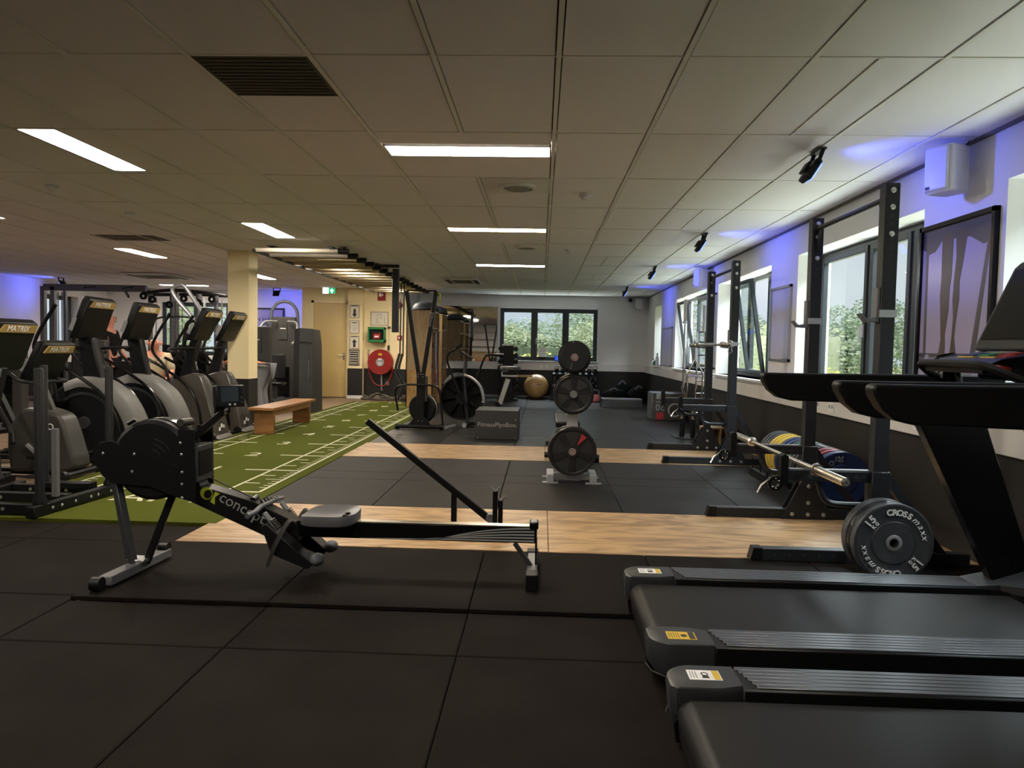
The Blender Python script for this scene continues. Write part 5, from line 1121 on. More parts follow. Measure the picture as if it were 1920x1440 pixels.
station('brown weight stack machine at the far left edge', (-7.6, 10.3, 0.0), 0.25, 1.82, 'mid_plastic', 'grey_steel', None, False, False)
# multi station cluster
ms = thing('multi_gym', 'big grey multi station cable tower before the far left window', 'exercise machine', (-7.6, 15.4, 0.0))
for i, (x, y) in enumerate(((-8.05, 15.1), (-7.85, 15.6), (-7.55, 15.2), (-7.25, 15.6), (-7.05, 15.1), (-6.85, 15.5))):
    MB().cyl((x, y, 0.0), (x, y, 2.32), 0.045, n=14).build('upright_tube', 'grey_steel', ms, world=True)
    MB().cyl((x + 0.12, y, 0.3), (x + 0.12, y, 2.2), 0.012, n=8).build('guide_rod', 'chrome', ms, world=True)
MB().tube(smooth_path([(-8.2, 15.1, 2.28), (-7.5, 14.9, 2.34), (-6.8, 15.0, 2.30), (-6.6, 15.5, 2.28), (-7.4, 15.8, 2.32), (-8.2, 15.5, 2.28), (-8.2, 15.1, 2.28)], 3), 0.035, 8).build('top_ring', 'dark_steel', ms, world=True)
for i, (x, y, z) in enumerate(((-7.95, 14.98, 2.15), (-7.6, 14.98, 2.05), (-7.3, 14.98, 2.18), (-7.0, 14.98, 2.1), (-8.15, 15.0, 2.22), (-6.75, 15.05, 2.18))):
    MB().lathe([(0.03, 0), (0.075, 0), (0.075, 0.03), (0.03, 0.03), (0.03, 0)], (x, y, z), (0, 1, 0), 20, False).build('pulley', 'black_plastic', ms, world=True)
for i, x in enumerate((-7.95, -7.4, -6.95)):
    MB().box(x - 0.12, 15.0, 0.12, x + 0.12, 15.12, 1.0).build('weight_stack', 'black_gloss', ms, world=True, bevel=0.01)
    MB().box(x - 0.13, 14.9, 0.98, x + 0.13, 15.1, 1.10).build('pad', 'black_plastic', ms, world=True, bevel=0.03, seg=2)
MB().box(-8.2, 15.0, 0.0, -6.7, 15.7, 0.06).build('base', 'grey_steel', ms, world=True)
# pull down loop frame (big grey loop above the third console)
lpf = thing('loop_frame_machine', 'machine with a tall grey bent loop frame above the third console', 'exercise machine', (-6.95, 13.0, 0.0))
MB().tube(smooth_path([(-6.133,13.000,1.689), (-6.257,13.000,1.827), (-6.439,13.000,2.031), (-6.535,13.000,2.198), (-6.468,13.000,2.283), (-6.324,13.000,2.286), (-6.200,13.000,2.129), (-6.046,13.000,1.897), (-5.912,13.000,1.693)], 4), 0.036, 10).build('loop_frame', 'grey_steel', lpf, world=True)
MB().tube(smooth_path([(-6.133,13.000,1.689), (-6.277,13.000,1.592), (-6.374,13.000,1.119), (-6.85, 13.0, 0.5), (-6.7, 13.0, 0.05)], 4), 0.036, 10).build('lower_frame', 'black_steel', lpf, world=True)
MB().tube(smooth_path([(-6.873,13.000,1.675), (-6.719,13.000,1.725), (-6.325,13.000,1.742), (-6.066,13.000,1.709)], 3), 0.016, 8).build('wide_bar', 'black_steel', lpf, world=True)
MB().box(-7.05, 12.8, 0.0, -6.4, 13.2, 0.07).build('base', 'grey_steel', lpf, world=True)
MB().box(-6.7, 12.8, 0.42, -6.35, 13.2, 0.50).build('seat', 'black_plastic', lpf, world=True, bevel=0.03, seg=2)
MB().bar((-6.52, 13.0, 0.05), (-6.52, 13.0, 0.45), 0.07, 0.07).build('seat_post', 'grey_steel', lpf, world=True)
# cable crossover: tower on the left wall and long beam
cc = thing('cable_crossover', 'cable crossover tower with long high grey beam along the far left', 'exercise machine', (-10.4, 15.5, 0.0))
for x, w in ((85, 4), (101, 4)):
    pass
q = (-10.455,15.500,2.045)
for dx in (-0.12, 0.10): MB().box(q[0] + dx - 0.045, 15.45, 0.0, q[0] + dx + 0.045, 15.55, 2.42).build('upright', 'grey_steel', cc, world=True, bevel=0.005)
for dx in (0.2, 0.28): MB().cyl((q[0] + dx, 15.5, 0.2), (q[0] + dx, 15.5, 2.3), 0.012, n=8).build('guide_rod', 'chrome', cc, world=True)
MB().box(q[0] + 0.16, 15.42, 0.2, q[0] + 0.32, 15.58, 1.0).build('weight_stack', 'black_gloss', cc, world=True)
MB().bar((q[0] + 0.35, 15.5, 0.0), (q[0] + 0.35, 15.5, 2.40), 0.06, 0.06).build('upright', 'grey_steel', cc, world=True)
MB().bar((q[0] - 0.1, 15.5, 2.40), (-8.35, 15.5, 2.40), 0.10, 0.14).build('top_beam', 'grey_steel', cc, world=True, bevel=0.01)
for x in (-9.4, -8.6): MB().cyl((x, 15.4, 2.42), (x + 0.1, 14.9, 2.36), 0.02, n=10).build('grip', 'black_plastic', cc, world=True)
MB().bar((-8.8, 15.5, 2.33), (-8.45, 15.0, 2.2), 0.03, 0.05).build('beam_bracket', 'black_steel', cc, world=True)
MB().box(q[0] - 0.3, 15.2, 0.0, q[0] + 0.5, 15.8, 0.06).build('base', 'grey_steel', cc, world=True)
# TV-like dark device with a red sign by the far left window
dv = thing('console_screen', 'small dark screen with a red mark below the far left window', 'screen', (-9.3, 18.9, 0.0))
MB().box(-9.75, 18.86, 0.98, -9.0, 18.92, 1.22).build('screen', 'black_gloss', dv, world=True, bevel=0.005); text('W', (-9.25, 18.857, 1.12), (1, 0, 0), (0, 0, 1), 0.13, 'led_red', dv); MB().box(-9.4, 18.9, 0.0, -9.34, 18.96, 1.0).build('stand', 'black_steel', dv, world=True); MB().box(-9.6, 18.8, 0.0, -9.15, 19.1, 0.04).build('base', 'black_steel', dv, world=True)
# ================================================================ OVERHEAD LADDER
ml_ = thing('monkey_bars', 'long overhead ladder of round rungs hung below the ceiling above the turf', 'monkey bars', (-3.23, 13.5, 2.55))
ys = [9.95 + 0.51 * k for k in range(15)]
for i, y in enumerate(ys):
    MB().cyl((-3.86, y, 2.55), (-2.72, y, 2.55), 0.030, n=14).build('rung', 'frame_beige' if i in (0, 1) else 'ladder_metal', ml_, world=True)
    MB().cyl((-2.74, y, 2.55), (-2.60, y, 2.55), 0.038, n=14).build('grip', 'black_plastic', ml_, world=True)
MB().box(-3.89, 9.9, 2.52, -3.85, 17.15, 2.56).build('side_rail', 'dark_steel', ml_, world=True)
MB().box(-2.86, 9.9, 2.575, -2.80, 17.15, 2.61).build('side_rail', 'dark_steel', ml_, world=True)
for y in (10.6, 12.6, 13.4, 15.4):
    for x in (-3.87, -2.83): MB().box(x - 0.02, y - 0.02, 2.58, x + 0.02, y + 0.02, CH - 0.004).box(x - 0.06, y - 0.05, CH - 0.012, x + 0.06, y + 0.05, CH - 0.004).build('hanger', 'dark_steel', ml_, world=True)
hp = thing('hanging_post', 'dark square post hanging down from the overhead ladder', 'post', (-2.47, 12.6, 1.53))
MB().box(-2.535, 12.55, 1.53, -2.43, 12.65, 2.60).build('post', 'dark_steel', hp, world=True, bevel=0.004); MB().box(-2.84, 12.57, 2.62, -2.43, 12.63, 2.67).build('mount', 'dark_steel', hp, world=True)
# ================================================================ DOOR WALL ITEMS
def wallframe(x0, x1, z0, z1, y, label, art, cat='sign', name='framed_sign'):
    t = thing(name, label, cat, ((x0 + x1) / 2, y, z0))
    f = MB()
    for a in ((x0, x0 + 0.02, z0, z1), (x1 - 0.02, x1, z0, z1), (x0, x1, z0, z0 + 0.02), (x0, x1, z1 - 0.02, z1)): f.box(a[0], y - 0.02, a[2], a[1], y, a[3])
    f.build('frame', 'frame_beige', t, world=True); MB().box(x0 + 0.015, y - 0.010, z0 + 0.015, x1 - 0.015, y - 0.002, z1 - 0.015).build('paper', 'paper', t, world=True)
    art(t, (x0 + x1) / 2, (z0 + z1) / 2, y - 0.0108); return t
def arrow(up):
    def f(t, x, z, y):
        s = 1 if up else -1; z -= 0.03
        MB().prism([(x - 0.03, z - s * 0.09), (x + 0.03, z - s * 0.09), (x + 0.03, z + s * 0.03), (x + 0.065, z + s * 0.03), (x, z + s * 0.11), (x - 0.065, z + s * 0.03), (x - 0.03, z + s * 0.03)], 'xz', y - 0.001, y).build('arrow', 'print_black', t, world=True)
        MB().box(x - 0.08, y - 0.001, z + 0.155, x + 0.08, y, z + 0.18).build('heading', 'print_black', t, world=True)
    return f
def printed(t, x, z, y):
    MB().box(x - 0.06, y - 0.001, z + 0.09, x + 0.06, y, z + 0.11).build('heading', 'print_black', t, world=True)
    for k in range(4): MB().box(x - 0.05, y - 0.001, z + 0.03 - 0.04 * k, x + 0.05, y, z + 0.038 - 0.04 * k).build('text_line', 'grey_print', t, world=True)
def darkprint(t, x, z, y):
    MB().box(x - 0.13, y - 0.001, z - 0.19, x + 0.13, y, z + 0.19).build('dark_field', 'print_black', t, world=True)
    for k in range(6): MB().box(x - 0.10 + 0.01 * (k % 2), y - 0.002, z + 0.15 - 0.055 * k, x + 0.10 - 0.012 * (k % 3), y - 0.001, z + 0.165 - 0.055 * k).build('text_line', 'paper', t, world=True)
PYF = 18.06
for (ya, yb), lab, art in (((570, 595), 'framed sign with a down arrow, topmost beside the door', arrow(False)), ((599, 624), 'framed printed notice, second from top beside the door', printed),
                           ((628, 653), 'framed sign with an up arrow, third from top beside the door', arrow(True)), ((657, 682), 'framed dark printed poster, lowest beside the door', darkprint)):
    z1 = 2.28 - (ya - 570) * 0.01288; wallframe(-4.675, -4.44, z1 - 0.325, z1, PYF, lab, art)
def plan(t, x, z, y):
    for a, b, c, d in ((-0.05, 0.10, 0.05, 0.11), (-0.05, -0.10, -0.04, 0.10), (0.04, -0.02, 0.05, 0.10), (-0.1, -0.10, 0.02, -0.09), (0.12, -0.1, 0.13, 0.06), (0.12, -0.11, 0.17, -0.10), (-0.08, -0.03, -0.04, -0.02), (0.0, 0.02, 0.04, 0.03)): MB().box(x + a, y - 0.001, z + b, x + c, y, z + d).build('plan_line', 'grey_print', t, world=True)
wallframe(-4.20, -3.76, 1.79, 2.13, 18.2, 'framed evacuation plan above the green case', plan, 'sign', 'evacuation_plan')
aed = thing('defibrillator_case', 'green wall case with a window and red device inside', 'first aid case', (-4.03, 18.2, 1.40))
c = MB()
for a in ((-4.22, -4.19, 1.38, 1.75), (-3.84, -3.81, 1.38, 1.75), (-4.22, -3.81, 1.38, 1.44), (-4.22, -3.81, 1.69, 1.75)): c.box(a[0], 18.0, a[2], a[1], 18.19, a[3])
c.build('case', 'green_case', aed, world=True, bevel=0.008); MB().box(-4.20, 18.16, 1.4, -3.83, 18.19, 1.73).build('back_plate', 'green_case', aed, world=True)
MB().box(-4.16, 18.05, 1.45, -3.88, 18.15, 1.66).build('dark_window', 'black_plastic', aed, world=True); MB().box(-4.10, 18.03, 1.45, -3.92, 18.05, 1.60).build('device', 'red', aed, world=True, bevel=0.01); MB().box(-4.06, 18.026, 1.50, -3.96, 18.03, 1.54).build('device_label', 'white_print', aed, world=True)
ex = thing('exit_sign', 'lit green and white emergency exit sign above the cream door', 'exit sign', (-5.20, 18.1, 2.5))
MB().box(-5.36, 18.10, 2.545, -5.05, 18.13, CH - 0.001).build('housing', 'trim_white', ex, world=True); MB().box(-5.36, 18.094, 2.545, -5.215, 18.10, 2.68).build('light_panel', 'sign_white', ex, world=True); MB().box(-5.215, 18.094, 2.545, -5.05, 18.10, 2.68).build('green_panel', 'sign_green', ex, world=True)
MB().prism([(-5.148, 2.56), (-5.118, 2.56), (-5.118, 2.61), (-5.085, 2.61), (-5.133, 2.665), (-5.181, 2.61), (-5.148, 2.61)], 'xz', 18.090, 18.094).build('arrow', 'sign_white', ex, world=True)
rm = MB(); rm.tube([(-5.30, 18.092, 2.645), (-5.285, 18.092, 2.61), (-5.26, 18.092, 2.58)], 0.006, 5); rm.tube([(-5.285, 18.092, 2.61), (-5.31, 18.092, 2.57)], 0.006, 5); rm.tube([(-5.315, 18.092, 2.62), (-5.275, 18.092, 2.625)], 0.005, 5); rm.ball((-5.297, 18.092, 2.66), 0.010, 8, 6); rm.build('running_figure', 'sign_green', ex, world=True)
fs = thing('fire_hose_sign', 'small red fire hose sign high on the cream wall', 'sign', (-3.93, 18.2, 2.42)); MB().box(-4.03, 18.19, 2.40, -3.83, 18.2, 2.60).build('plate', 'red', fs, world=True); MB().box(-4.00, 18.188, 2.50, -3.93, 18.19, 2.58).build('pictogram', 'white_print', fs, world=True); MB().prism([(-3.92, 2.51), (-3.88, 2.54), (-3.92, 2.57)], 'xz', 18.187, 18.19).build('arrow', 'white_print', fs, world=True)
al = thing('fire_alarm_sounder', 'round red alarm sounder near the hanging post', 'alarm', (-3.49, 18.2, 2.3)); MB().lathe([(0.085, 0), (0.085, 0.04), (0.06, 0.09), (0, 0.10)], (-3.49, 18.2, 2.30), (0, -1, 0), 20).build('body', 'red', al, world=True); MB().ring((-3.49, 18.16, 2.30), (0, -1, 0), 0.03, 0.05, 0.045, 20).build('ring', 'white_print', al, world=True)
cp = thing('fire_call_point', 'small square red call point right of the hose reel', 'alarm', (-3.47, 18.2, 1.5)); MB().box(-3.53, 18.16, 1.44, -3.41, 18.2, 1.56).build('box', 'red', cp, world=True, bevel=0.006); MB().box(-3.50, 18.156, 1.475, -3.44, 18.16, 1.525).build('button', 'white_print', cp, world=True)
fh = thing('fire_hose_reel', 'big round red fire hose reel on the cream wall', 'fire hose', (-3.92, 18.2, 0.55))
MB().lathe([(0, 0), (0.30, 0.0), (0.31, 0.02), (0.31, 0.14), (0.30, 0.16), (0, 0.15)], (-3.92, 18.19, 0.90), (0, -1, 0), 48).build('drum_cover', 'red', fh, world=True)
MB().lathe([(0, 0), (0.10, 0.0), (0.10, 0.012), (0, 0.012)], (-3.92, 18.035, 0.90), (0, -1, 0), 32).build('centre_disc', 'grey_print', fh, world=True); MB().box(-3.96, 18.018, 0.955, -3.88, 18.022, 0.985).build('disc_label', 'white_print', fh, world=True)
for k in range(3): MB().box(-3.97, 18.018, 0.89 - 0.03 * k, -3.87, 18.022, 0.905 - 0.03 * k).build('text_line', 'white_print', fh, world=True)
MB().box(-3.96, 18.022, 1.065, -3.87, 18.03, 1.115).build('yellow_label', 'yellow', fh, world=True)
MB().tube(smooth_path([(-4.23, 18.14, 1.12), (-4.22, 18.12, 0.9), (-4.20, 18.10, 0.65), (-4.08, 18.08, 0.40), (-3.90, 18.07, 0.32), (-3.75, 18.08, 0.38), (-3.65, 18.1, 0.60), (-3.62, 18.12, 0.78)], 5), 0.014, 8).build('hose', 'red', fh, world=True)
MB().cyl((-4.23, 18.14, 1.10), (-4.23, 18.14, 1.20), 0.025, n=12).build('valve', 'brushed', fh, world=True)
MB().box(-3.915, 18.13, 0.20, -3.885, 18.17, 0.60).box(-3.915, 18.13, 0.20, -3.86, 18.17, 0.225).build('support_arm', 'light_metal', fh, world=True)
MB().ring((-3.74, 18.07, 0.38), (0, 1, 0), 0.028, 0.042, 0.015, 20).build('hose_ring', 'light_metal', fh, world=True)
ch = thing('hanging_cable', 'thin key cord hanging on the cream wall left of the hanging post', 'cord', (-3.73, 18.2, 1.2)); MB().tube([(-3.735, 18.18, 1.74), (-3.74, 18.17, 1.5), (-3.74, 18.17, 1.30)], 0.006, 6).build('cord', 'brushed', ch, world=True); MB().box(-3.77, 18.16, 1.72, -3.70, 18.2, 1.77).build('hook', 'print_black', ch, world=True); MB().cyl((-3.74, 18.16, 1.19), (-3.74, 18.16, 1.31), 0.03, n=10).build('weight', 'print_black', ch, world=True)
# rope heap
rp = thing('battle_rope', 'thick grey rope lying in loops at the far end of the turf', 'rope', (-3.75, 17.55, 0.0)); random.seed(3)
for k in range(3):
    pts = []
    for i in range(18):
        t_ = i / 17; pts.append((-4.22 + 1.05 * t_ + random.uniform(-0.02, 0.02), 17.55 + 0.13 * (k - 1) + 0.10 * math.sin(t_ * 9 + k * 2), 0.045 + 0.035 * k * (0.6 + 0.4 * math.sin(t_ * 14 + k))))
    MB().tube(smooth_path(pts, 3), 0.026, 8).build('rope_strand', 'rope', rp, world=True)
MB().tube(smooth_path([(-4.05, 17.5, 0.06), (-3.95, 17.45, 0.13), (-3.85, 17.5, 0.17), (-3.80, 17.62, 0.10), (-3.95, 17.66, 0.06), (-4.02, 17.52, 0.12)], 4), 0.028, 8).build('rope_knot', 'rope', rp, world=True)
# slogan poster far wall
ps = thing('slogan_poster', 'violet lit slogan poster on the far wall behind the column', 'poster', (-7.2, 19.55, 1.3)); MB().box(-7.85, 19.53, 1.28, -6.80, 19.55, 2.24).build('frame', 'print_black', ps, world=True); MB().box(-7.80, 19.524, 1.33, -6.85, 19.53, 2.19).build('print', 'pale_poster', ps, world=True)
MB().box(-7.80, 19.522, 1.33, -6.85, 19.524, 1.72).build('lower_field', 'poster_dark', ps, world=True); text('PUSH HARDER', (-7.30, 19.521, 1.93), (1, 0, 0), (0, 0, 1), 0.16, 'print_black', ps); text('THAN', (-7.02, 19.520, 1.66), (1, 0, 0), (0, 0, 1), 0.13, 'pale_poster', ps)
# ================================================================ WOODEN CABINETS, MIRROR
def cabinet(y0, y1, label):
    t = thing('shelf_cabinet', label, 'cabinet', (-2.55, (y0 + y1) / 2, 0.021)); x0, x1, z1 = -2.84, -2.30, 2.06
    MB().box(x0, y0, 0.80, x1, y0 + 0.025, z1).build('side_panel', 'cab_wood', t, world=True); MB().box(x0, y0, 0.021, x1, y0 + 0.025, 0.795).build('side_panel', 'knotty', t, world=True)
    MB().box(x0, y1 - 0.025, 0.021, x1, y1, z1).build('side_panel', 'cab_wood', t, world=True); MB().box(x0, y0, 0.021, x0 + 0.02, y1, z1).build('back_panel', 'cab_wood', t, world=True)
    for z in (0.04, 0.45, 0.80, 1.25, 1.68, z1 - 0.025): MB().box(x0, y0 + 0.025, z, x1, y1 - 0.025, z + 0.025).build('shelf', 'cab_wood', t, world=True)
    MB().box(x0 + 0.02, (y0 + y1) / 2 - 0.012, 0.06, x1, (y0 + y1) / 2 + 0.012, z1 - 0.03).build('divider', 'cab_wood', t, world=True)
    return t
cabinet(15.6, 16.7, 'wooden shelf cabinet, nearer one behind the ski machine'); cabinet(17.2, 18.1, 'wooden shelf cabinet, farther one by the side wall')
random.seed(11)
for j, (y0, tag_) in enumerate(((15.6, 'nearer'), (17.2, 'farther'))):
    for i, z in enumerate((1.275, 1.705, 0.825)):
        for k in range(3):
            m = random.choice(['blue_plate', 'cloth_grey', 'terracotta', 'cloth_black', 'red_plate', 'green_plate'])
            y = y0 + 0.12 + k * 0.13
            tt = thing('yoga_mat', 'rolled exercise mat, %s from the front on the %s shelf of the %s cabinet' % (('first', 'second', 'third')[k], ('middle', 'top', 'lower')[i], tag_), 'mat', (-2.48, y, z))
            MB().cyl((-2.75, y, z + 0.055), (-2.33, y, z + 0.055), 0.052, n=14).build('roll', m, tt, world=True)
for i, (y, lab) in enumerate(((16.1, 'blue grey balance dome on top of the nearer cabinet'), (17.6, 'blue grey balance dome on top of the farther cabinet'))):
    t = thing('balance_dome', lab, 'balance trainer', (-2.52, y, 2.062)); MB().lathe([(0, 0), (0.27, 0), (0.30, 0.02), (0.295, 0.04), (0, 0.04)], (0, 0, 0), n=32).build('base', 'black_plastic', t); MB().lathe([(0.285, 0.04), (0.27, 0.10), (0.22, 0.16), (0.14, 0.19), (0.0, 0.20)], (0, 0, 0), n=32).build('dome', 'dome_blue', t)
mir = thing('wall_mirror', 'large frameless mirror on the far wall left of the window', 'mirror', (-2.05, 19.58, 0.93)); MB().box(-3.18, 19.572, 0.94, -1.17, 19.588, 2.38).build('glass', 'mirror_glass', mir, world=True); MB().box(-3.19, 19.57, 0.935, -1.16, 19.59, 0.945).build('bottom_rail', 'alu', mir, world=True)
# resistance bands by the cabinet
bd = thing('resistance_bands', 'bundle of long resistance bands hanging at the cabinet front', 'bands', (-2.2, 15.75, 1.6))
for k, (dx, m, z0) in enumerate(((0, 'red_plate', 0.55), (0.02, 'green_plate', 0.8), (0.045, 'cloth_grey', 0.45), (0.06, 'red_plate', 0.3), (0.03, 'light_metal', 0.75), (0.08, 'print_black', 0.35))):
    MB().tube([(-2.26 + dx, 15.70 + dx, 1.60), (-2.27 + dx, 15.70 + dx, 1.1), (-2.25 + dx, 15.71 + dx, z0)], 0.012, 6).build('band', m, bd, world=True)
MB().cyl((-2.30, 15.7, 1.61), (-2.14, 15.8, 1.61), 0.012, n=8).build('hook', 'grey_steel', bd, world=True)
# hanging straps left of the ski machine
hs = thing('suspension_straps', 'long black suspension straps hanging beside the ski machine', 'straps', (-2.75, 14.6, 2.5))
for dx, zz in ((0, 0.25), (0.06, 0.3)):
    MB().tube([(-2.77 + dx, 14.6, 2.66), (-2.78 + dx, 14.6, 1.1)], 0.014, 6).build('strap', 'cable_black', hs, world=True); MB().tube(smooth_path([(-2.79 + dx, 14.6, 1.15), (-2.86 + dx, 14.6, 0.8), (-2.72 + dx, 14.58, 0.5), (-2.82 + dx, 14.6, zz)], 4), 0.026, 6).build('loop', 'cable_black', hs, world=True)
# ================================================================ SKI MACHINE
SY = 11.55; sk = thing('ski_machine', 'upright black ski ergometer with Y shaped arms and round flywheel', 'ski machine', (-1.86, SY, 0.021))
MB().prism([(-2.10, 0.03), (-1.62, 0.03), (-1.72, 0.13), (-1.77, 0.20), (-1.94, 0.20), (-2.0, 0.13)], 'xz', SY - 0.10, SY - 0.06).build('base_plate', 'black_steel', sk, world=True)
MB().cyl((-2.22, SY - 0.08, 0.06), (-1.50, SY - 0.08, 0.06), 0.032, n=12).build('foot_tube', 'black_steel', sk, world=True)
for x in (-2.21, -1.52): MB().cyl((x - 0.03, SY - 0.08, 0.062), (x + 0.03, SY - 0.08, 0.062), 0.042, n=14).build('foot_cap', 'black_plastic', sk, world=True)
MB().box(-1.925, SY - 0.05, 0.05, -1.80, SY + 0.05, 0.90).build('tower', 'black_steel', sk, world=True, bevel=0.006); MB().box(-1.80, SY - 0.03, 0.45, -1.765, SY + 0.05, 0.84).build('tower_fin', 'mid_plastic', sk, world=True)
MB().lathe([(0, -0.07), (0.21, -0.07), (0.225, -0.05), (0.225, 0.06), (0.20, 0.08), (0, 0.08)], (-1.845, SY + 0.14, 0.33), (0.25, 1, 0), 40).build('flywheel_housing', 'black_plastic', sk, world=True)
MB().tube([(-1.845 + 0.228 * math.cos(a) , SY + 0.12 - 0.05 * math.cos(a), 0.33 + 0.228 * math.sin(a)) for a in [k * PI / 10 for k in range(-4, 7)]], 0.006, 6).build('housing_trim', 'light_metal', sk, world=True)
for s, tp in ((-1, (-2.105, 2.15)), (1, (-1.645, 2.155))):
    MB().bar((-1.865 + s * 0.035, SY, 0.86), (tp[0], SY, tp[1]), 0.06, 0.075, (0, 1, 0)).build('upper_arm', 'black_steel', sk, world=True, bevel=0.006)
    MB().tube(smooth_path([(tp[0] + s * 0.03, SY - 0.04, 2.12), (tp[0] + s * 0.07, SY - 0.06, 2.10), (tp[0] + s * 0.055, SY - 0.06, 1.96)], 3), 0.015, 8).build('ski_handle', 'lime_print' if s > 0 else 'brushed', sk, world=True)
    MB().lathe([(0.03, -0.02), (0.03, 0.02), (0, 0.02)], (tp[0] + s * 0.02, SY, 2.12), (0, 1, 0), 14).build('pulley', 'black_plastic', sk, world=True)
MB().cyl((-2.11, SY, 2.165), (-1.64, SY, 2.165), 0.010, n=8).build('top_bar', 'black_steel', sk, world=True)
text('concept2', (-1.715, SY - 0.04, 1.72), (0.21, 0, 1), (-1, 0, 0.21), 0.06, 'grey_print', sk)
MB().box(-1.985, SY + 0.02, 1.18, -1.795, SY + 0.06, 1.32).build('monitor', 'black_plastic', sk, world=True) if False else None
MB().tube(smooth_path([(-2.20, SY - 0.1, 0.30), (-2.24, SY - 0.12, 0.62), (-2.12, SY - 0.12, 0.70), (-1.86, SY - 0.12, 0.71), (-1.62, SY - 0.12, 0.69), (-1.55, SY - 0.12, 0.58), (-1.50, SY - 0.1, 0.10)], 4), 0.016, 8).build('guard_bar', 'black_steel', sk, world=True)
for x, z in ((-1.90, 0.87), (-1.86, 0.87), (-1.83, 0.87), (-1.90, 0.83), (-1.83, 0.83), (-1.89, 0.71), (-1.83, 0.71), (-1.88, 0.15), (-1.82, 0.15), (-1.90, 0.07), (-1.78, 0.07)): MB().ball((x, SY - 0.052 if z > .2 else SY - 0.102, z), 0.007, 8, 6).build('rivet', 'bolt', sk, world=True)
MB().bar((-1.47, SY - 0.1, 0.045), (-1.33, SY + 0.12, 0.075), 0.035, 0.03).build('floor_strut', 'light_metal', sk, world=True)
# ================================================================ AIR BIKE
AY = 12.1; ab = thing('air_bike', 'grey and black fan bike with large round cage right of the ski machine', 'exercise bike', (-1.1, AY, 0.021))
fc_ = (-1.27, 0.50); R_f = 0.365
MB().ring((fc_[0], AY - 0.09, fc_[1] - 0.02), (0, 1, 0), R_f - 0.022, R_f, 0.18, 48).build('fan_rim', 'dark_steel', ab, world=True)
MB().lathe([(0, 0), (0.10, 0), (0.10, 0.16), (0, 0.16)], (fc_[0], AY - 0.08, fc_[1] - 0.02), (0, 1, 0), 28).build('hub', 'black_plastic', ab, world=True)
MB().lathe([(0, 0), (R_f - 0.02, 0.0), (R_f - 0.02, 0.01), (0, 0.01)], (fc_[0], AY + 0.07, fc_[1] - 0.02), (0, 1, 0), 40).build('fan_guard', 'black_steel', ab, world=True)
for k in range(20):
    a = k * PI / 10; MB().bar((fc_[0] + 0.09 * math.cos(a), AY - 0.085, fc_[1] - 0.02 + 0.09 * math.sin(a)), (fc_[0] + (R_f - 0.01) * math.cos(a), AY - 0.085, fc_[1] - 0.02 + (R_f - 0.01) * math.sin(a)), 0.006, 0.006).build('cage_wire', 'black_steel', ab, world=True)
for k in range(8):
    a = k * PI / 4 + 0.2; c0 = Vector((fc_[0] + 0.22 * math.cos(a), AY, fc_[1] - 0.02 + 0.22 * math.sin(a))); MB().bar(c0 - Vector((math.cos(a), 0, math.sin(a))) * 0.11, c0 + Vector((math.cos(a), 0, math.sin(a))) * 0.11, 0.09, 0.01, (math.sin(a), 0.6, -math.cos(a))).build('fan_blade', 'black_plastic', ab, world=True)
MB().tube(smooth_path([(-1.24, AY - 0.1, 0.86), (-1.10, AY - 0.11, 0.80), (-0.98, AY - 0.11, 0.68), (-0.92, AY - 0.11, 0.50), (-0.92, AY - 0.1, 0.42)], 4), [0.022] * 16 + [0.03], 8).build('fender', 'light_metal', ab, world=True)
MB().tube([(-1.22, AY - 0.02, 1.12), (-1.24, AY - 0.05, 0.80), (-1.17, AY - 0.1, 0.05)], 0.028, 10).build('mast', 'dark_steel', ab, world=True)
MB().cbox((-1.20, AY - 0.03, 1.17), (0.24, 0.14, 0.03), (0, math.radians(32), 0)).build('monitor', 'black_plastic', ab, world=True, bevel=0.008); MB().cyl((-1.10, AY - 0.1, 1.10), (-1.10, AY + 0.04, 1.10), 0.02, n=10).build('monitor_roll', 'light_metal', ab, world=True)
MB().tube(smooth_path([(-1.29, AY - 0.22, 1.33), (-1.40, AY - 0.22, 1.25), (-1.48, AY - 0.2, 1.20), (-1.50, AY - 0.2, 1.08), (-1.42, AY - 0.2, 0.85), (-1.28, AY - 0.2, 0.52), (-1.14, AY - 0.18, 0.30)], 4), 0.018, 8).build('moving_handle', 'black_steel', ab, world=True)
MB().tube(smooth_path([(-0.66, AY + 0.22, 1.185), (-0.88, AY + 0.2, 1.18), (-0.96, AY + 0.2, 1.08), (-1.08, AY + 0.2, 0.70), (-1.14, AY + 0.18, 0.40)], 4), 0.018, 8).build('moving_handle', 'black_steel', ab, world=True)
MB().cyl((-1.36, AY - 0.22, 1.30), (-1.26, AY - 0.22, 1.35), 0.024, n=10).build('grip', 'black_plastic', ab, world=True); MB().cyl((-0.78, AY + 0.22, 1.185), (-0.62, AY + 0.22, 1.185), 0.026, n=10).build('grip', 'black_plastic', ab, world=True)
MB().bar((-1.17, AY, 0.30), (-0.62, AY, 0.16), 0.05, 0.05).build('lower_frame', 'black_steel', ab, world=True); MB().bar((-1.14, AY - 0.05, 0.42), (-0.86, AY - 0.06, 0.24), 0.02, 0.03).build('crank', 'black_steel', ab, world=True)
MB().bar((-0.80, AY, 0.12), (-0.66, AY, 0.40), 0.05, 0.07).build('seat_tube', 'black_steel', ab, world=True); MB().bar((-0.665, AY, 0.38), (-0.53, AY, 0.80), 0.045, 0.075).build('seat_post', 'light_metal', ab, world=True)
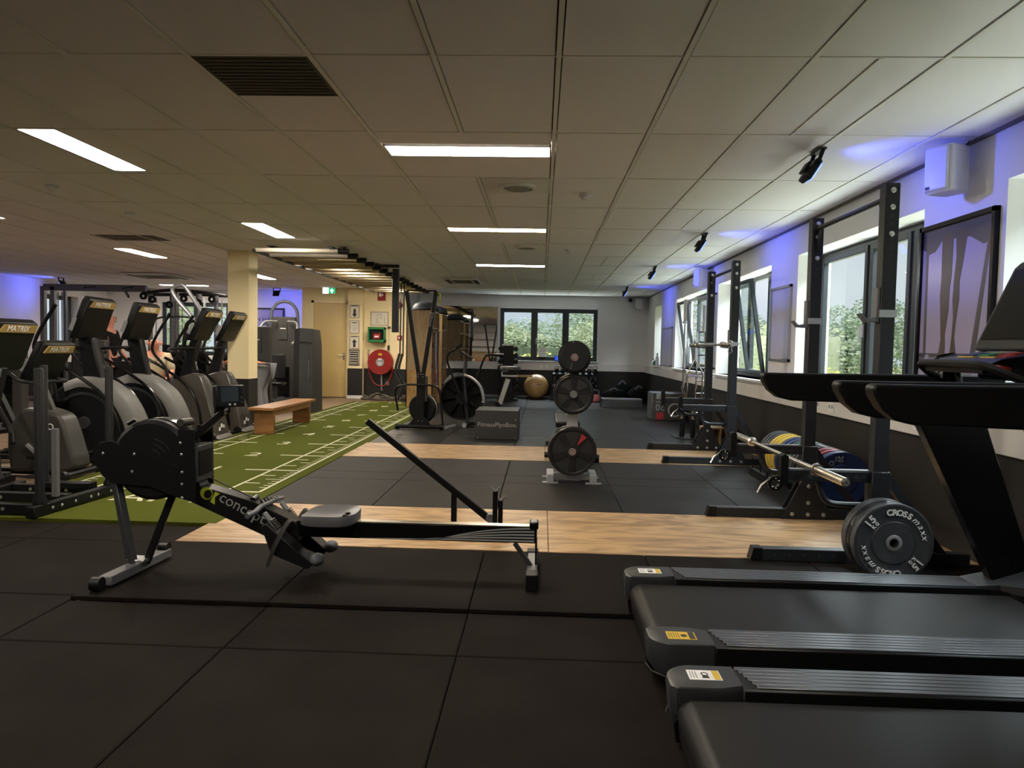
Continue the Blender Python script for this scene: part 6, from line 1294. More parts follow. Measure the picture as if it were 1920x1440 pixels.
MB().ball((-0.71, AY - 0.05, 0.42), (0.04, 0.04, 0.03), 10, 8).build('adjust_knob', 'black_plastic', ab, world=True); MB().box(-0.64, AY - 0.05, 0.84, -0.38, AY + 0.05, 0.865).build('seat_slide', 'light_metal', ab, world=True); MB().tube([(-0.62, AY - 0.05, 0.86), (-0.635, AY - 0.05, 0.90), (-0.61, AY - 0.05, 0.93), (-0.53, AY - 0.05, 0.93)], 0.010, 6).build('seat_clamp', 'light_metal', ab, world=True)
MB().box(-0.40, AY - 0.02, 0.838, -0.14, AY + 0.02, 0.872).build('wood_grip', 'cab_wood', ab, world=True)
sd = MB(); sd.prism(sm2([(-0.66, -0.03), (-0.58, -0.10), (-0.40, -0.12), (-0.33, 0.0), (-0.40, 0.12), (-0.58, 0.10), (-0.66, 0.03)], 3), 'xy', 0.95, 1.02); sdo = sd.build('saddle', 'seat_grey', ab, bevel=0.02, seg=2); sdo.data.transform(Matrix.Translation((0 - ab.location.x, AY - ab.location.y, -ab.location.z - 0.01)))
MB().box(-0.55, AY - 0.03, 0.86, -0.45, AY + 0.03, 0.96).build('saddle_mount', 'black_steel', ab, world=True)
for x in (-1.20, -0.72): MB().cyl((x, AY - 0.28, 0.055), (x, AY + 0.28, 0.055), 0.03, n=12).build('floor_tube', 'black_steel', ab, world=True); MB().cyl((x, AY - 0.33, 0.06), (x, AY - 0.27, 0.06), 0.038, n=14).build('foot_cap', 'light_metal', ab, world=True)
MB().bar((-1.2, AY, 0.06), (-0.72, AY, 0.06), 0.06, 0.05).build('base_beam', 'black_steel', ab, world=True)
# ================================================================ PLYO BOX
pb_ = thing('plyo_box', 'dark grey jump box with white lettering standing before the fan bike', 'jump box', (-0.60, 10.75, 0.021))
MB().box(-0.905, 10.4, 0.021, -0.30, 11.1, 0.425).build('box', 'grey_plastic', pb_, world=True, bevel=0.004); text('FitnessPlyoBox.', (-0.595, 10.398, 0.225), (1, 0, 0), (0, 0, 1), 0.088, 'light_metal', pb_)
for x, z in ((-0.34, 0.30), (-0.87, 0.04), (-0.34, 0.04)): MB().cyl((x, 10.399, z), (x, 10.396, z), 0.006, n=8).build('screw', 'bolt', pb_, world=True)
# ================================================================ MEDICINE BALL / DUMBBELL TOWER
mt_ = thing('dumbbell_tower', 'narrow black tower packed with dumbbells before the far window', 'dumbbell rack', (-0.76, 18.3, 0.021)); TX = -0.81; TYY = 18.3
MB().box(TX - 0.13, TYY - 0.10, 0.04, TX + 0.13, TYY + 0.10, 1.36).build('core', 'black_steel', mt_, world=True, bevel=0.01); MB().box(TX - 0.15, TYY - 0.12, 1.36, TX + 0.15, TYY + 0.12, 1.40).build('top_tray', 'light_metal', mt_, world=True); MB().box(TX - 0.25, TYY - 0.22, 0.021, TX + 0.25, TYY + 0.22, 0.06).build('base', 'black_steel', mt_, world=True)
n_ = 0
for k in range(8):
    for s in (-1, 1):
        r = 0.062 + 0.003 * (7 - k); z = 0.20 + 0.155 * k; x = TX + s * 0.185
        t = thing('dumbbell', 'small black dumbbell on the narrow tower, %s side, level %s from the top' % ('left' if s < 0 else 'right', ('lowest', 'second lowest', 'third lowest', 'middle lower', 'middle upper', 'third', 'second', 'first')[k]), 'dumbbell', (x, TYY, z), 0, 'dumbbells on the narrow tower')
        for q in (-1, 1): MB().lathe([(0, 0), (r * 0.9, 0), (r, 0.01), (r, 0.05), (r * 0.9, 0.06), (0, 0.06)], (0, q * 0.06 + (0 if q > 0 else -0.06), 0), (0, 1, 0), 6).build('head', 'black_gloss', t)
        MB().cyl((0, -0.06, 0), (0, 0.06, 0), 0.014, n=8).build('handle', 'chrome', t)
# swiss ball
sb = thing('exercise_ball', 'big golden exercise ball against the far wall', 'exercise ball', (-0.115, 19.15, 0.021)); MB().ball((-0.115, 19.15, 0.335), 0.314, 48, 28).build('ball', 'gold_ball', sb, world=True, angle=180); MB().cbox((-0.05, 18.85, 0.40), (0.12, 0.02, 0.012), (0.3, 0, 0.1)).build('print_mark', 'print_black', sb, world=True)
gb = thing('exercise_ball', 'dark grey exercise ball on the floor left of the fan bike wheel', 'exercise ball', (-1.92, 17.3, 0.021)); MB().ball((-1.93, 17.3, 0.365), 0.344, 40, 24).build('ball', 'grey_ball', gb, world=True, angle=180); MB().ring((-1.93, 17.27, 0.365), (0.3, 1, 0.4), 0.344, 0.347, 0.02, 40).build('seam', 'print_black', gb, world=True)
# kettlebell rack
kr = thing('kettlebell_rack', 'three tier black kettlebell rack below the far window', 'rack', (0.86, 18.95, 0.021))
for z in (0.68, 0.37, 0.08): MB().cbox((0.86, 18.95, z), (1.12, 0.34, 0.03), (math.radians(8), 0, 0)).build('shelf', 'black_steel', kr, world=True)
for x in (0.29, 1.43): MB().bar((x, 19.05, 0.021), (x, 19.1, 0.74), 0.05, 0.06).build('side_post', 'black_steel', kr, world=True); MB().box(x - 0.03, 18.7, 0.021, x + 0.03, 19.2, 0.06).build('foot', 'black_steel', kr, world=True)
def kettle(x, z, r, m, label):
    t = thing('kettlebell', label, 'kettlebell', (x, 18.92, z), 0, 'kettlebells on the rack and floor'); MB().lathe([(r * 0.6, 0), (r * 0.92, r * 0.3), (r, r * 0.8), (r * 0.85, r * 1.35), (r * 0.45, r * 1.7), (0, r * 1.75)], (0, 0, 0), n=24).build('bell', m, t)
    MB().tube(smooth_path([(-r * 0.62, 0, r * 1.35), (-r * 0.80, 0, r * 2.1), (-r * 0.55, 0, r * 2.6), (r * 0.55, 0, r * 2.6), (r * 0.80, 0, r * 2.1), (r * 0.62, 0, r * 1.35)], 4), r * 0.16, 8).build('handle', 'grey_steel', t)
for i, x in enumerate((0.40, 0.55, 0.70, 1.06, 1.22, 1.36)): kettle(x, 0.70, 0.062 if i < 3 else 0.068, 'black_gloss', 'black kettlebell on the top rack shelf, %s from the left' % ('first', 'second', 'third', 'fourth', 'fifth', 'last')[i])
for i, x in enumerate((0.42, 0.62, 1.10, 1.32)): kettle(x, 0.39, 0.085, 'black_plastic', 'larger black kettlebell on the middle rack shelf, %s from the left' % ('first', 'second', 'third', 'last')[i])
kp_ = thing('kettlebell', 'pink kettlebell on the floor at the right end of the rack', 'kettlebell', (1.36, 18.5, 0.021), 0, 'kettlebells on the rack and floor'); MB().lathe([(0.07, 0), (0.11, 0.03), (0.12, 0.10), (0.10, 0.16), (0, 0.19)], (0, 0, 0), n=24).build('bell', 'pink', kp_); MB().tube(smooth_path([(-0.07, 0, 0.15), (-0.09, 0, 0.24), (-0.05, 0, 0.28), (0.05, 0, 0.28), (0.09, 0, 0.24), (0.07, 0, 0.15)], 4), 0.015, 8).build('handle', 'grey_steel', kp_)
dc = thing('digital_clock', 'small blue digital timer on the far window sill', 'clock', (0.45, 19.45, 0.99)); MB().box(0.34, 19.44, 0.992, 0.56, 19.50, 1.14).build('housing', 'black_plastic', dc, world=True); MB().box(0.355, 19.436, 1.005, 0.545, 19.44, 1.125).build('display', 'blue_sign', dc, world=True); text('F', (0.43, 19.434, 1.065), (1, 0, 0), (0, 0, 1), 0.13, 'white_print', dc)
MB().box(0.34, 19.44, 0.990, 0.56, 19.54, 0.994).build('foot', 'black_plastic', dc, world=True)
# aerobic step, bags, grey box
st_ = thing('aerobic_step', 'long grey aerobic step on the mats before the dark wall', 'step', (1.82, 17.0, 0.021))
MB().sweep([[(1.36, 16.8, 0.021), (2.30, 16.8, 0.021), (2.30, 17.2, 0.021), (1.36, 17.2, 0.021)], [(1.40, 16.82, 0.19), (2.28, 16.82, 0.19), (2.28, 17.18, 0.19), (1.40, 17.18, 0.19)]]).build('body', 'grey_plastic', st_, world=True); MB().box(1.39, 16.81, 0.19, 2.29, 17.19, 0.215).build('tread', 'light_metal', st_, world=True, bevel=0.01); MB().box(1.55, 16.795, 0.05, 2.1, 16.81, 0.14).build('recess', 'print_black', st_, world=True)
def bag(x, y, z, rx, ry, rz, label, cat='bag'):
    t = thing('sandbag', label, cat, (x, y, z), 0, 'black training bags by the far wall'); MB().ball((0, 0, rz), (rx, ry, rz), 20, 12).build('body', 'cloth_black', t, angle=180); MB().tube(smooth_path([(-rx * 0.4, -ry * 0.7, rz * 1.7), (-rx * 0.1, -ry * 0.8, rz * 2.1), (rx * 0.2, -ry * 0.7, rz * 1.8)], 4), 0.02, 6).build('strap', 'cloth_grey', t)
bag(1.82, 18.45, 0.021, 0.33, 0.22, 0.17, 'lumpy black training bag left in the pile by the far wall'); bag(2.42, 18.45, 0.021, 0.28, 0.22, 0.20, 'lumpy black training bag right in the pile by the far wall'); bag(2.10, 19.15, 0.021, 0.30, 0.18, 0.24, 'black training bag at the back of the pile')
b20 = thing('plyo_box', 'jump box marked 20 inch upside down with red square by the right wall', 'jump box', (2.33, 14.1, 0.021))
MB().box(2.06, 13.85, 0.021, 2.66, 14.45, 0.53).build('box', 'grey_pad', b20, world=True, bevel=0.012); MB().box(2.07, 13.842, 0.03, 2.65, 13.85, 0.52).build('print_field', 'print_black', b20, world=True)
text('20', (2.21, 13.84, 0.27), (-1, 0, 0), (0, 0, -1), 0.17, 'grey_print', b20); text('INCH', (2.21, 13.84, 0.365), (-1, 0, 0), (0, 0, -1), 0.06, 'grey_print', b20); MB().box(2.14, 13.838, 0.045, 2.28, 13.842, 0.17).build('red_square', 'red_accent', b20, world=True); MB().ring((2.48, 13.842, 0.22), (0, -1, 0), 0.10, 0.13, 0.002, 32).build('ring_print', 'grey_print', b20, world=True); MB().box(2.14, 13.838, 0.42, 2.28, 13.842, 0.52).build('grey_square', 'grey_print', b20, world=True)
for k in range(3): MB().prism([(2.17, 0.505 - 0.025 * k), (2.21, 0.485 - 0.025 * k), (2.25, 0.505 - 0.025 * k), (2.25, 0.497 - 0.025 * k), (2.21, 0.477 - 0.025 * k), (2.17, 0.497 - 0.025 * k)], 'xz', 13.836, 13.838).build('chevron', 'print_black', b20, world=True)
# bar holder with special bars
bh = thing('bar_holder', 'octagonal floor holder with short black tubes near the farther rack', 'bar holder', (2.25, 11.15, 0.021))
MB().prism([(2.00, 11.05), (2.12, 10.9), (2.45, 10.9), (2.55, 11.05), (2.55, 11.35), (2.42, 11.5), (2.12, 11.5), (2.00, 11.38)], 'xy', 0.021, 0.04).build('plate', 'grey_plastic', bh, world=True)
for x, y in ((2.10, 11.1), (2.24, 11.0), (2.40, 11.2), (2.16, 11.36)): MB().lathe([(0.036, 0), (0.036, 0.27), (0.030, 0.27), (0.030, 0.0)], (x, y, 0.04), (0, 0, 1), 16, False).build('socket_tube', 'black_steel', bh, world=True)
def sbar(x, y, label, build):
    t = thing('special_bar', label, 'bar', (x, y, 0.045), 0, 'bars standing in the floor holder'); build(t); return t
def ob(t): MB().cyl((0, 0, 0.42), (0, 0, 1.72), 0.014, n=12).build('shaft', 'chrome', t); MB().cyl((0, 0, 1.70), (0, 0, 2.02), 0.025, n=16).build('sleeve', 'light_metal', t); MB().cyl((0, 0, 0.0), (0, 0, 0.42), 0.025, n=16).build('sleeve', 'chrome', t); MB().cyl((0, 0, 1.67), (0, 0, 1.70), 0.036, n=16).build('flange', 'chrome', t)
sbar(2.10, 11.1, 'long barbell standing upright in the holder, thick sleeve on top', ob)
def trap(t):
    MB().cyl((0, 0, 0.0), (0, 0, 0.38), 0.025, n=16).build('sleeve', 'chrome', t)
    MB().tube([(0, 0, 0.36), (-0.10, 0, 0.52), (-0.10, 0, 0.95), (0.0, 0, 1.15), (0.12, 0, 0.95), (0.12, 0, 0.52)], 0.014, 8, True).build('hex_frame', 'chrome', t); MB().cyl((0, 0, 1.14), (0, 0, 1.42), 0.025, n=16).build('sleeve', 'chrome', t)
    for z in (0.9,): MB().cyl((-0.10, 0, z), (0.12, 0, z), 0.012, n=8).build('grip', 'chrome', t)
sbar(2.24, 11.0, 'triangular chrome trap bar standing in the holder', trap)
def multi(t):
    for s in (-1, 1): MB().cyl((s * 0.09, 0, 0.35), (s * 0.09, 0, 1.55), 0.013, n=10).build('side_tube', 'chrome', t)
    for k in range(6): MB().cyl((-0.09, 0, 0.45 + 0.19 * k), (0.09, 0, 0.45 + 0.19 * k), 0.012, n=8).build('grip', 'chrome', t)
    MB().cyl((0, 0, 0.0), (0, 0, 0.36), 0.025, n=14).build('sleeve', 'chrome', t); MB().cyl((-0.09, 0, 0.35), (0.09, 0, 0.35), 0.013, n=8).build('end_tube', 'chrome', t); MB().cyl((-0.09, 0, 1.55), (0.09, 0, 1.55), 0.013, n=8).build('end_tube', 'chrome', t); MB().cyl((0, 0, 1.55), (0, 0, 1.95), 0.022, n=14).build('sleeve', 'light_metal', t)
sbar(2.40, 11.2, 'ladder shaped chrome multi grip bar standing in the holder', multi)
def ez(t): MB().tube([(0, 0, 0), (0, 0, 0.4), (0.05, 0, 0.55), (-0.03, 0, 0.7), (0.03, 0, 0.85), (0, 0, 1.0), (0, 0, 1.3)], 0.014, 8).build('shaft', 'chrome', t)
sbar(2.16, 11.36, 'short zigzag curl bar standing in the holder', ez)
# low wooden crate shelf
wc = thing('wooden_crate', 'low wooden shelf box behind the farther rack with small items on top', 'shelf', (2.50, 10.45, 0.021))
for z in (0.021, 0.245): MB().box(2.25, 10.3, z, 2.70, 10.6, z + 0.02).build('board', 'cab_wood', wc, world=True)
for x in (2.25, 2.47, 2.68): MB().box(x, 10.3, 0.041, x + 0.02, 10.6, 0.245).build('upright_board', 'cab_wood', wc, world=True)
MB().box(2.25, 10.58, 0.041, 2.70, 10.6, 0.245).build('back_board', 'bench_wood', wc, world=True)
t = thing('canister', 'small black canister on the low wooden shelf box', 'canister', (2.56, 10.45, 0.266)); MB().lathe([(0.035, 0), (0.035, 0.12), (0.028, 0.13), (0, 0.13)], (0, 0, 0), n=16).build('body', 'black_plastic', t)
t = thing('chalk_block', 'white chalk block on the low wooden shelf box', 'chalk', (2.42, 10.42, 0.266)); MB().sweep([[(-0.05, -0.03, 0), (0.05, -0.03, 0), (0.05, 0.03, 0), (-0.05, 0.03, 0)], [(-0.04, -0.03, 0.06), (0.04, -0.03, 0.03), (0.04, 0.03, 0.03), (-0.04, 0.03, 0.06)]]).build('block', 'white_print', t)
# ================================================================ RIGHT WALL ITEMS
pt = thing('wall_poster', 'big black framed glossy poster of legs walking on a treadmill', 'poster', (2.74, 5.1, 1.05))
Y0, Y1, ZB, ZT = 4.66, 5.56, 1.02, 2.22
f = MB()
for a in ((Y0, Y0 + 0.03, ZB, ZT), (Y1 - 0.03, Y1, ZB, ZT), (Y0, Y1, ZB, ZB + 0.03), (Y0, Y1, ZT - 0.03, ZT)): f.box(2.715, a[0], a[2], 2.75, a[1], a[3])
f.build('frame', 'black_gloss', pt, world=True); MB().box(2.735, Y0 + 0.02, ZB + 0.02, 2.745, Y1 - 0.02, ZT - 0.02).build('print', 'poster_violet', pt, world=True)
def pp(u, v): return (Y1 - 0.03 - u * (Y1 - Y0 - 0.06), ZB + 0.03 + v * (ZT - ZB - 0.06))
def art(poly, m, d=0.0006, nm='printed_shape'): MB().prism([pp(u, v) for u, v in poly], 'yz', 2.735 - d, 2.735).build(nm, m, pt, world=True)
art([(0, 0), (1, 0), (1, 0.22), (0, 0.22)], 'poster_floor'); art([(0.0, 0.24), (1, 0.24), (1, 0.215), (0, 0.215)], 'poster_dark', 0.0008); art([(0, 0), (0.0, 0.2), (0.10, 0.22), (0.0, 0.0)], 'poster_dark', 0.001)
art([(0.0, 0.13), (0.12, 0.235), (0.17, 0.225), (0.02, 0.0), (0.0, 0.0)], 'poster_violet', 0.0012); art([(0.80, 0.235), (0.70, 0.22), (0.9, 0.05), (1.0, 0.05), (1, 0.12)], 'poster_violet', 0.0012)
art([(0.0, 1), (1, 1), (1, 0.86), (0.88, 0.84), (0.7, 0.90), (0.3, 0.92), (0.2, 0.86), (0.1, 0.85), (0.0, 0.89)], 'poster_dark', 0.001)
art([(0.05, 0.9), (0.09, 0.9), (0.105, 0.22), (0.065, 0.22)], 'poster_dark', 0.0011); art([(0.98, 0.9), (0.94, 0.9), (0.76, 0.22), (0.83, 0.22)], 'poster_dark', 0.0011)
art([(0.30, 0.95), (0.47, 0.95), (0.46, 0.70), (0.44, 0.62), (0.44, 0.50), (0.40, 0.35), (0.41, 0.27), (0.40, 0.12), (0.38, 0.075), (0.33, 0.07), (0.30, 0.10), (0.30, 0.2), (0.34, 0.32), (0.32, 0.46), (0.30, 0.58), (0.31, 0.68)], 'poster_leg', 0.0016)
art([(0.50, 0.95), (0.67, 0.95), (0.62, 0.78), (0.58, 0.66), (0.585, 0.55), (0.55, 0.42), (0.54, 0.33), (0.57, 0.24), (0.48, 0.235), (0.50, 0.33), (0.51, 0.45), (0.49, 0.55), (0.50, 0.68), (0.52, 0.8)], 'poster_leg', 0.0015)
text('ONCE YOU SEE RESULTS', (2.7335, pp(0.47, 0.045)[0], pp(0.5, 0.050)[1]), (0, -1, 0), (0, 0, 1), 0.068, 'white_print', pt, depth=0.0004)
def speaker(loc, rotz, label, s=1.0):
    t = thing('wall_speaker', label, 'speaker', loc, rotz, 'white wall speakers'); w, d, h = 0.20 * s, 0.19 * s, 0.30 * s
    MB().sweep([[(-w / 2 * 0.8, 0.0, -h / 2), (w / 2 * 0.8, 0.0, -h / 2), (w / 2, -d * .5, -h / 2), (w / 2, -d, -h / 2), (-w / 2, -d, -h / 2), (-w / 2, -d * .5, -h / 2)], [(-w / 2 * 0.8, 0.0, h / 2), (w / 2 * 0.8, 0.0, h / 2), (w / 2, -d * .5, h / 2), (w / 2, -d, h / 2), (-w / 2, -d, h / 2), (-w / 2, -d * .5, h / 2)]]).build('cabinet', 'speaker_white', t, bevel=0.015, seg=2)
    MB().sweep([[(-w * 0.45, -d, -h * 0.46), (w * 0.42, -d, -h * 0.46), (w * 0.42, -d, h * 0.46), (-w * 0.45, -d, h * 0.46)], [(-w * 0.40, -d - 0.018, -h * 0.44), (w * 0.38, -d - 0.018, -h * 0.44), (w * 0.38, -d - 0.018, h * 0.44), (-w * 0.40, -d - 0.018, h * 0.44)]]).build('grille', 'speaker_white', t, bevel=0.006)
    MB().box(-w * 0.35, -d - 0.020, -h * 0.42, -w * 0.2, -d - 0.018, -h * 0.36).build('badge', 'print_black', t)
    MB().bar((0, 0.0, 0.0), (0, 0.055, 0.02), 0.05, 0.05).build('bracket', 'speaker_white', t); MB().tube([(0.03, 0.0, h * 0.45), (0.05, 0.02, h * 0.62), (0.02, 0.04, h * 0.68)], 0.006, 6).build('cable', 'cable_black', t)
    return t
sp1 = speaker((2.68, 5.02, 2.50), math.radians(-65), 'white speaker high on the right wall above the poster')
dup(sp1, (2.68, 12.42, 2.50), math.radians(-65), 'white speaker high on the right wall behind the farther rack'); dup(sp1, (2.55, 19.5, 2.50), math.radians(-25), 'white speaker in the far right ceiling corner')
def board(y0, y1, z0, z1, label, m='whiteboard'):
    t = thing('wall_board', label, 'board', (2.745, (y0 + y1) / 2, z0)); f = MB()
    for a in ((y0, y0 + 0.03, z0, z1), (y1 - 0.03, y1, z0, z1), (y0, y1, z0, z0 + 0.03), (y0, y1, z1 - 0.03, z1)): f.box(2.725, a[0], a[2], 2.749, a[1], a[3])
    f.build('frame', 'alu', t, world=True); MB().box(2.735, y0 + 0.02, z0 + 0.02, 2.742, y1 - 0.02, z1 - 0.02).build('panel', m, t, world=True)
board(8.38, 9.08, 1.21, 2.07, 'aluminium framed grey board between two right windows'); board(15.85, 17.2, 0.97, 1.82, 'low flat board between the two farthest right windows'); board(11.95, 12.45, 1.03, 2.24, 'narrow dark framed mirror poster behind the farther rack', 'screen_dark')
def camera_dome(x, y, label):
    t = thing('security_camera', label, 'camera', (x, y, 2.60)); MB().box(-0.07, 0.0, -0.05, 0.07, 0.09, 0.08).build('mount', 'speaker_white', t, bevel=0.01); MB().ball((0, -0.02, 0.0), 0.05, 14, 10).build('lens_dome', 'black_gloss', t)
camera_dome(2.27, 19.50, 'small dark security camera high on the far wall near the corner'); camera_dome(-10.4, 19.46, 'small security camera high on the far left wall')
# bottles on sill
for i, (y, r, h, m, lb) in enumerate(((17.6, 0.04, 0.26, 'speaker_white', 'white spray bottle on the farthest window sill'), (17.95, 0.05, 0.10, 'green_plate', 'green wipe tub on the farthest window sill'), (18.2, 0.06, 0.12, 'speaker_white', 'white wipe tub on the farthest window sill'))):
    t = thing('bottle', lb, 'bottle', (2.71, y, 0.966)); MB().lathe([(r, 0), (r, h * 0.7), (r * 0.4, h * 0.85), (r * 0.35, h), (0, h)], (0, 0, 0), n=16).build('body', m, t); MB().cyl((0, 0, h * 0.98), (0, 0, h * 1.1), r * 0.45, n=10).build('cap', 'print_black', t)
t = thing('window_notice', 'white sheet notice stuck on the middle pane of the far window', 'notice', (0.03, 19.66, 1.02)); MB().box(-0.08, 19.665, 1.05, 0.13, 19.668, 1.33).build('sheet', 'sill_white', t, world=True)
for k in range(4): MB().box(-0.05, 19.663, 1.27 - 0.05 * k, 0.10, 19.665, 1.29 - 0.05 * k).build('text_line', 'alu', t, world=True)
# ================================================================ BLUE FLOOD LIGHTS
def flood(x, y, label, target, energy=55, yaw=0.0):
    t = thing('flood_light', label, 'flood light', (x, y, CH - 0.01), yaw, 'black flood lights on the ceiling')
    MB().box(-0.02, -0.10, -0.012, 0.02, 0.10, -0.001).build('ceiling_plate', 'black_steel', t)
    for s in (-1, 1): MB().bar((0, s * 0.085, -0.01), (-0.03, s * 0.085, -0.10), 0.012, 0.025).build('bracket_arm', 'black_steel', t)
    MB().cbox((-0.05, 0, -0.135), (0.045, 0.155, 0.15), (0, math.radians(32), 0)).build('housing', 'black_plastic', t, bevel=0.008); MB().cbox((-0.085, 0, -0.115), (0.02, 0.10, 0.08), (0, math.radians(32), 0)).build('driver_box', 'black_steel', t, bevel=0.005)
    MB().cbox((-0.026, 0, -0.150), (0.004, 0.13, 0.12), (0, math.radians(32), 0)).build('lens', 'blue_led', t)
    l = bpy.data.lights.new('flood_beam', 'SPOT'); l.energy = energy; l.color = (0.10, 0.14, 1.0); l.spot_size = math.radians(120); l.spot_blend = 0.8; l.shadow_soft_size = 0.04
    o = bpy.data.objects.new('flood_beam', l); COL.objects.link(o); p = Vector((x, y, CH - 0.01)) + Matrix.Rotation(yaw, 3, 'Z') @ Vector((0.02, 0, -0.165)); o.location = p
    o.rotation_euler = (Vector(target) - p).to_track_quat('-Z', 'Y').to_euler(); return t
for (x, y), lb, e in (((1.851, 5.217), 'nearest black flood light throwing blue on the right wall', 17), ((1.88, 8.886), 'second black flood light above the gap between the racks', 17), ((1.83, 12.39), 'third black flood light along the right wall', 17), ((1.833, 16.4), 'fourth black flood light near the far right corner', 17)):
    flood(x, y, lb, (2.75, y, 2.35), e)
flood(-10.79, 16.4, 'black flood light near the left wall', (-11.6, 16.2, 2.5), 17, PI); flood(-5.0 - 1.6, 18.4, 'black flood light shining on the slogan poster wall', (-6.7, 19.56, 2.1), 26, PI / 2); flood(-10.79, 12.4, 'black flood light near the left wall, second one', (-11.6, 12.2, 2.5), 17, PI)
# ================================================================ PEOPLE
def person(label, loc, rotz, J, shirt, trousers, shirt_bones, trouser_bones, hair=None, extra=None):
    """J: name -> (x,y,z,r); body grown with a skin modifier"""
    t = thing('person', label, 'person', loc, rotz)
    E_ = [('pelvis', 'belly'), ('belly', 'chest'), ('chest', 'neck'), ('neck', 'chin'), ('chin', 'head'), ('head', 'crown')]
    for s in 'LR': E_ += [('chest', 'sho' + s), ('sho' + s, 'elb' + s), ('elb' + s, 'wri' + s), ('wri' + s, 'hand' + s), ('hand' + s, 'tip' + s), ('wri' + s, 'thumb' + s), ('pelvis', 'hip' + s), ('hip' + s, 'kne' + s), ('kne' + s, 'ank' + s), ('ank' + s, 'toe' + s)]
    for s in 'LR':
        w_, e_ = Vector(J['wri' + s][:3]), Vector(J['elb' + s][:3]); d = (w_ - e_).normalized()
        J.setdefault('hand' + s, (*(w_ + d * 0.07), 0.026)); J.setdefault('tip' + s, (*(w_ + d * 0.15), 0.014)); J.setdefault('thumb' + s, (*(w_ + d * 0.07 + Vector((0.03, 0, 0.02))), 0.012))
    def grow(name, edges, m, grow_=0.0):
        names = []; 
        for a, b in edges:
            for n in (a, b):
                if n not in names: names.append(n)
        if 'pelvis' in names: names.remove('pelvis'); names.insert(0, 'pelvis')
        me = bpy.data.meshes.new(name); me.from_pydata([J[n][:3] for n in names], [(names.index(a), names.index(b)) for a, b in edges], []); me.update()
        o = bpy.data.objects.new(name, me); COL.objects.link(o); o.parent = t
        sk_ = o.modifiers.new('skin', 'SKIN'); sk_.use_smooth_shade = True
        for i, n in enumerate(names): r = J[n][3] + grow_; me.skin_vertices[0].data[i].radius = (r, r); me.skin_vertices[0].data[i].use_root = (i == 0)
        o.modifiers.new('sub', 'SUBSURF').levels = 1; me.materials.append(MATS[m]); o.modifiers['sub'].render_levels = 2; return o
    grow('body', E_, 'skin'); grow('shirt', [e for e in E_ if e[0] in shirt_bones and e[1] in shirt_bones], shirt, 0.016); grow('trousers', [e for e in E_ if e[0] in trouser_bones and e[1] in trouser_bones], trousers, 0.018)
    h = Vector(J['head'][:3]); c = Vector(J['chin'][:3]); f_ = Vector(extra or (0, -1, 0))
    r = J['head'][3]; side = Vector((f_.y, -f_.x, 0))
    MB().ball(tuple(h + f_ * (r + 0.018) - Vector((0, 0, 0.01))), (0.016, 0.016, 0.022), 10, 8).build('nose', 'skin', t)
    for s in (-1, 1): MB().ball(tuple(h + side * s * (r + 0.006) - Vector((0, 0, 0.01))), (0.014, 0.020, 0.030), 10, 8).build('ear', 'skin', t); MB().ball(tuple(h + f_ * (r - 0.002) + side * s * 0.033 + Vector((0, 0, 0.022))), 0.011, 8, 6).build('eye', 'print_black', t)
    MB().ball(tuple(h + f_ * (r + 0.002) - Vector((0, 0, 0.055))), (0.024, 0.024, 0.007), 10, 6).build('mouth', 'red_accent', t)
    if hair: MB().ball(tuple(h - f_ * 0.015 + Vector((0, 0, 0.045))), (r + 0.012, r + 0.012, r * 0.9), 16, 10).build('hair', hair, t)
    return t
SB = ('pelvis', 'belly', 'chest', 'shoL', 'shoR', 'elbL', 'elbR'); TB = ('pelvis', 'hipL', 'hipR', 'kneL', 'kneR', 'ankL', 'ankR')
def stand(fx=1):
    return {'pelvis': (0, 0, 0.97, 0.135), 'belly': (0, 0, 1.12, 0.135), 'chest': (0, 0, 1.36, 0.145), 'neck': (0.01, 0, 1.53, 0.06), 'chin': (0.03, 0, 1.60, 0.065), 'head': (0.03, 0, 1.70, 0.092), 'crown': (0.02, 0, 1.775, 0.055),
            'shoL': (0, 0.19, 1.44, 0.065), 'shoR': (0, -0.19, 1.44, 0.065), 'elbL': (0.05, 0.25, 1.16, 0.045), 'elbR': (0.04, -0.25, 1.16, 0.045), 'wriL': (0.20, 0.22, 0.98, 0.030), 'wriR': (0.16, -0.24, 0.94, 0.030),
            'hipL': (0, 0.10, 0.90, 0.095), 'hipR': (0, -0.10, 0.90, 0.095), 'kneL': (0.02, 0.11, 0.50, 0.06), 'kneR': (0.03, -0.11, 0.50, 0.06), 'ankL': (0, 0.11, 0.09, 0.04), 'ankR': (0, -0.11, 0.09, 0.04), 'toeL': (0.17, 0.12, 0.045, 0.035), 'toeR': (0.17, -0.12, 0.045, 0.035)}
person('bald person in black clothes standing in profile between the two tall consoles', (-7.98, 13.5, 0.0), 0.0, stand(), 'cloth_black', 'cloth_black', SB, TB, None, (1, 0, 0))
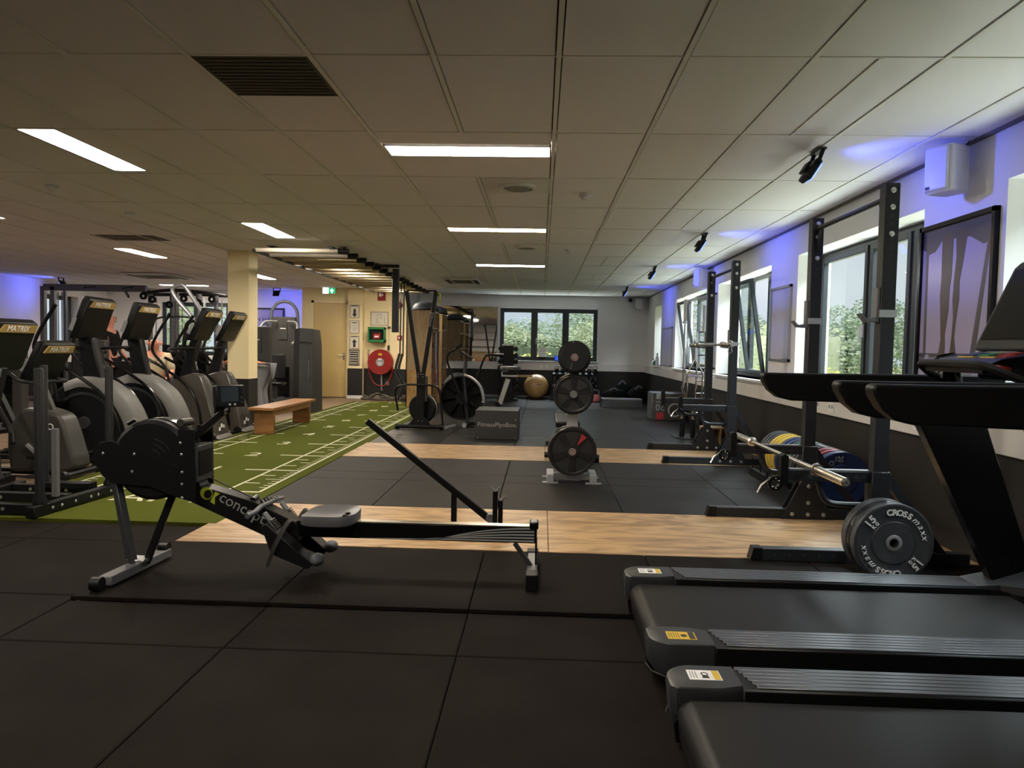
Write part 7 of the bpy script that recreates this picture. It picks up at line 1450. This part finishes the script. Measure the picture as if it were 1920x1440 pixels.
sit = {'pelvis': (0, 0, 0.58, 0.14), 'belly': (0, 0, 0.74, 0.15), 'chest': (0.01, 0, 0.98, 0.155), 'neck': (0.02, 0, 1.13, 0.065), 'chin': (0.035, 0, 1.19, 0.07), 'head': (0.04, 0, 1.275, 0.092), 'crown': (0.03, 0, 1.335, 0.055),
       'shoL': (0, 0.20, 1.05, 0.07), 'shoR': (0, -0.20, 1.05, 0.07), 'elbL': (0.10, 0.27, 0.80, 0.048), 'elbR': (0.10, -0.27, 0.80, 0.048), 'wriL': (0.30, 0.20, 0.70, 0.032), 'wriR': (0.30, -0.20, 0.70, 0.032),
       'hipL': (0.06, 0.11, 0.55, 0.10), 'hipR': (0.06, -0.11, 0.55, 0.10), 'kneL': (0.46, 0.14, 0.52, 0.065), 'kneR': (0.46, -0.14, 0.52, 0.065), 'ankL': (0.44, 0.14, 0.09, 0.042), 'ankR': (0.44, -0.14, 0.09, 0.042), 'toeL': (0.60, 0.15, 0.045, 0.035), 'toeR': (0.60, -0.15, 0.045, 0.035)}
pB = person('bald person in a beige printed shirt sitting, head tilted up, behind the second console', (-6.33, 12.0, 0.0), math.radians(-65), sit, 'cloth_beige', 'cloth_black', SB, TB, None, (1, 0, 0))
text('SINO', (0.185, 0.0, 0.96), (0, 1, 0), (0, 0, 1), 0.085, 'print_black', pB, False, name='shirt_print', depth=0.002)
stl = thing('low_stool', 'small round stool under the sitting person', 'stool', (-6.34, 12.02, 0.0)); MB().lathe([(0.17, 0.38), (0.18, 0.40), (0.17, 0.43), (0, 0.43)], (0, 0, 0), n=24).build('seat', 'black_plastic', stl); MB().cyl((0, 0, 0.02), (0, 0, 0.38), 0.03, n=12).build('post', 'grey_steel', stl); MB().lathe([(0.2, 0), (0.2, 0.02), (0, 0.02)], (0, 0, 0), n=24).build('foot', 'grey_steel', stl)
bend = {'pelvis': (0, 0, 0.86, 0.14), 'belly': (0.14, 0, 0.92, 0.13), 'chest': (0.40, 0, 0.96, 0.14), 'neck': (0.56, 0, 0.98, 0.06), 'chin': (0.62, 0, 0.98, 0.065), 'head': (0.71, 0, 0.98, 0.09), 'crown': (0.78, 0, 0.98, 0.05),
        'shoL': (0.46, 0.19, 0.94, 0.06), 'shoR': (0.46, -0.19, 0.94, 0.06), 'elbL': (0.50, 0.22, 0.66, 0.045), 'elbR': (0.50, -0.22, 0.66, 0.045), 'wriL': (0.52, 0.2, 0.44, 0.03), 'wriR': (0.52, -0.2, 0.44, 0.03),
        'hipL': (-0.02, 0.10, 0.82, 0.115), 'hipR': (-0.02, -0.10, 0.82, 0.115), 'kneL': (0.06, 0.12, 0.47, 0.07), 'kneR': (0.06, -0.12, 0.47, 0.07), 'ankL': (-0.02, 0.12, 0.09, 0.045), 'ankR': (-0.02, -0.12, 0.09, 0.045), 'toeL': (0.15, 0.13, 0.045, 0.035), 'toeR': (0.15, -0.13, 0.045, 0.035)}
person('person in grey trousers bending forward, mostly hidden behind the square column', (-4.98, 13.2, 0.0), PI, bend, 'cloth_black', 'cloth_grey', SB, TB, 'cloth_black', (1, 0, 0))
# ================================================================ BEHIND THE VIEWPOINT (seen in the mirror)
rc = thing('reception_counter', 'wooden reception counter behind the viewpoint, seen in the mirror', 'counter', (-3.4, -2.2, 0.0)); MB().box(-4.6, -2.4, 0.0, -2.2, -1.95, 1.05).build('front', 'cab_wood', rc, world=True); MB().box(-4.7, -2.5, 1.05, -2.1, -1.85, 1.10).build('counter_top', 'cab_wood', rc, world=True); MB().box(-4.2, -1.948, 0.2, -2.9, -1.94, 0.75).build('panel', 'bench_wood', rc, world=True)
ws_ = thing('wall_shelves', 'dark wall shelves with small items behind the viewpoint', 'shelf', (-3.6, -2.95, 1.3))
for z in (1.35, 1.75, 2.15): MB().box(-4.6, -2.98, z, -2.6, -2.75, z + 0.03).build('shelf', 'bench_wood', ws_, world=True)
